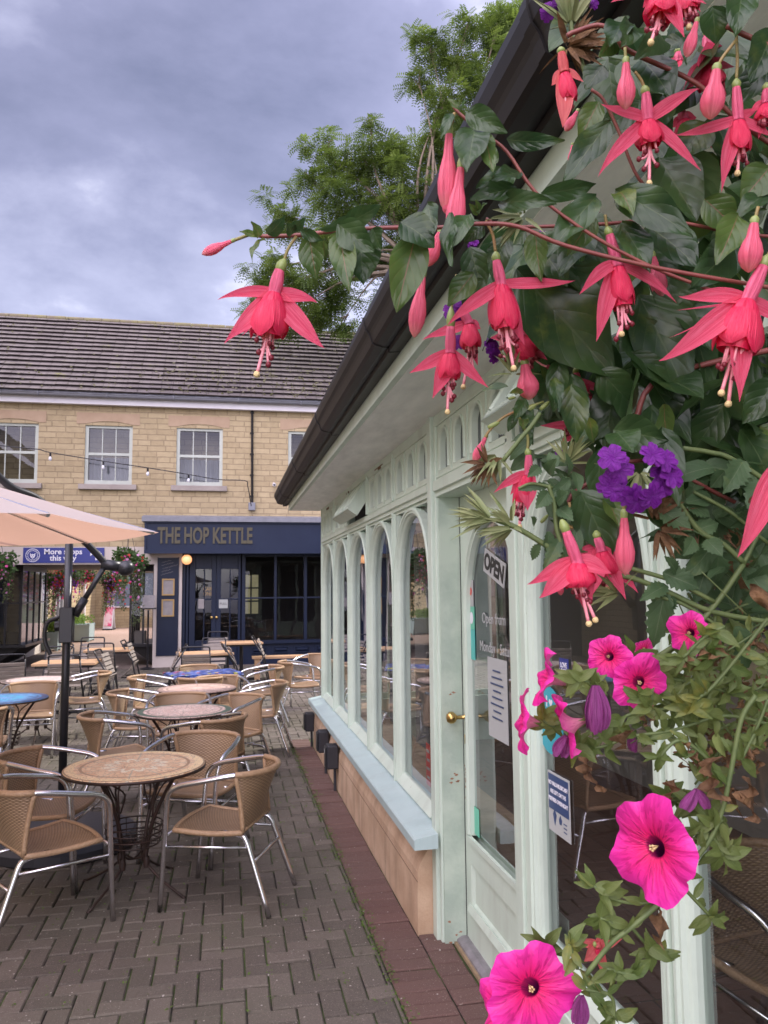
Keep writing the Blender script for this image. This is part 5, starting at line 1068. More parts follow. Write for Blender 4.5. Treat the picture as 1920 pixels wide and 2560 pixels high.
m = MB(); m.box((-.43, -.28, .68), (.43, .28, .715)); m.build('table_top', 'mos_check', t); m = MB(); m.box((-.435, -.285, .668), (.435, .285, .6795)); m.build('top_frame', 'iron', t)
for sx in (-1, 1):
    for sy in (-1, 1): m = MB(); m.tube(crom([(sx*.36, sy*.22, .67), (sx*.2, sy*.12, .35), (sx*.34, sy*.22, 0)], 5), .012, 6); m.build('leg', 'iron', t, smooth=True)
# pub furniture: slatted folding chairs and square wooden tables
def make_folding(label):
    t = thing('folding_chair', label, 'chair', group='slatted folding chairs outside the pub')
    for sg in (-1, 1):
        f = MB(); f.tube([(sg*.21, .20, .0), (sg*.21, -.16, .52), (sg*.20, -.24, .82)], .0125, 7); f.build('side_frame', 'steel', t, smooth=True)
        f = MB(); f.tube([(sg*.185, -.26, .0), (sg*.185, .17, .45)], .011, 7); f.build('leg', 'steel', t, smooth=True)
    f = MB(); f.tube(crom([(-.20, -.24, .82), (-.195, -.255, .865), (-.15, -.26, .885), (.15, -.26, .885), (.195, -.255, .865), (.20, -.24, .82)], 4), .0125, 7); f.build('top_rail', 'steel', t, smooth=True)
    for q in ([(-.185, -.225, .06), (.185, -.225, .06)], [(-.21, .14, .09), (.21, .14, .09)]): f = MB(); f.tube(q, .009, 6); f.build('cross_rail', 'steel', t, smooth=True)
    b = MB()
    for k in range(5): z = .52+k*.058; y = -.168-.155*(z-.52)/.3; b.obox((0, y-.002, z), (.20, 0, 0), (0, .006, .002), (0, -.009, .023))
    b.build('backrest', 'slat', t, bevel=.003)
    s = MB()
    for k in range(7): y = -.17+k*.056; s.box((-.20, y, .445+.004*abs(k-3)), (.20, y+.042, .460+.004*abs(k-3)))
    s.build('seat', 'slat', t, bevel=.003); return t
fc0 = [None]
def place_folding(x, y, face, label, rx=0., z=0., grey=False):
    if fc0[0] is None: fc0[0] = make_folding(label); c = fc0[0]
    else: c = copy_tree(fc0[0])
    c['label'] = label; c.location = (x, y, z); c.rotation_mode = 'XYZ'
    m_ = Matrix.Rotation(face, 4, 'Z') @ Matrix.Rotation(rx, 4, 'X'); c.rotation_euler = m_.to_euler(); c.location = (x, y, z)
    if grey:
        for o in bpy.data.objects:
            if o.parent == c and o.name.startswith(('seat', 'backrest')): o.data = o.data.copy(); o.data.materials[0] = M['slatgrey']
    return c
def make_wood(label, x, y, w, d, rz=0., n=None):
    t = thing('wooden_table', label, 'table', (x, y, 0), rz, group='wooden tables outside the pub'); m = MB(); k = max(4, int(d/.1))
    for i in range(k): a = -d/2+d*i/k; m.box((-w/2, a+.003, .70), (w/2, a+d/k-.003, .735))
    m.build('table_top', 'wood', t, bevel=.004); m = MB(); m.box((-w/2+.04, -d/2+.04, .665), (w/2-.04, d/2-.04, .699)); m.build('under_frame', 'steel', t)
    m = MB(); m.tube([(0, 0, .67), (0, 0, .05)], .035, 10); m.build('post', 'steel', t); m = MB()
    for a in (0, 1): m.box((-.25 if a else -.03, -.0299 if a else -.25, .001 if a else 0), (.25 if a else .03, .0299 if a else .25, .049 if a else .05))
    m.build('base', 'steel', t); return t
make_wood('pale wooden table on the left, behind the umbrella pole', -2.22, 12.15, .85, .65)
make_wood('wooden table farther back at the passage mouth', -1.98, 14.5, .75, .65)
make_wood('wooden table in front of the pub pillar', -.33, 13.2, .85, .65, R(8))
make_wood('wooden table close to the pub doors', .30, 15.6, .75, .7, R(5))
FC = [
 (-2.95, 11.90, dirang(-.25, 1), 'grey slatted folding chair at the far left behind the pale round table', 0, 0, True),
 (-2.50, 12.78, dirang(0, -1), 'folding chair behind the left wooden table, its back rail showing above the top', 0, 0, False),
 (-2.10, 11.55, dirang(.05, 1), 'folding chair with its back to the camera at the left wooden table', 0, 0, False),
 (-2.38, 15.1, dirang(0, -1), 'folding chair behind the farther table at the passage mouth', 0, 0, False),
 (-1.98, 13.9, dirang(.05, 1), 'folding chair before the farther table at the passage mouth', 0, 0, False),
 (-.42, 12.55, dirang(.05, 1), 'folding chair with pale slats before the table by the pub pillar', 0, 0, False),
 (-.15, 16.2, dirang(0, -1), 'folding chair nearest the pub doors', 0, 0, False),
 (-.20, 14.2, dirang(0, -1), 'folding chair between the two tables in front of the pub', 0, 0, False),
]
for a in FC: place_folding(*a[:4], rx=a[4], z=a[5], grey=a[6])
# chairs tipped forward with their backs leaning on the table edges
LE = [
 (-1.38, 12.25, dirang(-1, .1), 'folding chair tipped against the right side of the left wooden table', True),
 (-1.28, 14.4, dirang(-1, .05), 'folding chair tipped against the table at the passage mouth, legs sticking out right', False),
 (-1.07, 12.95, dirang(1, .1), 'folding chair tipped against the left side of the table by the pub pillar', True),
 (.42, 12.9, dirang(-1, -.1), 'folding chair tipped against the right side of the table by the pub pillar', True),
 (.95, 14.9, dirang(-1, .1), 'folding chair tipped up in front of the pub window', False),
 (1.65, 13.9, dirang(1, .2), 'folding chair leaning near the cafe corner in front of the pub bench', False),
 (-2.9, 13.6, dirang(1, .3), 'folding chair tipped against the left end of the table by the passage', True),
]
for x, y, a, lb_, g_y in LE: place_folding(x, y, a, lb_, rx=R(-47), z=.08, grey=g_y)
t = thing('bench', 'low wooden bench in front of the navy pub panelling', 'bench', (1.35, 15.6, 0)); m = MB()
for k in range(3): m.box((-.85, -.17+k*.115, .41), (.85, -.06+k*.115, .45))
m.build('seat', 'wood', t)
for s_ in (-1, 1): m = MB(); m.box((s_*.75-.05, -.15, 0), (s_*.75+.05, .15, .41)); m.build('leg', 'wood', t)
# ---------------------------------------------------------------- umbrella
UB = Vector((-1.11, 6.0, 0)); UC = Vector((-1.87, 4.47, 2.07)); UR = 1.5
um = thing('cantilever_umbrella', 'large cantilever parasol with pinkish canopy and charcoal pole at the left', 'umbrella', UB)
m = MB(); m.lathe([(0, .0), (.48, .0), (.50, .015), (.50, .07), (.47, .095), (.1, .10), (0, .10)], (.02, -.03, 0), n=40)
m.build('base', 'rubber', um, smooth=False); m = MB(); m.tube([(0, 0, .08), (0.0, 0, 2.2)], .028, 16); m.build('pole', 'pole', um, smooth=True)
m = MB(); m.box((-.045, -.05, 1.38), (.045, .045, 1.63)); m.tube(crom([(-.05, 0, 1.56), (-.13, -.02, 1.52), (-.14, -.02, 1.40), (-.10, -.02, 1.30)], 4), .016, 8); m.lathe([(0, -.02), (.04, -.02), (.04, .02), (0, .02)], (-.06, 0, 1.5), (1, 0, 0), 12); m.build('slider', 'pole', um, bevel=.01)
J = PL(*P(1000, 265), 1, 6.1)-UB; S0 = Vector((.05, 0, 1.57)); A_ = UC-UB+Vector((0, 0, .95))
m = MB(); m.tube([S0, S0.lerp(J, .32)], .030, 10); m.tube([S0.lerp(J, .3), J], .019, 10); m.build('strut', 'pole', um, smooth=True)
b1_ = PL(*P(805, 60), 1, 6.0)-UB; b2_ = PL(98, 1250, 1, 5.75)-UB; b3_ = PL(0, 1195, 1, 5.45)-UB
m = MB(); m.tube(crom([J, b1_, b2_, b3_, A_.lerp(b3_, .3)+Vector((0, 0, .1)), A_], 8), .025, 12); m.build('boom', 'pole', um, smooth=True)
m = MB(); m.lathe([(0, -.062)]+[(.058*math.sin(k*math.pi/10), -.062*math.cos(k*math.pi/10)) for k in range(1, 10)]+[(0, .062)], J+Vector((.14, .0, -.03)), (1, 0, .2), 16); m.tube([J-Vector((.03, 0, 0)), J+Vector((.1, 0, -.02))], .04, 10); m.build('crank_housing', 'pole', um, smooth=True)
cen = UC-UB; ap_z = .44; ang0 = math.radians(5)
def canpt(u, v):                                            # u around 0..1, v 0 apex..1 hem
    a = ang0+u*2*math.pi; k = (u*8) % 1; sag = math.cos(math.pi/8)/math.cos((k-.5)*math.pi/4); rr_ = UR*v*sag
    z = ap_z*(1-v)**1.05-.05*math.sin(math.pi*v)*math.sin(math.pi*k)-.012*math.sin(math.pi*k)*v
    return cen+Vector((math.cos(a)*rr_, math.sin(a)*rr_, z))
m = MB(); m.grid(lambda u, v: (canpt(u, .04+.96*v), (u, v)), 64, 12); c_ = m.build('canopy', 'canopy', um, smooth=True)
for k in range(8):
    m = MB(); m.tube([canpt(k/8+1e-6, .05)+Vector((0, 0, -.03)), canpt(k/8+1e-6, .5)+Vector((0, 0, -.02)), canpt(k/8+1e-6, .985)+Vector((0, 0, -.008))], .011, 6); m.build('rib', 'alu', um)
m = MB(); m.lathe([(0, -.25), (.05, -.25), (.05, .0), (.09, .02), (.0, .1)], cen+Vector((0, 0, ap_z)), n=14); m.tube([cen+Vector((0, 0, ap_z)), A_], .012, 8); m.build('hub', 'pole', um)

# ================================================================== TREES
def tree(label, base, blobs, n_spray, seed, limbs, trunk_r=.22):
    rr = random.Random(seed); base = Vector(base); t = thing('ash_tree', label, 'tree', base)
    top = Vector((0, 0, 0))
    for c, r in blobs: top += (Vector(c)-base)
    top /= len(blobs); fork = Vector((top.x*.62, top.y*.62, top.z*.80))
    m = MB(); m.tube(crom([(0, 0, -.1), (top.x*.12, top.y*.12, fork.z*.5), fork], 5), [trunk_r*(1-.5*i/10) for i in range(11)], 12); m.build('trunk', 'bark', t, smooth=True)
    lm = MB()
    for c, r in blobs:
        c = Vector(c)-base; mid = fork.lerp(c, .5)+Vector((rr.gauss(0, .2), rr.gauss(0, .2), rr.uniform(.1, .5))); p = crom([fork, mid, c], 6); lm.tube(p, [max(.010, trunk_r*.30*(1-i/(len(p)-1))**1.1) for i in range(len(p))], 6)
        for k in range(limbs):
            d = Vector((rr.gauss(0, 1), rr.gauss(0, 1), rr.gauss(.1, .8))).normalized()*r*rr.uniform(.6, 1.0); q = [mid.lerp(c, .6+.4*rr.random()), c+d*.5+Vector((0, 0, .08)), c+d]; p = crom(q, 4); lm.tube(p, [.02*(1-i/len(p))+.004 for i in range(len(p))], 4)
    lm.build('limbs', 'bark', t)
    vs = []; fs = []; tone = []; tot = sum(r**1.55 for c, r in blobs)
    for c, r in blobs:
        c = Vector(c)-base; ns = int(n_spray*r**1.55/tot)
        clumps = [(c+Vector((rr.gauss(0, .5)*r, rr.gauss(0, .5)*r, rr.gauss(0, .45)*r)), rr.uniform(.12, .36)*r, rr.random()) for _ in range(max(5, int(9+r*6)))]
        for k in range(ns):
            cc, cr_, tn = rr.choice(clumps); d = Vector((rr.gauss(0, 1), rr.gauss(0, 1), rr.gauss(0, .75))).normalized()*cr_*rr.random()**.4; p = cc+d
            ax = Vector((d.x+rr.gauss(0, .35)*cr_, d.y+rr.gauss(0, .35)*cr_, d.z*.4-.25*cr_+rr.gauss(0, .35)*cr_)).normalized(); side = ax.cross(Vector((0, 0, 1))); side = side.normalized() if side.length > .1 else ax.orthogonal().normalized(); up = side.cross(ax); side = (side+up*rr.gauss(0, .4)).normalized(); L_ = rr.uniform(.20, .36)
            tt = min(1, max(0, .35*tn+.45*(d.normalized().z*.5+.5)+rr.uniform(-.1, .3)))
            for j in range(6):
                f = (j+1)/6.3; q = p+ax*(L_*f)-Vector((0, 0, .25*L_*f*f)); lw = L_*.30*(1-.35*abs(f-.4))
                for sg in (-1, 1):
                    tip = q+side*(sg*lw)+ax*(lw*.35); md = q.lerp(tip, .5); wv = ax*(lw*.19); o = len(vs); vs.extend([q, md+wv, tip, md-wv]); fs.append((o, o+1, o+2, o+3)); tone.extend([tt]*4)
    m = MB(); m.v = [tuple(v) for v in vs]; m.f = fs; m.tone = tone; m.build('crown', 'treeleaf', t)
    return t
def TB(x, y, rpx, d):
    return (tuple(W(*DD(x, y), d)), rpx*1.1573/F*d)
tree('large ash tree behind the cafe roof with feathery leaves', (6.2, 17.4, 0), [TB(930, 90, 42, 19.6), TB(1010, 55, 30, 19.8), TB(985, 140, 50, 19.6), TB(905, 175, 30, 19.6), TB(960, 215, 45, 19.6), TB(1075, 60, 60, 20.0), TB(800, 262, 14, 19.4), TB(700, 330, 42, 19.4), TB(775, 345, 62, 19.4), TB(850, 330, 55, 19.4), TB(930, 300, 60, 19.5), TB(670, 395, 32, 19.3), TB(730, 430, 70, 19.4), TB(830, 440, 80, 19.4), TB(620, 480, 42, 19.3), TB(700, 520, 70, 19.4), TB(800, 540, 80, 19.4), TB(590, 580, 45, 19.3), TB(560, 640, 38, 19.3), TB(640, 620, 60, 19.4), TB(720, 620, 65, 19.4), TB(610, 690, 32, 19.3), TB(735, 700, 26, 19.4), TB(680, 665, 45, 19.4), TB(950, 430, 110, 19.8), TB(1050, 250, 130, 20.2), TB(900, 560, 90, 20.0), TB(1150, 100, 120, 21.0)], 15500, 2, 2)
# ================================================================== FLOWERS IN THE FOREGROUND
def leaf(mb, B, Tp, Wd, nrm, bend=.12, fold=.30, wav=.075, nu=6, nv=12, serr=0., curl=0., rr=rnd):
    B, Tp = Vector(B), Vector(Tp); ax = Tp-B; L_ = ax.length; axn = ax.normalized(); n = nrm-axn*nrm.dot(axn); n.normalize(); s = axn.cross(n); ph = rr.uniform(0, 6.28); tw = rr.uniform(-.25, .25)
    def fn(u, v):
        a = (u-.5)*2; w = Wd*.5*(math.sin(math.pi*min(1, v**.80))**.82)*(1-.22*v) if 0 < v < 1 else .0005; w *= 1.12
        if serr: w *= 1+serr*math.sin(v*46)*abs(a)
        c = B+axn*(L_*v)+n*(bend*L_*4*v*(1-v)*.5-curl*L_*v*v)
        nn = n*math.cos(tw*v)+s*math.sin(tw*v); ss = s*math.cos(tw*v)-n*math.sin(tw*v)
        return c+ss*(a*w)+nn*(fold*abs(a)*w+wav*L_*math.sin(v*11+ph+a)*abs(a)**2*.5-.25*fold*w), (u, v)
    mb.grid(fn, nu, nv)
def blade(mb, pts, Wd, nrm, cup=.3, nu=5, nv=12, prof=None, tipw=0.):
    c = bez(pts, nv); prof = prof or (lambda v: (.50+.50*math.sin(math.pi*min(1, v*1.05+.08)))*(1-v**3.2)+tipw)
    vs = []; uv = []
    for j, p in enumerate(c):
        d = (c[min(j+1, nv)]-c[max(j-1, 0)]).normalized(); n = nrm-d*nrm.dot(d); n = n.normalized() if n.length > 1e-5 else d.orthogonal().normalized(); s = d.cross(n); w = Wd*.5*max(.01, prof(j/nv))
        for i in range(nu+1): a = (i/nu-.5)*2; vs.append(p+s*(a*w)+n*(cup*w*(a*a-.4))); uv.append((i/nu, j/nv))
    mb.add(vs, [(j*(nu+1)+i, j*(nu+1)+i+1, (j+1)*(nu+1)+i+1, (j+1)*(nu+1)+i) for j in range(nv) for i in range(nu)], uv)
rb = Vector(W(2120, 1230, .92)); 
fuch = thing('fuchsia_plant', 'trailing fuchsia with hanging pink and red bell flowers and broad dark leaves, upper right', 'plant', rb)
petu = thing('petunia_plant', 'leggy petunia with magenta trumpet flowers and dry brown leaves, lower right', 'plant', rb+Vector((0, -.02, -.02)))
verb = thing('verbena_plant', 'purple verbena with serrated leaves in the middle of the foliage at the right', 'plant', rb+Vector((.02, 0, .0)))
def PB(mb, name, m, par, smooth=True, label=None):
    o = mb.build(name, m, None, smooth=smooth); root = par
    while root.parent: root = root.parent
    o.parent = par; o.matrix_parent_inverse = Matrix.Translation(-root.location) if par == root else Matrix()
    if label: o['label'] = label
    return o
def fuchsia(f, d, ov, tb, j, cb, cw, seps, stg=None, sts=(), old=False, sw=None, dz=0.):
    """all points in frame f pixels: ovary, tube start, sepal junction, corolla foot; corolla width px"""
    if not hasattr(d, '__len__'): d = (d, d)
    k = d[0]/F*(f(1, 0)[0]-f(0, 0)[0]); w = lambda p, dd=0.: W(*f(p[0], p[1]), d[0]+dd)
    J = w(j); Cb = w(cb); Tb = w(tb); axd = (Cb-J).normalized(); L_ = (Cb-J).length; cwm = cw*k
    c = MB(); prof = [(cwm*.16, -.02*L_), (cwm*.28, .12*L_), (cwm*.37, .35*L_), (cwm*.41, .62*L_), (cwm*.40, .85*L_), (cwm*.37, 1.0*L_)]
    ph = rnd.random()*6
    c.lathe(prof, J, axd, 24, lambda a, v: .05*math.sin(4*a+ph)*v+.03*math.sin(9*a+ph)*v*v)
    e1 = axd.orthogonal().normalized(); e2 = axd.cross(e1)
    for q in range(5):                                      # overlapping outer petals
        a = q*1.2566+ph; o_ = e1*math.cos(a)+e2*math.sin(a); blade(c, [J+o_*cwm*.12, J+axd*L_*.3+o_*cwm*.42, J+axd*L_*.75+o_*cwm*.54, J+axd*L_*rnd.uniform(.92, 1.12)+o_*cwm*rnd.uniform(.40, .54)], cwm*.70, o_, -.28, 6, 9, prof=lambda v: (.35+.65*min(1, v*1.6))*(1-max(0, v-.72)**1.5*5.5))
    co_ = PB(c, 'flower', 'corolla', fuch)
    s = MB(); tw_ = (sw or cw*.34)*k
    for sp in seps:
        tx, ty = sp[0], sp[1]; dd = sp[2] if len(sp) > 2 else 0.; lift = sp[3] if len(sp) > 3 else .12; wd = (sp[4] if len(sp) > 4 else 1.)
        tip = w((tx, ty), dd); v = tip-J; mid = J+v*.5-axd*(v.length*lift)+CF*(dd*.2); nb = (-CF+Vector((0, 0, .35))).normalized() if dd <= 0.01 else (Vector((0, 0, 1))-CF*.5)
        sl_ = (blade(s, [J-axd*.01*L_, J+v*.22-axd*v.length*(lift*.7+rnd.uniform(-.03, .05)), mid+CR*v.length*rnd.uniform(-.07, .07), J+v*.82-axd*v.length*(lift*.2+rnd.uniform(-.08, .10)), tip], tw_*1.15*wd, nb, .35), 0)
    PB(s, 'sepals', 'sepalold' if old else 'sepal', co_)
    t = MB(); n = 8; pts = [Tb.lerp(J, i/n) for i in range(n+1)]; ex = [J+axd*L_*.06]; t.tube(pts+ex, [tw_*(.30+.10*math.sin(math.pi*i/n)+.10*(i/n)**2) for i in range(n+1)]+[tw_*.5], 14); PB(t, 'flower_tube', 'sepalold' if old else 'tube', co_)
    o = MB(); O_ = w(ov); dv = (Tb-O_); o.lathe([(tw_*.10, -.15*dv.length), (tw_*.26, .15*dv.length), (tw_*.36, .5*dv.length), (tw_*.34, .85*dv.length), (tw_*.28, 1.05*dv.length)], O_, dv, 12); PB(o, 'ovary', 'ovary', co_)
    ft = MB(); an = MB(); rr = rnd
    for i in range(7):
        a = rr.uniform(0, 6.28); st = Cb-axd*L_*.25+(e1*math.cos(a)+e2*math.sin(a))*cwm*.2; en = Cb+axd*L_*rr.uniform(.12, .42)+(e1*math.cos(a)+e2*math.sin(a))*cwm*rr.uniform(.12, .34); ft.tube([st, st.lerp(en, .5)+e1*.001, en], .0009, 5); an.lathe([(0, -.0022), (.0016, -.001), (.0018, .001), (0, .0024)], en, axd, 7)
    for p in sts: en = w(p); ft.tube(bez([Cb-axd*L_*.2, Cb+axd*.01, en], 6), .0010, 5); an.lathe([(0, -.0025), (.0019, -.001), (.002, .001), (0, .0026)], en, axd, 7)
    PB(an, 'anthers', 'anther', co_)
    if stg:
        sm = MB()
        for p in (stg if isinstance(stg[0], (tuple, list)) else [stg]): en = w(p); ft.tube(bez([Cb-axd*L_*.3, Cb.lerp(en, .5), en], 6), .0013, 6); sm.lathe([(0, -.0024), (.0016, -.0018), (.0024, 0), (.0021, .0016), (.001, .0024), (0, .0026)], en, axd, 10)
        PB(sm, 'stigma', 'stigma', co_)
    PB(ft, 'filaments', 'filament', co_)
    return O_
def bud(f, d, a, b, wpx, ov=.14, m='bud'):
    k = d/F*(f(1, 0)[0]-f(0, 0)[0]); A = W(*f(*a), d); B = W(*f(*b), d); L_ = (B-A).length; w = wpx*k*.5; c = MB()
    c.lathe([(w*.34, .0), (w*.44, .12*L_), (w*.52, .28*L_), (w*.80, .42*L_), (w, .60*L_), (w*.92, .75*L_), (w*.6, .89*L_), (w*.22, .97*L_), (0, L_)], A, B-A, 20, lambda an, v: .045*math.cos(4*an)*min(1, v*2)); o_ = PB(c, 'flower_bud', m, fuch)
    c = MB(); ax = (A-B).normalized(); c.lathe([(w*.36, -.02*L_), (w*.42, ov*L_*.4), (w*.30, ov*L_*.8), (w*.10, ov*L_)], A, ax, 12); PB(c, 'ovary', 'ovary', o_); return A+ax*ov*L_
SDL = []                                                   # flower stalks
def stalk(f, d, pts, r=.0012, mb=None, d2=None):
    n = len(pts); P_ = [W(*f(*p), d+((d2-d)*i/(n-1) if d2 else 0)) for i, p in enumerate(pts)]; 
    if mb is None or isinstance(mb, list):
        q = MB(); q.tube(crom(P_, 5), r, 6); (SDL if mb is None else mb).append(q)
    else: mb.tube(crom(P_, 5), r, 6)
# --- the flowers
fuchsia(Z3, .55, (437, 935), (412, 985), (385, 1105), (352, 1325), 190, [(90, 1140, .0, .10, .8), (125, 1368, -.01, -.05, 1.25), (608, 1155, .0, .02, .95), (645, 1390, -.01, -.08, 1.2), (440, 1130, .02, .2, .7), (215, 1330, .02, -.1, 1.)], (295, 1525), [(355, 1475), (370, 1440), (305, 1410)], sw=82)
fuchsia(T, .60, (240, 1270), (243, 1310), (268, 1430), (290, 1655), 145, [(-5, 1640, -.01, .02, 1.1), (640, 1410, -.01, -.02, .95), (385, 1735, .01, -.03, 1.2), (205, 1640, .03, 0, .9)], (330, 1850), [(300, 1760), (345, 1740)], sw=66)
fuchsia(T, .60, (800, 1145), (812, 1180), (852, 1330), (880, 1540), 125, [(660, 1480, -.01, .12, .95), (1148, 1522, -.01, .06, .95), (745, 1718, -.01, -.03, 1.25), (880, 1500, .03, 0, .9)], (872, 1678), [(925, 1628), (845, 1705), (900, 1645)], sw=66)
fuchsia(T, .53, (1605, 1290), (1585, 1340), (1505, 1515), (1438, 1765), 225, [(1160, 1490, .0, .08, .95), (1060, 1815, -.015, .0, 1.25), (1465, 2022, -.015, -.12, 1.2), (1700, 1640, .0, .05, 1), (1150, 1560, .03, .02, .6), (1112, 1698, .03, 0, .55)], [(1375, 1975), (1410, 2030)], [(1432, 1905), (1360, 1840), (1475, 1830)], sw=88)
fuchsia(T, .60, (985, 435), (995, 470), (1005, 602), (1015, 735), 135, [(768, 522, .0, -.02, 1.1), (1266, 446, -.01, .02, 1.1), (754, 890, -.01, .02, 1.1), (1272, 858, -.01, .02, 1.1)], (1012, 920), [(985, 850), (1050, 830), (960, 800)], sw=66)
fuchsia(T, .60, (1450, 400), (1450, 440), (1460, 600), (1465, 760), 120, [(1138, 678, .0, -.05, 1), (1375, 968, -.01, -.02, 1.15), (1640, 700, .0, .0, 1), (1562, 538, .01, .02, .8)], (1455, 870), [(1440, 820), (1480, 800)], sw=62)
fuchsia(T, .62, (565, 240), (570, 265), (585, 360), (600, 500), 95, [(577, 642, -.01, -.05, 1.4), (682, 412, .0, .1, .8), (520, 430, .0, .02, .9), (640, 500, .01, 0, .8)], None, [], old=True, sw=60)
fuchsia(T, .55, (1075, -190), (1070, -150), (1068, -50), (1068, 90), 150, [(1188, 188, -.01, -.02, 1.2), (818, 12, .0, .05, 1), (980, 40, .0, 0, .9), (1300, 20, 0, .03, 1)], (1020, 212), [(1000, 150), (1075, 110), (1045, 165)], sw=80)
fuchsia(T, .58, (1200, -170), (1205, -140), (1205, -70), (1212, 55), 110, [(1150, 60, .01, -.05, 1), (1300, -20, 0, .1, 1), (1270, 60, .01, 0, 1)], (1212, 135), [(1188, 120), (1225, 95)], sw=60)
fuchsia(T, .66, (1160, 240), (1160, 265), (1160, 310), (1165, 420), 110, [(1065, 348, .0, .02, .9), (1250, 440, 0, 0, 1.4), (1110, 440, .01, 0, .9)], None, [], sw=60)
fuchsia(T, .64, (1300, 160), (1302, 180), (1310, 330), (1330, 440), 130, [(1300, 208, -.01, .02, 2.2), (1441, 335, 0, .05, .9), (1180, 450, -.005, .02, 1.3), (1400, 480, .0, 0, 1)], None, [(1330, 520)], sw=70)
fuchsia(T, .60, (1600, 420), (1602, 450), (1602, 520), (1595, 610), 100, [(1520, 560, 0, 0, .9), (1680, 600, 0, 0, 1), (1560, 700, 0, 0, .8)], None, [], sw=60)
fuchsia(T, .66, (1170, 540), (1175, 560), (1185, 600), (1195, 665), 95, [(1330, 745, 0, .05, 1), (1250, 590, 0, .05, 1.2), (1130, 640, 0, 0, 1)], None, [], sw=60)
fuchsia(Z3, .66, (1302, 1190), (1300, 1280), (1298, 1412), (1290, 1552), 125, [(1084, 1520, .0, -.04, 1), (1496, 1596, -.01, -.04, 1), (1206, 1652, -.01, -.02, 1.3)], (1283, 1720), [(1318, 1640), (1305, 1660), (1260, 1625)], sw=66)
fuchsia(Z3, .70, (1330, 1130), (1345, 1170), (1395, 1260), (1405, 1385), 110, [(1152, 1348, .0, -.02, .95), (1455, 1290, .0, 0, .9), (1440, 1480, .01, 0, .9)], (1365, 1590), [(1350, 1485), (1420, 1520), (1395, 1500)], sw=60)
fuchsia(T, .68, (300, 1610), (310, 1650), (350, 1700), (420, 1790), 110, [(212, 1700, 0, 0, 1), (490, 1700, 0, .1, 1.6), (300, 1830, 0, -.05, 1.4), (500, 1810, 0, 0, 1)], None, [(265, 1790), (295, 1810), (505, 1845)], sw=70)
fuchsia(B4, .66, (1005, 585), (1015, 640), (1015, 815), (942, 1070), 165, [(700, 982, .0, .1, .95), (1005, 1142, -.015, -.12, 1.7), (850, 1000, 0, .0, 1.3)], (935, 1285), [(945, 1220), (920, 1175), (960, 1160)], sw=90)
fuchsia(R1, .58, (665, 390), (685, 440), (740, 590), (752, 705), 150, [(498, 697, .0, .05, 1.05), (555, 762, -.01, .02, 1.3), (768, 810, .01, -.05, 1), (905, 642, -.01, .12, 1.2), (812, 775, .005, -.1, 1.3)], [(795, 885), (826, 866)], [(800, 780), (785, 770)], sw=68)
fuchsia(R1, .62, (830, 440), (832, 470), (852, 530), (880, 650), 115, [(800, 772, -.02, -.08, 1.3), (975, 772, -.01, .0, 1.2), (1033, 738, .0, .05, 1.2), (720, 560, 0, .1, .8)], (884, 718), [(866, 690)], sw=62)
fuchsia(R1, .50, (1760, -60), (1755, 0), (1735, 140), (1760, 330), 180, [(1512, 566, -.01, .12, 1.3), (1700, 640, 0, 0, 1), (1900, 400, 0, 0, 1)], None, [], sw=90)
fuchsia(R2, .62, (815, 1080), (828, 1082), (842, 1090), (835, 1130), 36, [(727, 1078, .0, .1, 1), (957, 1055, .0, .03, 1.1), (882, 1272, -.005, 0, 1.05), (772, 1165, -.005, 0, 1.5), (838, 1040, 0, 0, .8)], None, [], old=True, sw=40)
fuchsia(R1, .72, (760, -130), (765, -110), (745, -60), (700, -40), 60, [(560, -70, 0, .1, 1), (660, 20, 0, 0, 1), (740, 30, 0, 0, 1)], None, [], sw=46)
fuchsia(T, .72, (640, 1850), (645, 1875), (650, 1920), (690, 1980), 70, [(800, 1975, 0, .05, 1), (735, 2030, 0, 0, .9), (575, 1960, 0, 0, .8)], None, [], sw=46)
for f, d, a, b, w_ in ((T, .58, (895, 315), (895, 552), 92), (T, .58, (1350, 350), (1318, 602), 118), (T, .53, (1540, 1120), (1510, 1372), 115), (T, .56, (1250, 110), (1200, 290), 62), (Z3, .57, (1292, 275), (1275, 690), 102), (Z3, .56, (1352, 450), (1310, 835), 104), (Z3, .60, (1155, 1015), (1110, 1338), 92), (Z3, .60, (1245, 790), (1178, 968), 84), (Z3, .55, (165, 835), (8, 905), 54), (T, .66, (1030, 1290), (1075, 1500), 84), (B4, .72, (628, 480), (520, 705), 92), (R1, .58, (965, 370), (972, 655), 92), (T, .68, (385, 1830), (412, 2012), 112), (R1, .62, (735, 500), (765, 580), 46), (Z3, .57, (1265, 600), (1290, 700), 50), (R1, .66, (655, 680), (660, 750), 34), (T, .74, (650, 560), (590, 660), 50), (T, .74, (625, 730), (620, 830), 40), (T, .70, (640, 2110), (655, 2190), 60)):
    bud(f, d, a, b, w_)
# seed pods
for f, a, b in ((B4, (750, 345), (650, 392)), (B4, (900, 120), (832, 132)), (B4, (1080, 185), (968, 262)), (B4, (1200, 160), (1120, 230)), (B4, (1190, 1180), (1125, 1250))):
    m = MB(); A, B_ = W(*f(*a), .68), W(*f(*b), .68); l = (B_-A).length; m.lathe([(l*.1, 0), (l*.2, .3*l), (l*.2, .75*l), (l*.14, l), (l*.05, l*1.02)], A, B_-A, 12); PB(m, 'seed_pod', 'ovary', fuch)
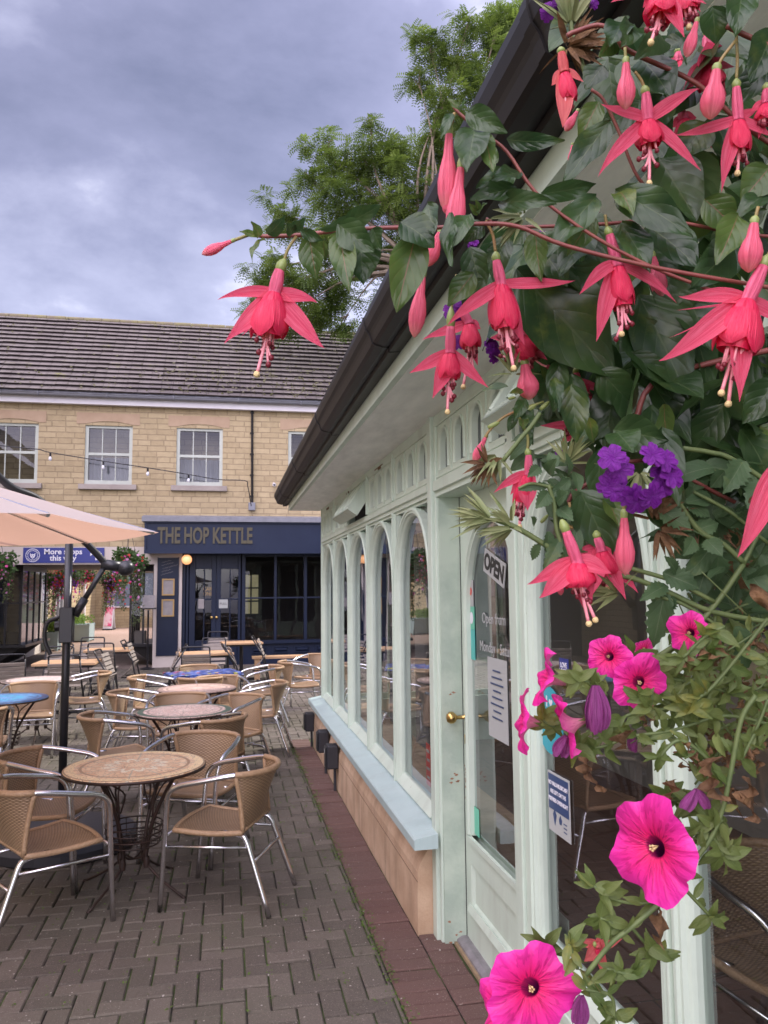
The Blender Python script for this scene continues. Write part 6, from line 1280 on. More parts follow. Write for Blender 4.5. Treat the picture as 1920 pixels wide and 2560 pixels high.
# --- stalks and branches
BR = []
stalk(Z3, .555, [(3100, 1100), (2400, 980), (1900, 860), (1650, 760), (1450, 745), (1180, 770), (1020, 765), (780, 775), (640, 790), (500, 805), (330, 810), (260, 790)], .0015, BR)
stalk(Z3, .58, [(3100, 1250), (2300, 950), (1800, 640), (1590, 370), (1480, 290), (1400, 220), (1340, 170), (1310, 130)], .0013, BR)
stalk(T, .62, [(2000, 1200), (1500, 1180), (1100, 1110), (720, 1130), (300, 1140), (190, 1100)], .0014, BR)
stalk(T, .62, [(1900, 900), (1500, 640), (1250, 420), (900, 250), (780, 130), (640, 160), (600, 180)], .002, BR)
stalk(T, .66, [(1900, 1700), (1100, 1890), (940, 2110), (850, 2210)], .0025, BR)
stalk(T, .60, [(1900, 400), (1650, 250), (1480, 170), (1400, 130)], .0022, BR)
stalk(R1, .66, [(1500, 300), (1050, 100), (760, 230), (700, 290), (690, 340)], .0018, BR)
stalk(T, .66, [(1100, 1000), (960, 900), (850, 640), (780, 500), (720, 450)], .0014, BR)
for b in BR: PB(b, 'branch', 'redstem', fuch)
for f, d, pts in ((Z3, .55, [(500, 810), (455, 880), (437, 935)]), (T, .60, [(190, 1110), (225, 1180), (240, 1270)]), (T, .60, [(790, 1080), (800, 1145)]), (T, .53, [(1700, 1150), (1640, 1230), (1605, 1290)]), (T, .6, [(940, 360), (970, 400), (985, 435)]), (T, .6, [(1450, 180), (1455, 300), (1450, 400)]), (T, .58, [(890, 240), (895, 315)]), (T, .58, [(1450, 200), (1380, 290), (1350, 350)]), (T, .53, [(1560, 1040), (1540, 1120)]), (Z3, .57, [(1320, 170), (1292, 275)]), (Z3, .56, [(1380, 330), (1352, 450)]), (Z3, .6, [(1130, 790), (1160, 940), (1155, 1015)]), (Z3, .55, [(260, 800), (165, 835)]), (B4, .68, [(1150, 160), (860, 265), (750, 330), (655, 430), (628, 480)]), (B4, .66, [(920, 290), (1000, 450), (1010, 540), (1005, 585)]), (R1, .62, [(700, 300), (720, 420), (665, 390)]), (R1, .58, [(960, 250), (965, 370)]), (Z3, .66, [(1330, 1010), (1320, 1100), (1302, 1190)])): stalk(f, d, pts)
mat('red_green_stalk', (.30, .14, .05), .5, col2=(.2, .24, .07), nscale=40)
for b in SDL: PB(b, 'flower_stalk', MATS['red_green_stalk'], fuch)
# --- hand placed fuchsia leaves: frame, depth, base, tip, width px, tilt, bend
LF = MB(); LY = MB()
def lf(f, d, b, t, w, tilt=0., bend=.1, dd=-.01, fold=.30, mb=None, wav=.08):
    k = d/F*(f(1, 0)[0]-f(0, 0)[0]); B = W(*f(*b), d); Tp = W(*f(*t), d+dd); ax = (Tp-B).normalized(); n = -CF-ax*(-CF).dot(ax); n.normalize(); s = ax.cross(n); n = n*math.cos(tilt)+s*math.sin(tilt)
    leaf(LF if mb is None else mb, B, Tp, w*k*1.08/max(.45, abs(math.cos(tilt))), n, bend, fold, wav)
HL = [(Z3, .55, (565, 810), (603, 1032), 125, .2, .05, 1), (Z3, .55, (722, 785), (776, 1098), 128, .1, .08, 1), (Z3, .555, (830, 790), (845, 1058), 180, -.2, .05, 0), (Z3, .54, (715, 745), (902, 892), 140, .3, .15, 0), (Z3, .55, (622, 775), (850, 650), 40, .9, .35, 0), (Z3, .55, (765, 745), (938, 648), 85, .5, .1, 0), (Z3, .545, (520, 780), (640, 832), 50, .5, .1, 0), (Z3, .55, (895, 770), (940, 880), 90, .5, .1, 0), (Z3, .54, (1120, 795), (1018, 1205), 185, 0, .06, 1), (Z3, .535, (1040, 735), (1215, 868), 170, -.3, .2, 0),
 (Z3, .55, (1300, 690), (1300, 965), 70, .6, .1, 0), (Z3, .55, (1400, 695), (1292, 880), 95, .3, .1, 0), (Z3, .56, (1470, 740), (1372, 840), 110, .2, .1, 0), (Z3, .57, (1425, 250), (1385, 475), 165, .15, .1, 0), (Z3, .575, (1385, 165), (1592, 275), 105, .4, .2, 0), (Z3, .58, (1640, 560), (1400, 620), 110, .2, .1, 0), (Z3, .57, (1470, 260), (1520, 480), 80, .3, 0, 1), (Z3, .57, (1310, 170), (1250, 305), 50, .3, .1, 0), (Z3, .60, (1420, 1000), (1285, 1172), 120, 0, .1, 1), (Z3, .61, (1470, 1030), (1362, 1200), 110, .2, .1, 0), (Z3, .58, (1660, 480), (1510, 520), 90, .3, .1, 0),
 (Z3, .55, (480, 800), (452, 742), 60, .4, .1, 0), (Z3, .55, (350, 800), (440, 700), 50, .8, .3, 0), (Z3, .55, (480, 770), (545, 715), 40, .8, .3, 0), (Z3, .55, (340, 830), (270, 945), 40, .6, .3, 1), (Z3, .55, (310, 810), (265, 735), 50, .2, .1, 1), (Z3, .55, (300, 810), (205, 785), 36, .2, .1, 1), (Z3, .55, (640, 830), (650, 930), 50, .7, .1, 1), (Z3, .545, (1180, 640), (1210, 800), 90, .6, 0, 0),
 (Z3, .57, (1340, 150), (1285, 95), 34, 0, .1, 1), (Z3, .57, (1345, 150), (1330, 90), 30, 0, .1, 1), (Z3, .57, (1350, 160), (1385, 105), 34, .3, .1, 0), (Z3, .565, (1440, 700), (1395, 640), 34, 0, .1, 1), (Z3, .565, (1445, 690), (1430, 620), 36, 0, .1, 1), (Z3, .565, (1450, 690), (1490, 640), 40, .3, .1, 0),
 (T, .60, (295, 700), (588, 705), 70, .6, .45, 0), (T, .585, (255, 1025), (545, 1020), 100, .2, .3, 0), (T, .61, (470, 975), (745, 925), 80, .6, .15, 0), (T, .60, (745, 990), (498, 1290), 140, .2, .15, 0), (T, .60, (840, 960), (1232, 1195), 175, .2, .2, 0), (T, .60, (860, 965), (930, 1090), 100, .3, .3, 1), (T, .61, (730, 1085), (598, 1290), 125, .1, .1, 1), (T, .605, (870, 1120), (1015, 1375), 150, 0, .1, 0), (T, .62, (1000, 1130), (1260, 1350), 200, -.2, .1, 0), (T, .60, (440, 1160), (470, 1415), 90, .7, .1, 1),
 (T, .655, (345, 1350), (835, 1900), 400, -.1, .06, 0), (T, .66, (960, 1480), (1210, 2010), 280, .1, .08, 0), (T, .66, (900, 1600), (1130, 2010), 230, -.2, .1, 0), (T, .64, (975, 295), (1125, 500), 190, .1, .1, 0), (T, .64, (1060, 790), (1250, 1110), 255, 0, .06, 0), (T, .615, (815, 610), (575, 935), 135, .2, .1, 0), (T, .62, (760, 510), (655, 720), 110, .2, .1, 1), (T, .61, (880, 110), (815, 235), 130, .2, .1, 0), (T, .61, (930, 120), (870, 240), 110, -.2, .1, 0), (T, .62, (780, 330), (690, 450), 120, .3, .1, 0), (T, .61, (840, 190), (760, 285), 90, -.4, .1, 1), (T, .60, (1330, 30), (1345, 225), 150, .1, .1, 0), (T, .60, (1480, -60), (1440, 180), 150, .1, .1, 0), (T, .60, (1640, 150), (1515, 420), 170, 0, .1, 0), (T, .60, (1450, 1230), (1215, 1450), 190, 0, .1, 0), (T, .585, (1460, 1080), (1350, 1330), 140, .1, .1, 1), (T, .61, (1290, 1000), (1450, 1150), 150, .3, .1, 1), (T, .60, (1620, 840), (1475, 1010), 170, .1, .1, 1), (T, .60, (1609, 980), (1440, 1110), 90, .5, .3, 0),
 (T, .67, (560, 1800), (530, 2070), 100, .2, .1, 0), (T, .67, (620, 1880), (660, 2170), 120, -.2, .1, 0), (T, .60, (1660, 1900), (1480, 2130), 160, .1, .1, 0), (T, .63, (830, 2160), (1110, 2215), 170, .1, .1, 0), (T, .66, (760, 1860), (930, 2050), 160, .2, .1, 0), (T, .64, (290, 1180), (230, 1420), 110, .4, .1, 0), (T, .65, (110, 1240), (180, 1480), 130, .2, .1, 0), (T, .65, (420, 1180), (600, 1440), 190, .1, .1, 0), (T, .66, (620, 1330), (760, 1560), 220, -.2, .1, 0), (T, .66, (1100, 1380), (1180, 1640), 190, .1, .1, 0), (T, .66, (1210, 1500), (1320, 1760), 200, .1, .1, 0), (T, .63, (330, 880), (140, 950), 110, .2, .1, 0), (T, .62, (200, 830), (240, 740), 70, .2, .1, 1),
 (R1, .62, (750, 240), (905, 555), 200, .05, .06, 0), (R1, .63, (850, 40), (835, 325), 120, .2, .1, 0), (R1, .60, (930, -40), (1010, 60), 150, 0, .1, 0), (R1, .62, (880, 270), (940, 420), 90, -.3, .1, 1), (R1, .63, (1060, 300), (1300, 450), 120, .1, .1, 0), (R1, .62, (1150, -60), (1230, 320), 120, .2, .1, 0), (B4, .67, (990, 140), (880, 330), 110, .2, .1, 0), (B4, .67, (960, 60), (845, 80), 60, .2, .1, 1), (B4, .67, (900, 270), (830, 430), 80, .3, .1, 0), (B4, .67, (960, 300), (960, 410), 100, 0, .1, 1), (B4, .67, (980, 230), (1060, 440), 110, .2, .1, 0), (B4, .62, (1250, -60), (1290, 250), 110, .2, .1, 0), (B4, .62, (1400, 0), (1450, 530), 240, .1, .1, 0), (B4, .62, (1560, 300), (1600, 530), 110, .1, .1, 1), (T, .62, (1180, 200), (1060, 260), 90, .3, .1, 0), (T, .62, (1240, 150), (1200, 330), 90, .4, .1, 0), (T, .64, (1080, 480), (1000, 700), 150, .2, .1, 0), (T, .64, (1300, 620), (1160, 800), 170, .2, .1, 0), (T, .64, (700, 1180), (560, 1380), 150, .3, .1, 0)]
for f, d, b, t, w, tilt, bend, y in HL: lf(f, d, b, t, w, tilt, bend, rnd.uniform(-.03, .01), mb=LY if y else LF)
# filler leaves further in, in the dense part of the plant
rr = random.Random(21)
def fill(mb, f, poly, n, d0, d1, s0, s1, hang=.8, ser=0., wr=(.45, .62)):
    xs = [p[0] for p in poly]; ys = [p[1] for p in poly]; k = 0
    while k < n:
        x, y = rr.uniform(min(xs), max(xs)), rr.uniform(min(ys), max(ys)); c = False; j = len(poly)-1
        for i in range(len(poly)):
            if (poly[i][1] > y) != (poly[j][1] > y) and x < (poly[j][0]-poly[i][0])*(y-poly[i][1])/(poly[j][1]-poly[i][1])+poly[i][0]: c = not c
            j = i
        if not c: continue
        k += 1; d = rr.uniform(d0, d1); B = W(*f(x, y), d); L_ = rr.uniform(s0, s1); a = rr.uniform(0, 6.28); ax = (CR*math.cos(a)*.8+Vector((0, 0, -hang+.6*math.sin(a)))+CF*rr.gauss(0, .4)).normalized()
        n_ = (-CF*.7+Vector((rr.gauss(0, .4), rr.gauss(0, .4), rr.uniform(.1, 1)))); leaf(mb, B, B+ax*L_, L_*rr.uniform(*wr), n_, rr.uniform(0, .25), .25, .05, 4, 8, ser, rr.uniform(0, .12), rr)
fill(LF, DD, [(1260, 30), (1700, 0), (1700, 520), (1480, 520), (1420, 320), (1300, 200)], 80, .62, .86, .045, .075)
fill(LF, DD, [(1130, 480), (1700, 420), (1700, 1000), (1500, 960), (1330, 900), (1180, 800), (1100, 600)], 120, .66, .92, .05, .085)
fill(LF, DD, [(1230, 700), (1700, 800), (1700, 1100), (1420, 1050), (1290, 920)], 60, .64, .9, .04, .07)
fill(LY, DD, [(1250, 500), (1700, 200), (1700, 1000), (1350, 850)], 26, .64, .86, .035, .06)
PB(LF, 'foliage', 'leaf', fuch); PB(LY, 'young_foliage', 'leaf2', fuch)
# --- verbena: stems, serrated leaves, purple heads
VS = []; VL = MB()
for pts, r in (([(1900, 700), (1500, 560), (1180, 740)][:0] or [(1800, 900), (1400, 830), (1180, 735), (1000, 665), (850, 640), (670, 560), (560, 490), (440, 420), (350, 385)], .0022), ([(1000, 620), (1200, 680), (1400, 780)], .0018), ([(680, 560), (640, 430), (630, 320), (600, 215)], .0018), ([(620, 230), (520, 210), (455, 235)], .0012), ([(1800, 300), (1500, 100), (1380, 60), (1250, 40)], .002), ([(1540, 590), (1440, 500), (1330, 440), (1230, 300), (1150, 190)], .0022), ([(1540, 600), (1600, 480), (1640, 380)], .0018), ([(1540, 600), (1400, 800), (1250, 960), (1100, 1060), (990, 1100), (860, 1132)], .0022), ([(380, 100), (460, 0), (520, -70), (560, -130)], .0018), ([(930, 330), (960, 200), (1020, 170)], .002), ([(1659, 500), (1480, 350), (1300, 250)], .0015), ([(1700, 1100), (1300, 820), (1150, 760)], .0015)):
    stalk(R1, .62, pts, r, VS)
stalk(T, .66, [(700, 420), (660, 260), (625, 160), (620, 60)], .0018, VS); stalk(T, .66, [(620, 60), (720, -40)], .0014, VS)
def vleaf(f, b, t, w, d=.62): k = d/F*(f(1, 0)[0]-f(0, 0)[0]); B = W(*f(*b), d); Tp = W(*f(*t), d+rnd.uniform(-.02, .02)); leaf(VL, B, Tp, w*k, (-CF+Vector((rnd.gauss(0, .4), rnd.gauss(0, .4), rnd.uniform(0, .5)))), .12, .3, .04, 8, 26, .16)
for b, t, w in (((1150, 640), (1325, 715), 110), ((1165, 720), (1105, 1000), 120), ((1170, 700), (1040, 775), 80), ((1190, 740), (1170, 840), 90), ((660, 470), (572, 640), 70), ((720, 500), (690, 600), 90), ((690, 560), (790, 540), 80), ((600, 440), (590, 560), 70), ((560, 500), (520, 580), 50), ((610, 220), (455, 245), 44), ((560, 130), (500, 180), 60), ((600, 160), (640, 90), 70), ((600, 250), (540, 330), 80), ((640, 300), (700, 250), 80), ((650, 330), (720, 390), 70), ((530, 420), (515, 370), 60), ((700, 170), (680, 60), 60), ((640, 130), (600, 60), 60), ((960, 330), (985, 395), 80), ((1130, 330), (1290, 440), 110), ((1300, 440), (1420, 400), 90), ((1250, 300), (1380, 370), 100), ((1420, 560), (1400, 690), 110), ((1300, 470), (1250, 560), 80), ((1360, 480), (1440, 560), 90), ((1350, 880), (1310, 1040), 90), ((1500, 900), (1560, 1100), 130), ((1659, 600), (1560, 690), 150), ((1540, 100), (1440, 260), 120), ((1450, 150), (1380, 230), 100), ((1600, 330), (1480, 420), 110), ((1390, 190), (1300, 150), 90), ((1659, 200), (1560, 330), 130), ((1220, 640), (1160, 560), 60)): vleaf(R1, b, t, w)
fill(VL, R1, [(1150, 100), (1660, 100), (1760, 700), (1550, 900), (1300, 560), (1200, 400)], 190, .62, .84, .018, .042, .4, .15)
fill(VL, R1, [(520, 60), (720, 60), (780, 420), (640, 520), (560, 300)], 34, .62, .72, .014, .028, .3, .15)
fill(VL, DD, [(1090, 830), (1300, 860), (1320, 960), (1160, 1000)], 36, .66, .78, .012, .028, .3, .15)
# narrow dry calyx bunches
def bunch(f, c, d, dirpx, n, l, m_, spread=.5, wd=.09):
    C = W(*f(*c), d); D = (CR*dirpx[0]-CU*dirpx[1]).normalized()
    for i in range(n): v = (D+Vector((rnd.gauss(0, spread), rnd.gauss(0, spread), rnd.gauss(0, spread)))).normalized(); s = C+v*l*.1; blade(m_, [s, s+v*l*.5+Vector((0, 0, .002)), s+v*l*rnd.uniform(.7, 1.1)], l*wd*rnd.uniform(1, 1.7), -CF+Vector((rnd.gauss(0, .5), 0, rnd.gauss(0, .5))), .5, 2, 4)
GB = MB(); BB = MB()
GL = []; BL = []
for f, c, d, dr, n, l in ((R1, (330, 385), .62, (-1, -.3), 18, .032), (R1, (300, 370), .62, (-1, .2), 10, .024), (R1, (430, 420), .62, (-.9, .3), 12, .028), (R1, (420, 400), .62, (-.6, -.5), 10, .026), (T, (620, 130), .66, (-.1, -1), 34, .042), (T, (330, 1880), .68, (-.2, -1), 24, .026), (B4, (740, 640), .68, (-.4, 1), 16, .030), (R1, (690, 110), .64, (.1, -1), 26, .025), (R1, (940, 735), .62, (-1, 0), 16, .03), (R1, (1040, 150), .6, (0, .3), 26, .022), (T, (380, 1090), .6, (-1, .2), 16, .03)): GB = MB(); bunch(f, c, d, dr, n, l, GB); GL.append(GB)
for f, c, d, dr, n, l in ((B4, (640, 720), .68, (-.5, .6), 22, .022), (R1, (1130, 430), .62, (.2, .6), 20, .026), (T, (600, 230), .66, (.5, 0), 46, .032), (R1, (1100, 380), .62, (.4, -.5), 16, .03)): BB = MB(); bunch(f, c, d, dr, n, l, BB, .7, .12); BL.append(BB)
[PB(b, 'stem', 'stem', verb) for b in VS]; PB(VL, 'foliage', 'leafv', verb); mat('pale_green_calyx', (.13, .18, .065), .6, col2=(.24, .25, .11), nscale=50)
for b in GL: PB(b, 'calyx_bunch', MATS['pale_green_calyx'], verb)
for b in BL: PB(b, 'seed_head', 'brown', verb)
def floret(mb, C, ax, r):
    ax = ax.normalized(); e1 = ax.orthogonal().normalized(); e2 = ax.cross(e1); ph = rnd.random()*6; e1, e2 = e1*math.cos(ph)+e2*math.sin(ph), e2*math.cos(ph)-e1*math.sin(ph)
    mb.tube([C-ax*r*.7, C], r*.08, 5)
    for k in range(5):
        a = k*1.2566; o = e1*math.cos(a)+e2*math.sin(a); w = ax.cross(o)
        for sg in (-1, 1): blade(mb, [C, C+o*r*.5+w*sg*r*.12+ax*r*.1, C+o*r*.95+w*sg*r*.20-ax*r*rnd.uniform(-.1, .15)], r*.52, ax, .2, 4, 7, prof=lambda v: .2+.9*math.sin(math.pi*min(1, v*.92))**.7)
def verb_head(f, d, pts, rpx, label=None):
    V = MB(); k = d/F*(f(1, 0)[0]-f(0, 0)[0]); cx = sum(p[0] for p in pts)/len(pts); cy = sum(p[1] for p in pts)/len(pts)
    for p in pts: C = W(*f(*p), d+rnd.uniform(-.006, .006)); o = (CR*(p[0]-cx)-CU*(p[1]-cy)).normalized(); floret(V, C, -CF+o*.45+Vector((rnd.gauss(0, .15), 0, rnd.gauss(0, .15))), rpx*k*rnd.uniform(.9, 1.1))
    PB(V, 'flower_head', 'verb', verb, label=label)
verb_head(R1, .55, [(905, 85), (940, 140), (895, 220), (1000, 270), (1030, 300), (1105, 70), (1165, 95), (1195, 170), (1150, 225), (1100, 270), (1140, 150), (925, 235)], 68, 'large purple ring of verbena florets')
verb_head(Z3, .70, [(1300, 1195), (1330, 1170), (1320, 1225), (1350, 1200), (1340, 1140)], 42); verb_head(Z3, .72, [(1520, 1400), (1510, 1375), (1530, 1430), (1340, 1360)], 40)
verb_head(T, .68, [(495, 50), (520, 30), (500, 75), (535, 60), (550, 10)], 36); verb_head(T, .68, [(700, 5), (730, 12), (670, 0)], 34); verb_head(T, .72, [(740, 2060), (750, 2100), (735, 2130), (765, 2080), (905, 1960)], 36); verb_head(R1, .7, [(645, 72), (660, 62), (630, 80), (595, 130)], 22)
verb_head(T, .72, [(470, 1180), (462, 1200)], 28); verb_head(T, .72, [(130, 1215), (122, 1230)], 28); verb_head(T, .72, [(30, 1560), (50, 1590), (10, 1580), (60, 1540)], 34)
# --- petunias
def petunia(f, d, c, r, ax, tube_to=None, ecc=1., depth=.55, rot=0., pale=False, rim=.12):
    """c centre px, r radius px, ax facing direction (world), tube base px"""
    k = d/F*(f(1, 0)[0]-f(0, 0)[0]); C = W(*f(*c), d); ax = Vector(ax).normalized(); e1 = (CR-ax*CR.dot(ax)).normalized(); e2 = ax.cross(e1); r *= k; V = MB()
    Tt = W(*f(*tube_to), d+r*1.25*max(0., ax.dot(-CF))) if tube_to else C-ax*r*1.3; th = C-ax*r*depth*.45; ph = rnd.random()*6
    def fn(u, v):
        a = u*2*math.pi+rot; lob = 1+.085*(1-2*abs(math.sin(2.5*a))**2.6)+.025*math.sin(13*a+ph)+.05*math.sin(2*a+ph)+.03*math.sin(3*a+2*ph); 
        if v < .28: q = v/.28; p = Tt.lerp(th, q); rr_ = r*(.07+.13*q**1.3); return p+e1*math.cos(a)*rr_+e2*math.sin(a)*rr_, (u, .0+.2*q)
        q = (v-.28)/.72; rr_ = r*(.20+.80*q**1.15)*(1+(lob-1)*q**1.6); h = -depth*.45*(1-q)**1.6-rim*q**3*(1+.8*math.sin(5*a+ph+1))*.6+(.035*math.sin(10*a+ph)+.03*math.sin(17*a+2*ph))*q*q; fl = -.075*abs(math.sin(2.5*a))**.8*q+.04*q*math.sin(2*a+ph)
        return C+e1*math.cos(a)*rr_+e2*math.sin(a)*rr_*ecc+ax*r*(h+fl), (u, .2+.8*q)
    V.grid(fn, 60, 18); o_ = PB(V, 'flower', 'petpale' if pale else 'petunia', petu)
    if not pale:
        s = MB()
        for i in range(5): a = i*1.2566; s.tube([th-ax*r*.1, th+ax*r*.12+(e1*math.cos(a)+e2*math.sin(a))*r*.05], r*.012, 5); s.lathe([(0, -.001), (r*.03, 0), (0, .0015)], th+ax*r*.13+(e1*math.cos(a)+e2*math.sin(a))*r*.05, ax, 7)
        PB(s, 'stamens', 'stigma', o_)
    cx = MB(); dv = (Tt-th).normalized()
    for i in range(5): a = i*1.2566; o = e1*math.cos(a)+e2*math.sin(a); blade(cx, [Tt+dv*r*.06, Tt+o*r*.16, Tt-dv*r*.3+o*r*.22], r*.13, o, .3, 2, 5)
    cx.lathe([(r*.03, .12*r), (r*.1, .02*r), (r*.09, -.08*r)], Tt, dv, 10); PB(cx, 'calyx', 'leafp', o_)
petunia(R2, .60, (525, 1310), 212, -CF+CR*.1+CU*.12, (700, 1370), 1., .5, .3)
petunia(R2, .63, (320, 1400), 190, -CF*.25-CR*1.0+CU*.25, (520, 1420), 1., .9, .9, rim=.3)
petunia(R2, .56, (1080, 625), 238, -CF*.62-CR*.82+CU*.05, (1260, 700), 1., .6, .2, rim=.16)
petunia(R1, .60, (1045, 1175), 135, -CF+CR*.05-CU*.1, (1120, 1230), 1., .5, .7)
petunia(R1, .61, (885, 1045), 102, -CF*.9-CR*.55+CU*.1, (980, 1100), 1., .6, .1, rim=.2)
petunia(R1, .61, (550, 1135), 132, -CR*.95+CF*.12+CU*.22, (690, 1182), 1., 1.3, .3, rim=.35)
petunia(R1, .62, (445, 1352), 150, -CR*.97+CF*.10+CU*.05, (565, 1370), 1., 1.0, .0, rim=.3)
petunia(R1, .59, (655, 1390), 150, -CR*.92+CF*.12-CU*.30, (785, 1350), 1., 1.1, .5, rim=.3)
petunia(R1, .60, (1270, 930), 105, -CF*.7-CR*.8+CU*.15, (1370, 975), 1., .6, .4, rim=.2)
petunia(R1, .66, (1050, 985), 62, -CR*.5+CU*.85-CF*.2, (1075, 1065), 1., 1.2, .4, rim=.3)
def wilt(f, d, a, b, w, n=9):
    WM = MB()
    k = d/F*(f(1, 0)[0]-f(0, 0)[0]); A = W(*f(*a), d); B = W(*f(*b), d); L_ = (B-A).length
    for i in range(n): an = i*2*math.pi/n; o = (CR*math.cos(an)-CF*math.sin(an)); blade(WM, [A+o*w*k*.12, A.lerp(B, .4)+o*w*k*rnd.uniform(.42, .6), A.lerp(B, .75)+o*w*k*rnd.uniform(.4, .6), A.lerp(B, rnd.uniform(.9, 1.05))+o*w*k*rnd.uniform(.2, .45)], w*k*.62, o+Vector((rnd.gauss(0, .4), 0, rnd.gauss(0, .3))), rnd.uniform(-.8, .8), 4, 9, prof=lambda v: .35+.65*math.sin(math.pi*min(1, v*.85)))
    PB(WM, 'wilted_flower', 'wilt', petu)
wilt(R1, .58, (825, 1185), (830, 1408), 100, 11); wilt(R1, .60, (690, 1430), (655, 1525), 80); wilt(R2, .58, (1310, 335), (1250, 430), 60, 6); wilt(R2, .58, (1320, 330), (1365, 420), 50, 6); wilt(R2, .6, (760, 1330), (745, 1466), 70, 7); wilt(R1, .62, (1000, 1400), (1010, 1500), 44, 6)
PS = MB(); PLf = MB(); PD = MB()
def pleaf(p, d, s, mb=PLf, hang=0.):
    a = rnd.uniform(0, 6.28); ax = (CR*math.cos(a)+CU*math.sin(a)*.9+CF*rnd.gauss(0, .4)-CU*hang).normalized(); leaf(mb, p, p+ax*s, s*rnd.uniform(.34, .5), -CF+Vector((rnd.gauss(0, .5), rnd.gauss(0, .5), rnd.uniform(0, .7))), .1, .3, .05, 4, 8, 0, rnd.uniform(0, .2))
def leafy(f, d, pts, r=.0016, n=14, s=.017, dead=0, tip=True):
    Pp = crom([W(*f(*p), d) for p in pts], 6); q_ = MB(); q_.tube(Pp, r, 6); PB(q_, 'stem', 'stem', petu)
    for i in range(n): q = Pp[int(rnd.random()*(len(Pp)-1))]; pleaf(q, d, s*rnd.uniform(.6, 1.25))
    if tip:
        for i in range(6): pleaf(Pp[-1], d, s*rnd.uniform(.7, 1.3))
    for i in range((dead+1)//2): q = Pp[int(rnd.random()*(len(Pp)-1))]; dead_leaf(q, rnd.uniform(.009, .018))
def dead_leaf(q, s):
    s *= .62
    ax = Vector((rnd.gauss(0, .5), rnd.gauss(0, .5), -1)).normalized(); n = Vector((rnd.gauss(0, 1), rnd.gauss(0, 1), 0)); leaf(PD, q, q+ax*s*1.25, s*.42, n, rnd.uniform(-.5, .5), rnd.uniform(.9, 1.9), .5, 5, 11, 0, rnd.uniform(-.5, .9))
leafy(R2, .58, [(1600, -120), (1530, 0), (1480, 250), (1440, 430), (1370, 590), (1220, 780), (1140, 880), (1000, 1000), (900, 1080), (780, 1230)], .0019, 8, .016, 2, False)
for f, pts, n, dd in ((R2, [(1220, 775), (1300, 860), (1380, 945)], 5, 0), (R2, [(1000, 1000), (1080, 1090), (1130, 1140)], 7, 0), (R2, [(1140, 880), (980, 880), (870, 840), (820, 800)], 9, 0), (R2, [(960, 1020), (890, 970), (850, 955)], 6, 0), (R2, [(880, 1200), (960, 1220), (1000, 1230)], 9, 0), (R2, [(740, 1200), (720, 1130), (700, 1080)], 7, 0), (R2, [(780, 1300), (900, 1330), (920, 1440)], 12, 0), (R2, [(620, 1130), (590, 1080)], 3, 0),
 (R2, [(1440, 480), (1380, 520), (1260, 560), (1200, 560)], 16, 2), (R2, [(1440, 480), (1340, 430), (1290, 400)], 16, 3), (R2, [(1370, 540), (1420, 600), (1440, 650)], 10, 0), (R2, [(1300, 350), (1230, 370), (1160, 380)], 6, 3),
 (R1, [(1659, 860), (1550, 1000), (1400, 1180), (1330, 1240), (1280, 1300)], 16, 4), (R1, [(1700, 1300), (1500, 1230), (1350, 1180), (1200, 1150), (1100, 1090)], 26, 8), (R1, [(1700, 1380), (1450, 1330), (1200, 1400), (1000, 1430), (850, 1480), (720, 1470)], 34, 6), (R1, [(1300, 1200), (1180, 1290), (1000, 1320), (880, 1400)], 22, 4), (R1, [(880, 1230), (800, 1170), (740, 1160)], 20, 0), (R1, [(640, 1390), (600, 1370), (570, 1350)], 14, 0), (R1, [(1150, 1110), (1060, 1060), (1000, 1050)], 14, 1), (R1, [(1659, 1250), (1600, 1400), (1530, 1543)], 8, 6), (R1, [(1400, 1060), (1330, 1000), (1240, 1070)], 14, 3), (R1, [(1500, 1150), (1400, 1100), (1250, 1200), (1200, 1290)], 26, 4), (R2, [(1380, 200), (1300, 130), (1220, 100), (1130, 180)], 10, 4), (R1, [(1100, 1210), (1090, 1290), (1060, 1260)], 8, 0), (R1, [(1450, 900), (1350, 950), (1250, 1050)], 8, 2), (R2, [(1659, -60), (1560, 60), (1420, 150), (1360, 300)], 10, 8)):
    leafy(f, .6+rnd.uniform(-.02, .03), pts, .0014, n, .017, dd)
rr = random.Random(77)
for (x0, y0, x1, y1, n, s) in ((1180, 900, 1660, 1300, 100, .016), (1280, 1150, 1700, 1543, 70, .018), (700, 1380, 1200, 1440, 30, .014)):
    for i in range(n): pleaf(W(*R1(rr.uniform(x0, x1), rr.uniform(y0, y1)), rr.uniform(.6, .76)), 0, s*rr.uniform(.6, 1.3))
for (x0, y0, x1, y1, n) in ((1300, 1300, 1660, 1560, 60), (1200, 900, 1660, 1250, 40), (1180, 1450, 1500, 1600, 10), (1300, 300, 1660, 800, 14)):
    for i in range(n): dead_leaf(W(*R1(rr.uniform(x0, x1), rr.uniform(y0, y1)), rr.uniform(.60, .74)), rr.uniform(.010, .022))
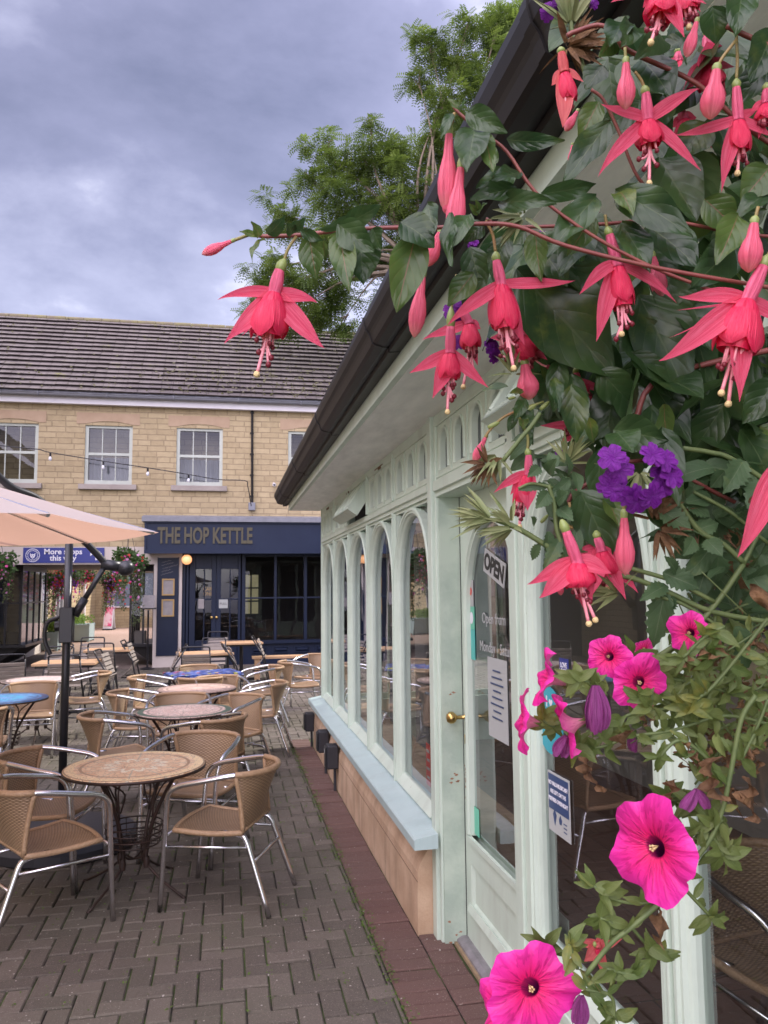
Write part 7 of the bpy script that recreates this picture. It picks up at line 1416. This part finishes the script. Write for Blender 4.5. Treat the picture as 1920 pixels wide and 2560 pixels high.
for f, c, s in ((R2, (780, 180), .03), (R2, (1010, 50), .03), (R2, (1500, 330), .05), (R2, (1570, 280), .04), (R2, (1400, 180), .04), (R2, (1200, 290), .03), (R2, (1180, 440), .03), (R2, (1130, 900), .035), (R2, (1210, 700), .025), (R1, (1570, 700), .04), (R1, (1590, 250), .05)): dead_leaf(W(*f(*c), .58), s)
for i in range(40):                                         # thin wiry stems criss-crossing
    a = (rr.uniform(1200, 1700), rr.uniform(700, 1500)); b = (a[0]+rr.uniform(-260, 100), a[1]+rr.uniform(-220, 220)); d = rr.uniform(.6, .8); PS.tube(bez([W(*R1(*a), d), W(*R1((a[0]+b[0])/2+rr.uniform(-60, 60), (a[1]+b[1])/2+rr.uniform(-60, 60)), d), W(*R1(*b), d)], 8), rr.uniform(.0006, .0014), 5)
PB(PS, 'thin_stems', 'stem', petu)['kind'] = 'stuff'; PB(PLf, 'foliage', 'leafp', petu); PB(PD, 'dry_leaves', 'brown', petu)
# the basket they grow in
bk = thing('hanging_basket', 'coir lined hanging basket at the right edge holding the fuchsia, verbena and petunia', 'hanging basket', rb+Vector((0, 0, -.04)))
m = MB(); rad = .17; m.lathe([(0, -.15)]+[(rad*math.sin(k*math.pi/20), -.15*math.cos(k*math.pi/20)) for k in range(1, 11)]+[(rad*.94, .0), (0, -.01)], n=28); m.build('coir_liner', 'coir', bk, smooth=True)
m = MB(); m.tube([(rad*1.03*math.cos(i*math.pi/20), rad*1.03*math.sin(i*math.pi/20), 0) for i in range(41)], .004, 6)
for k in range(10): a = k*math.pi/5; m.tube([(rad*1.03*math.cos(a)*math.sin(j*math.pi/12), rad*1.03*math.sin(a)*math.sin(j*math.pi/12), -.155*math.cos(j*math.pi/12)) for j in range(7)], .0025, 5)
m.build('wire_frame', 'steel', bk); m = MB()
for k in range(3): a = k*2.094; m.tube([(rad*math.cos(a), rad*math.sin(a), 0), (0, 0, .55)], .0022, 5)
m.tube([(0, 0, .55), (0, 0, 1.0)], .003, 5); m.build('chain', 'steel', bk)
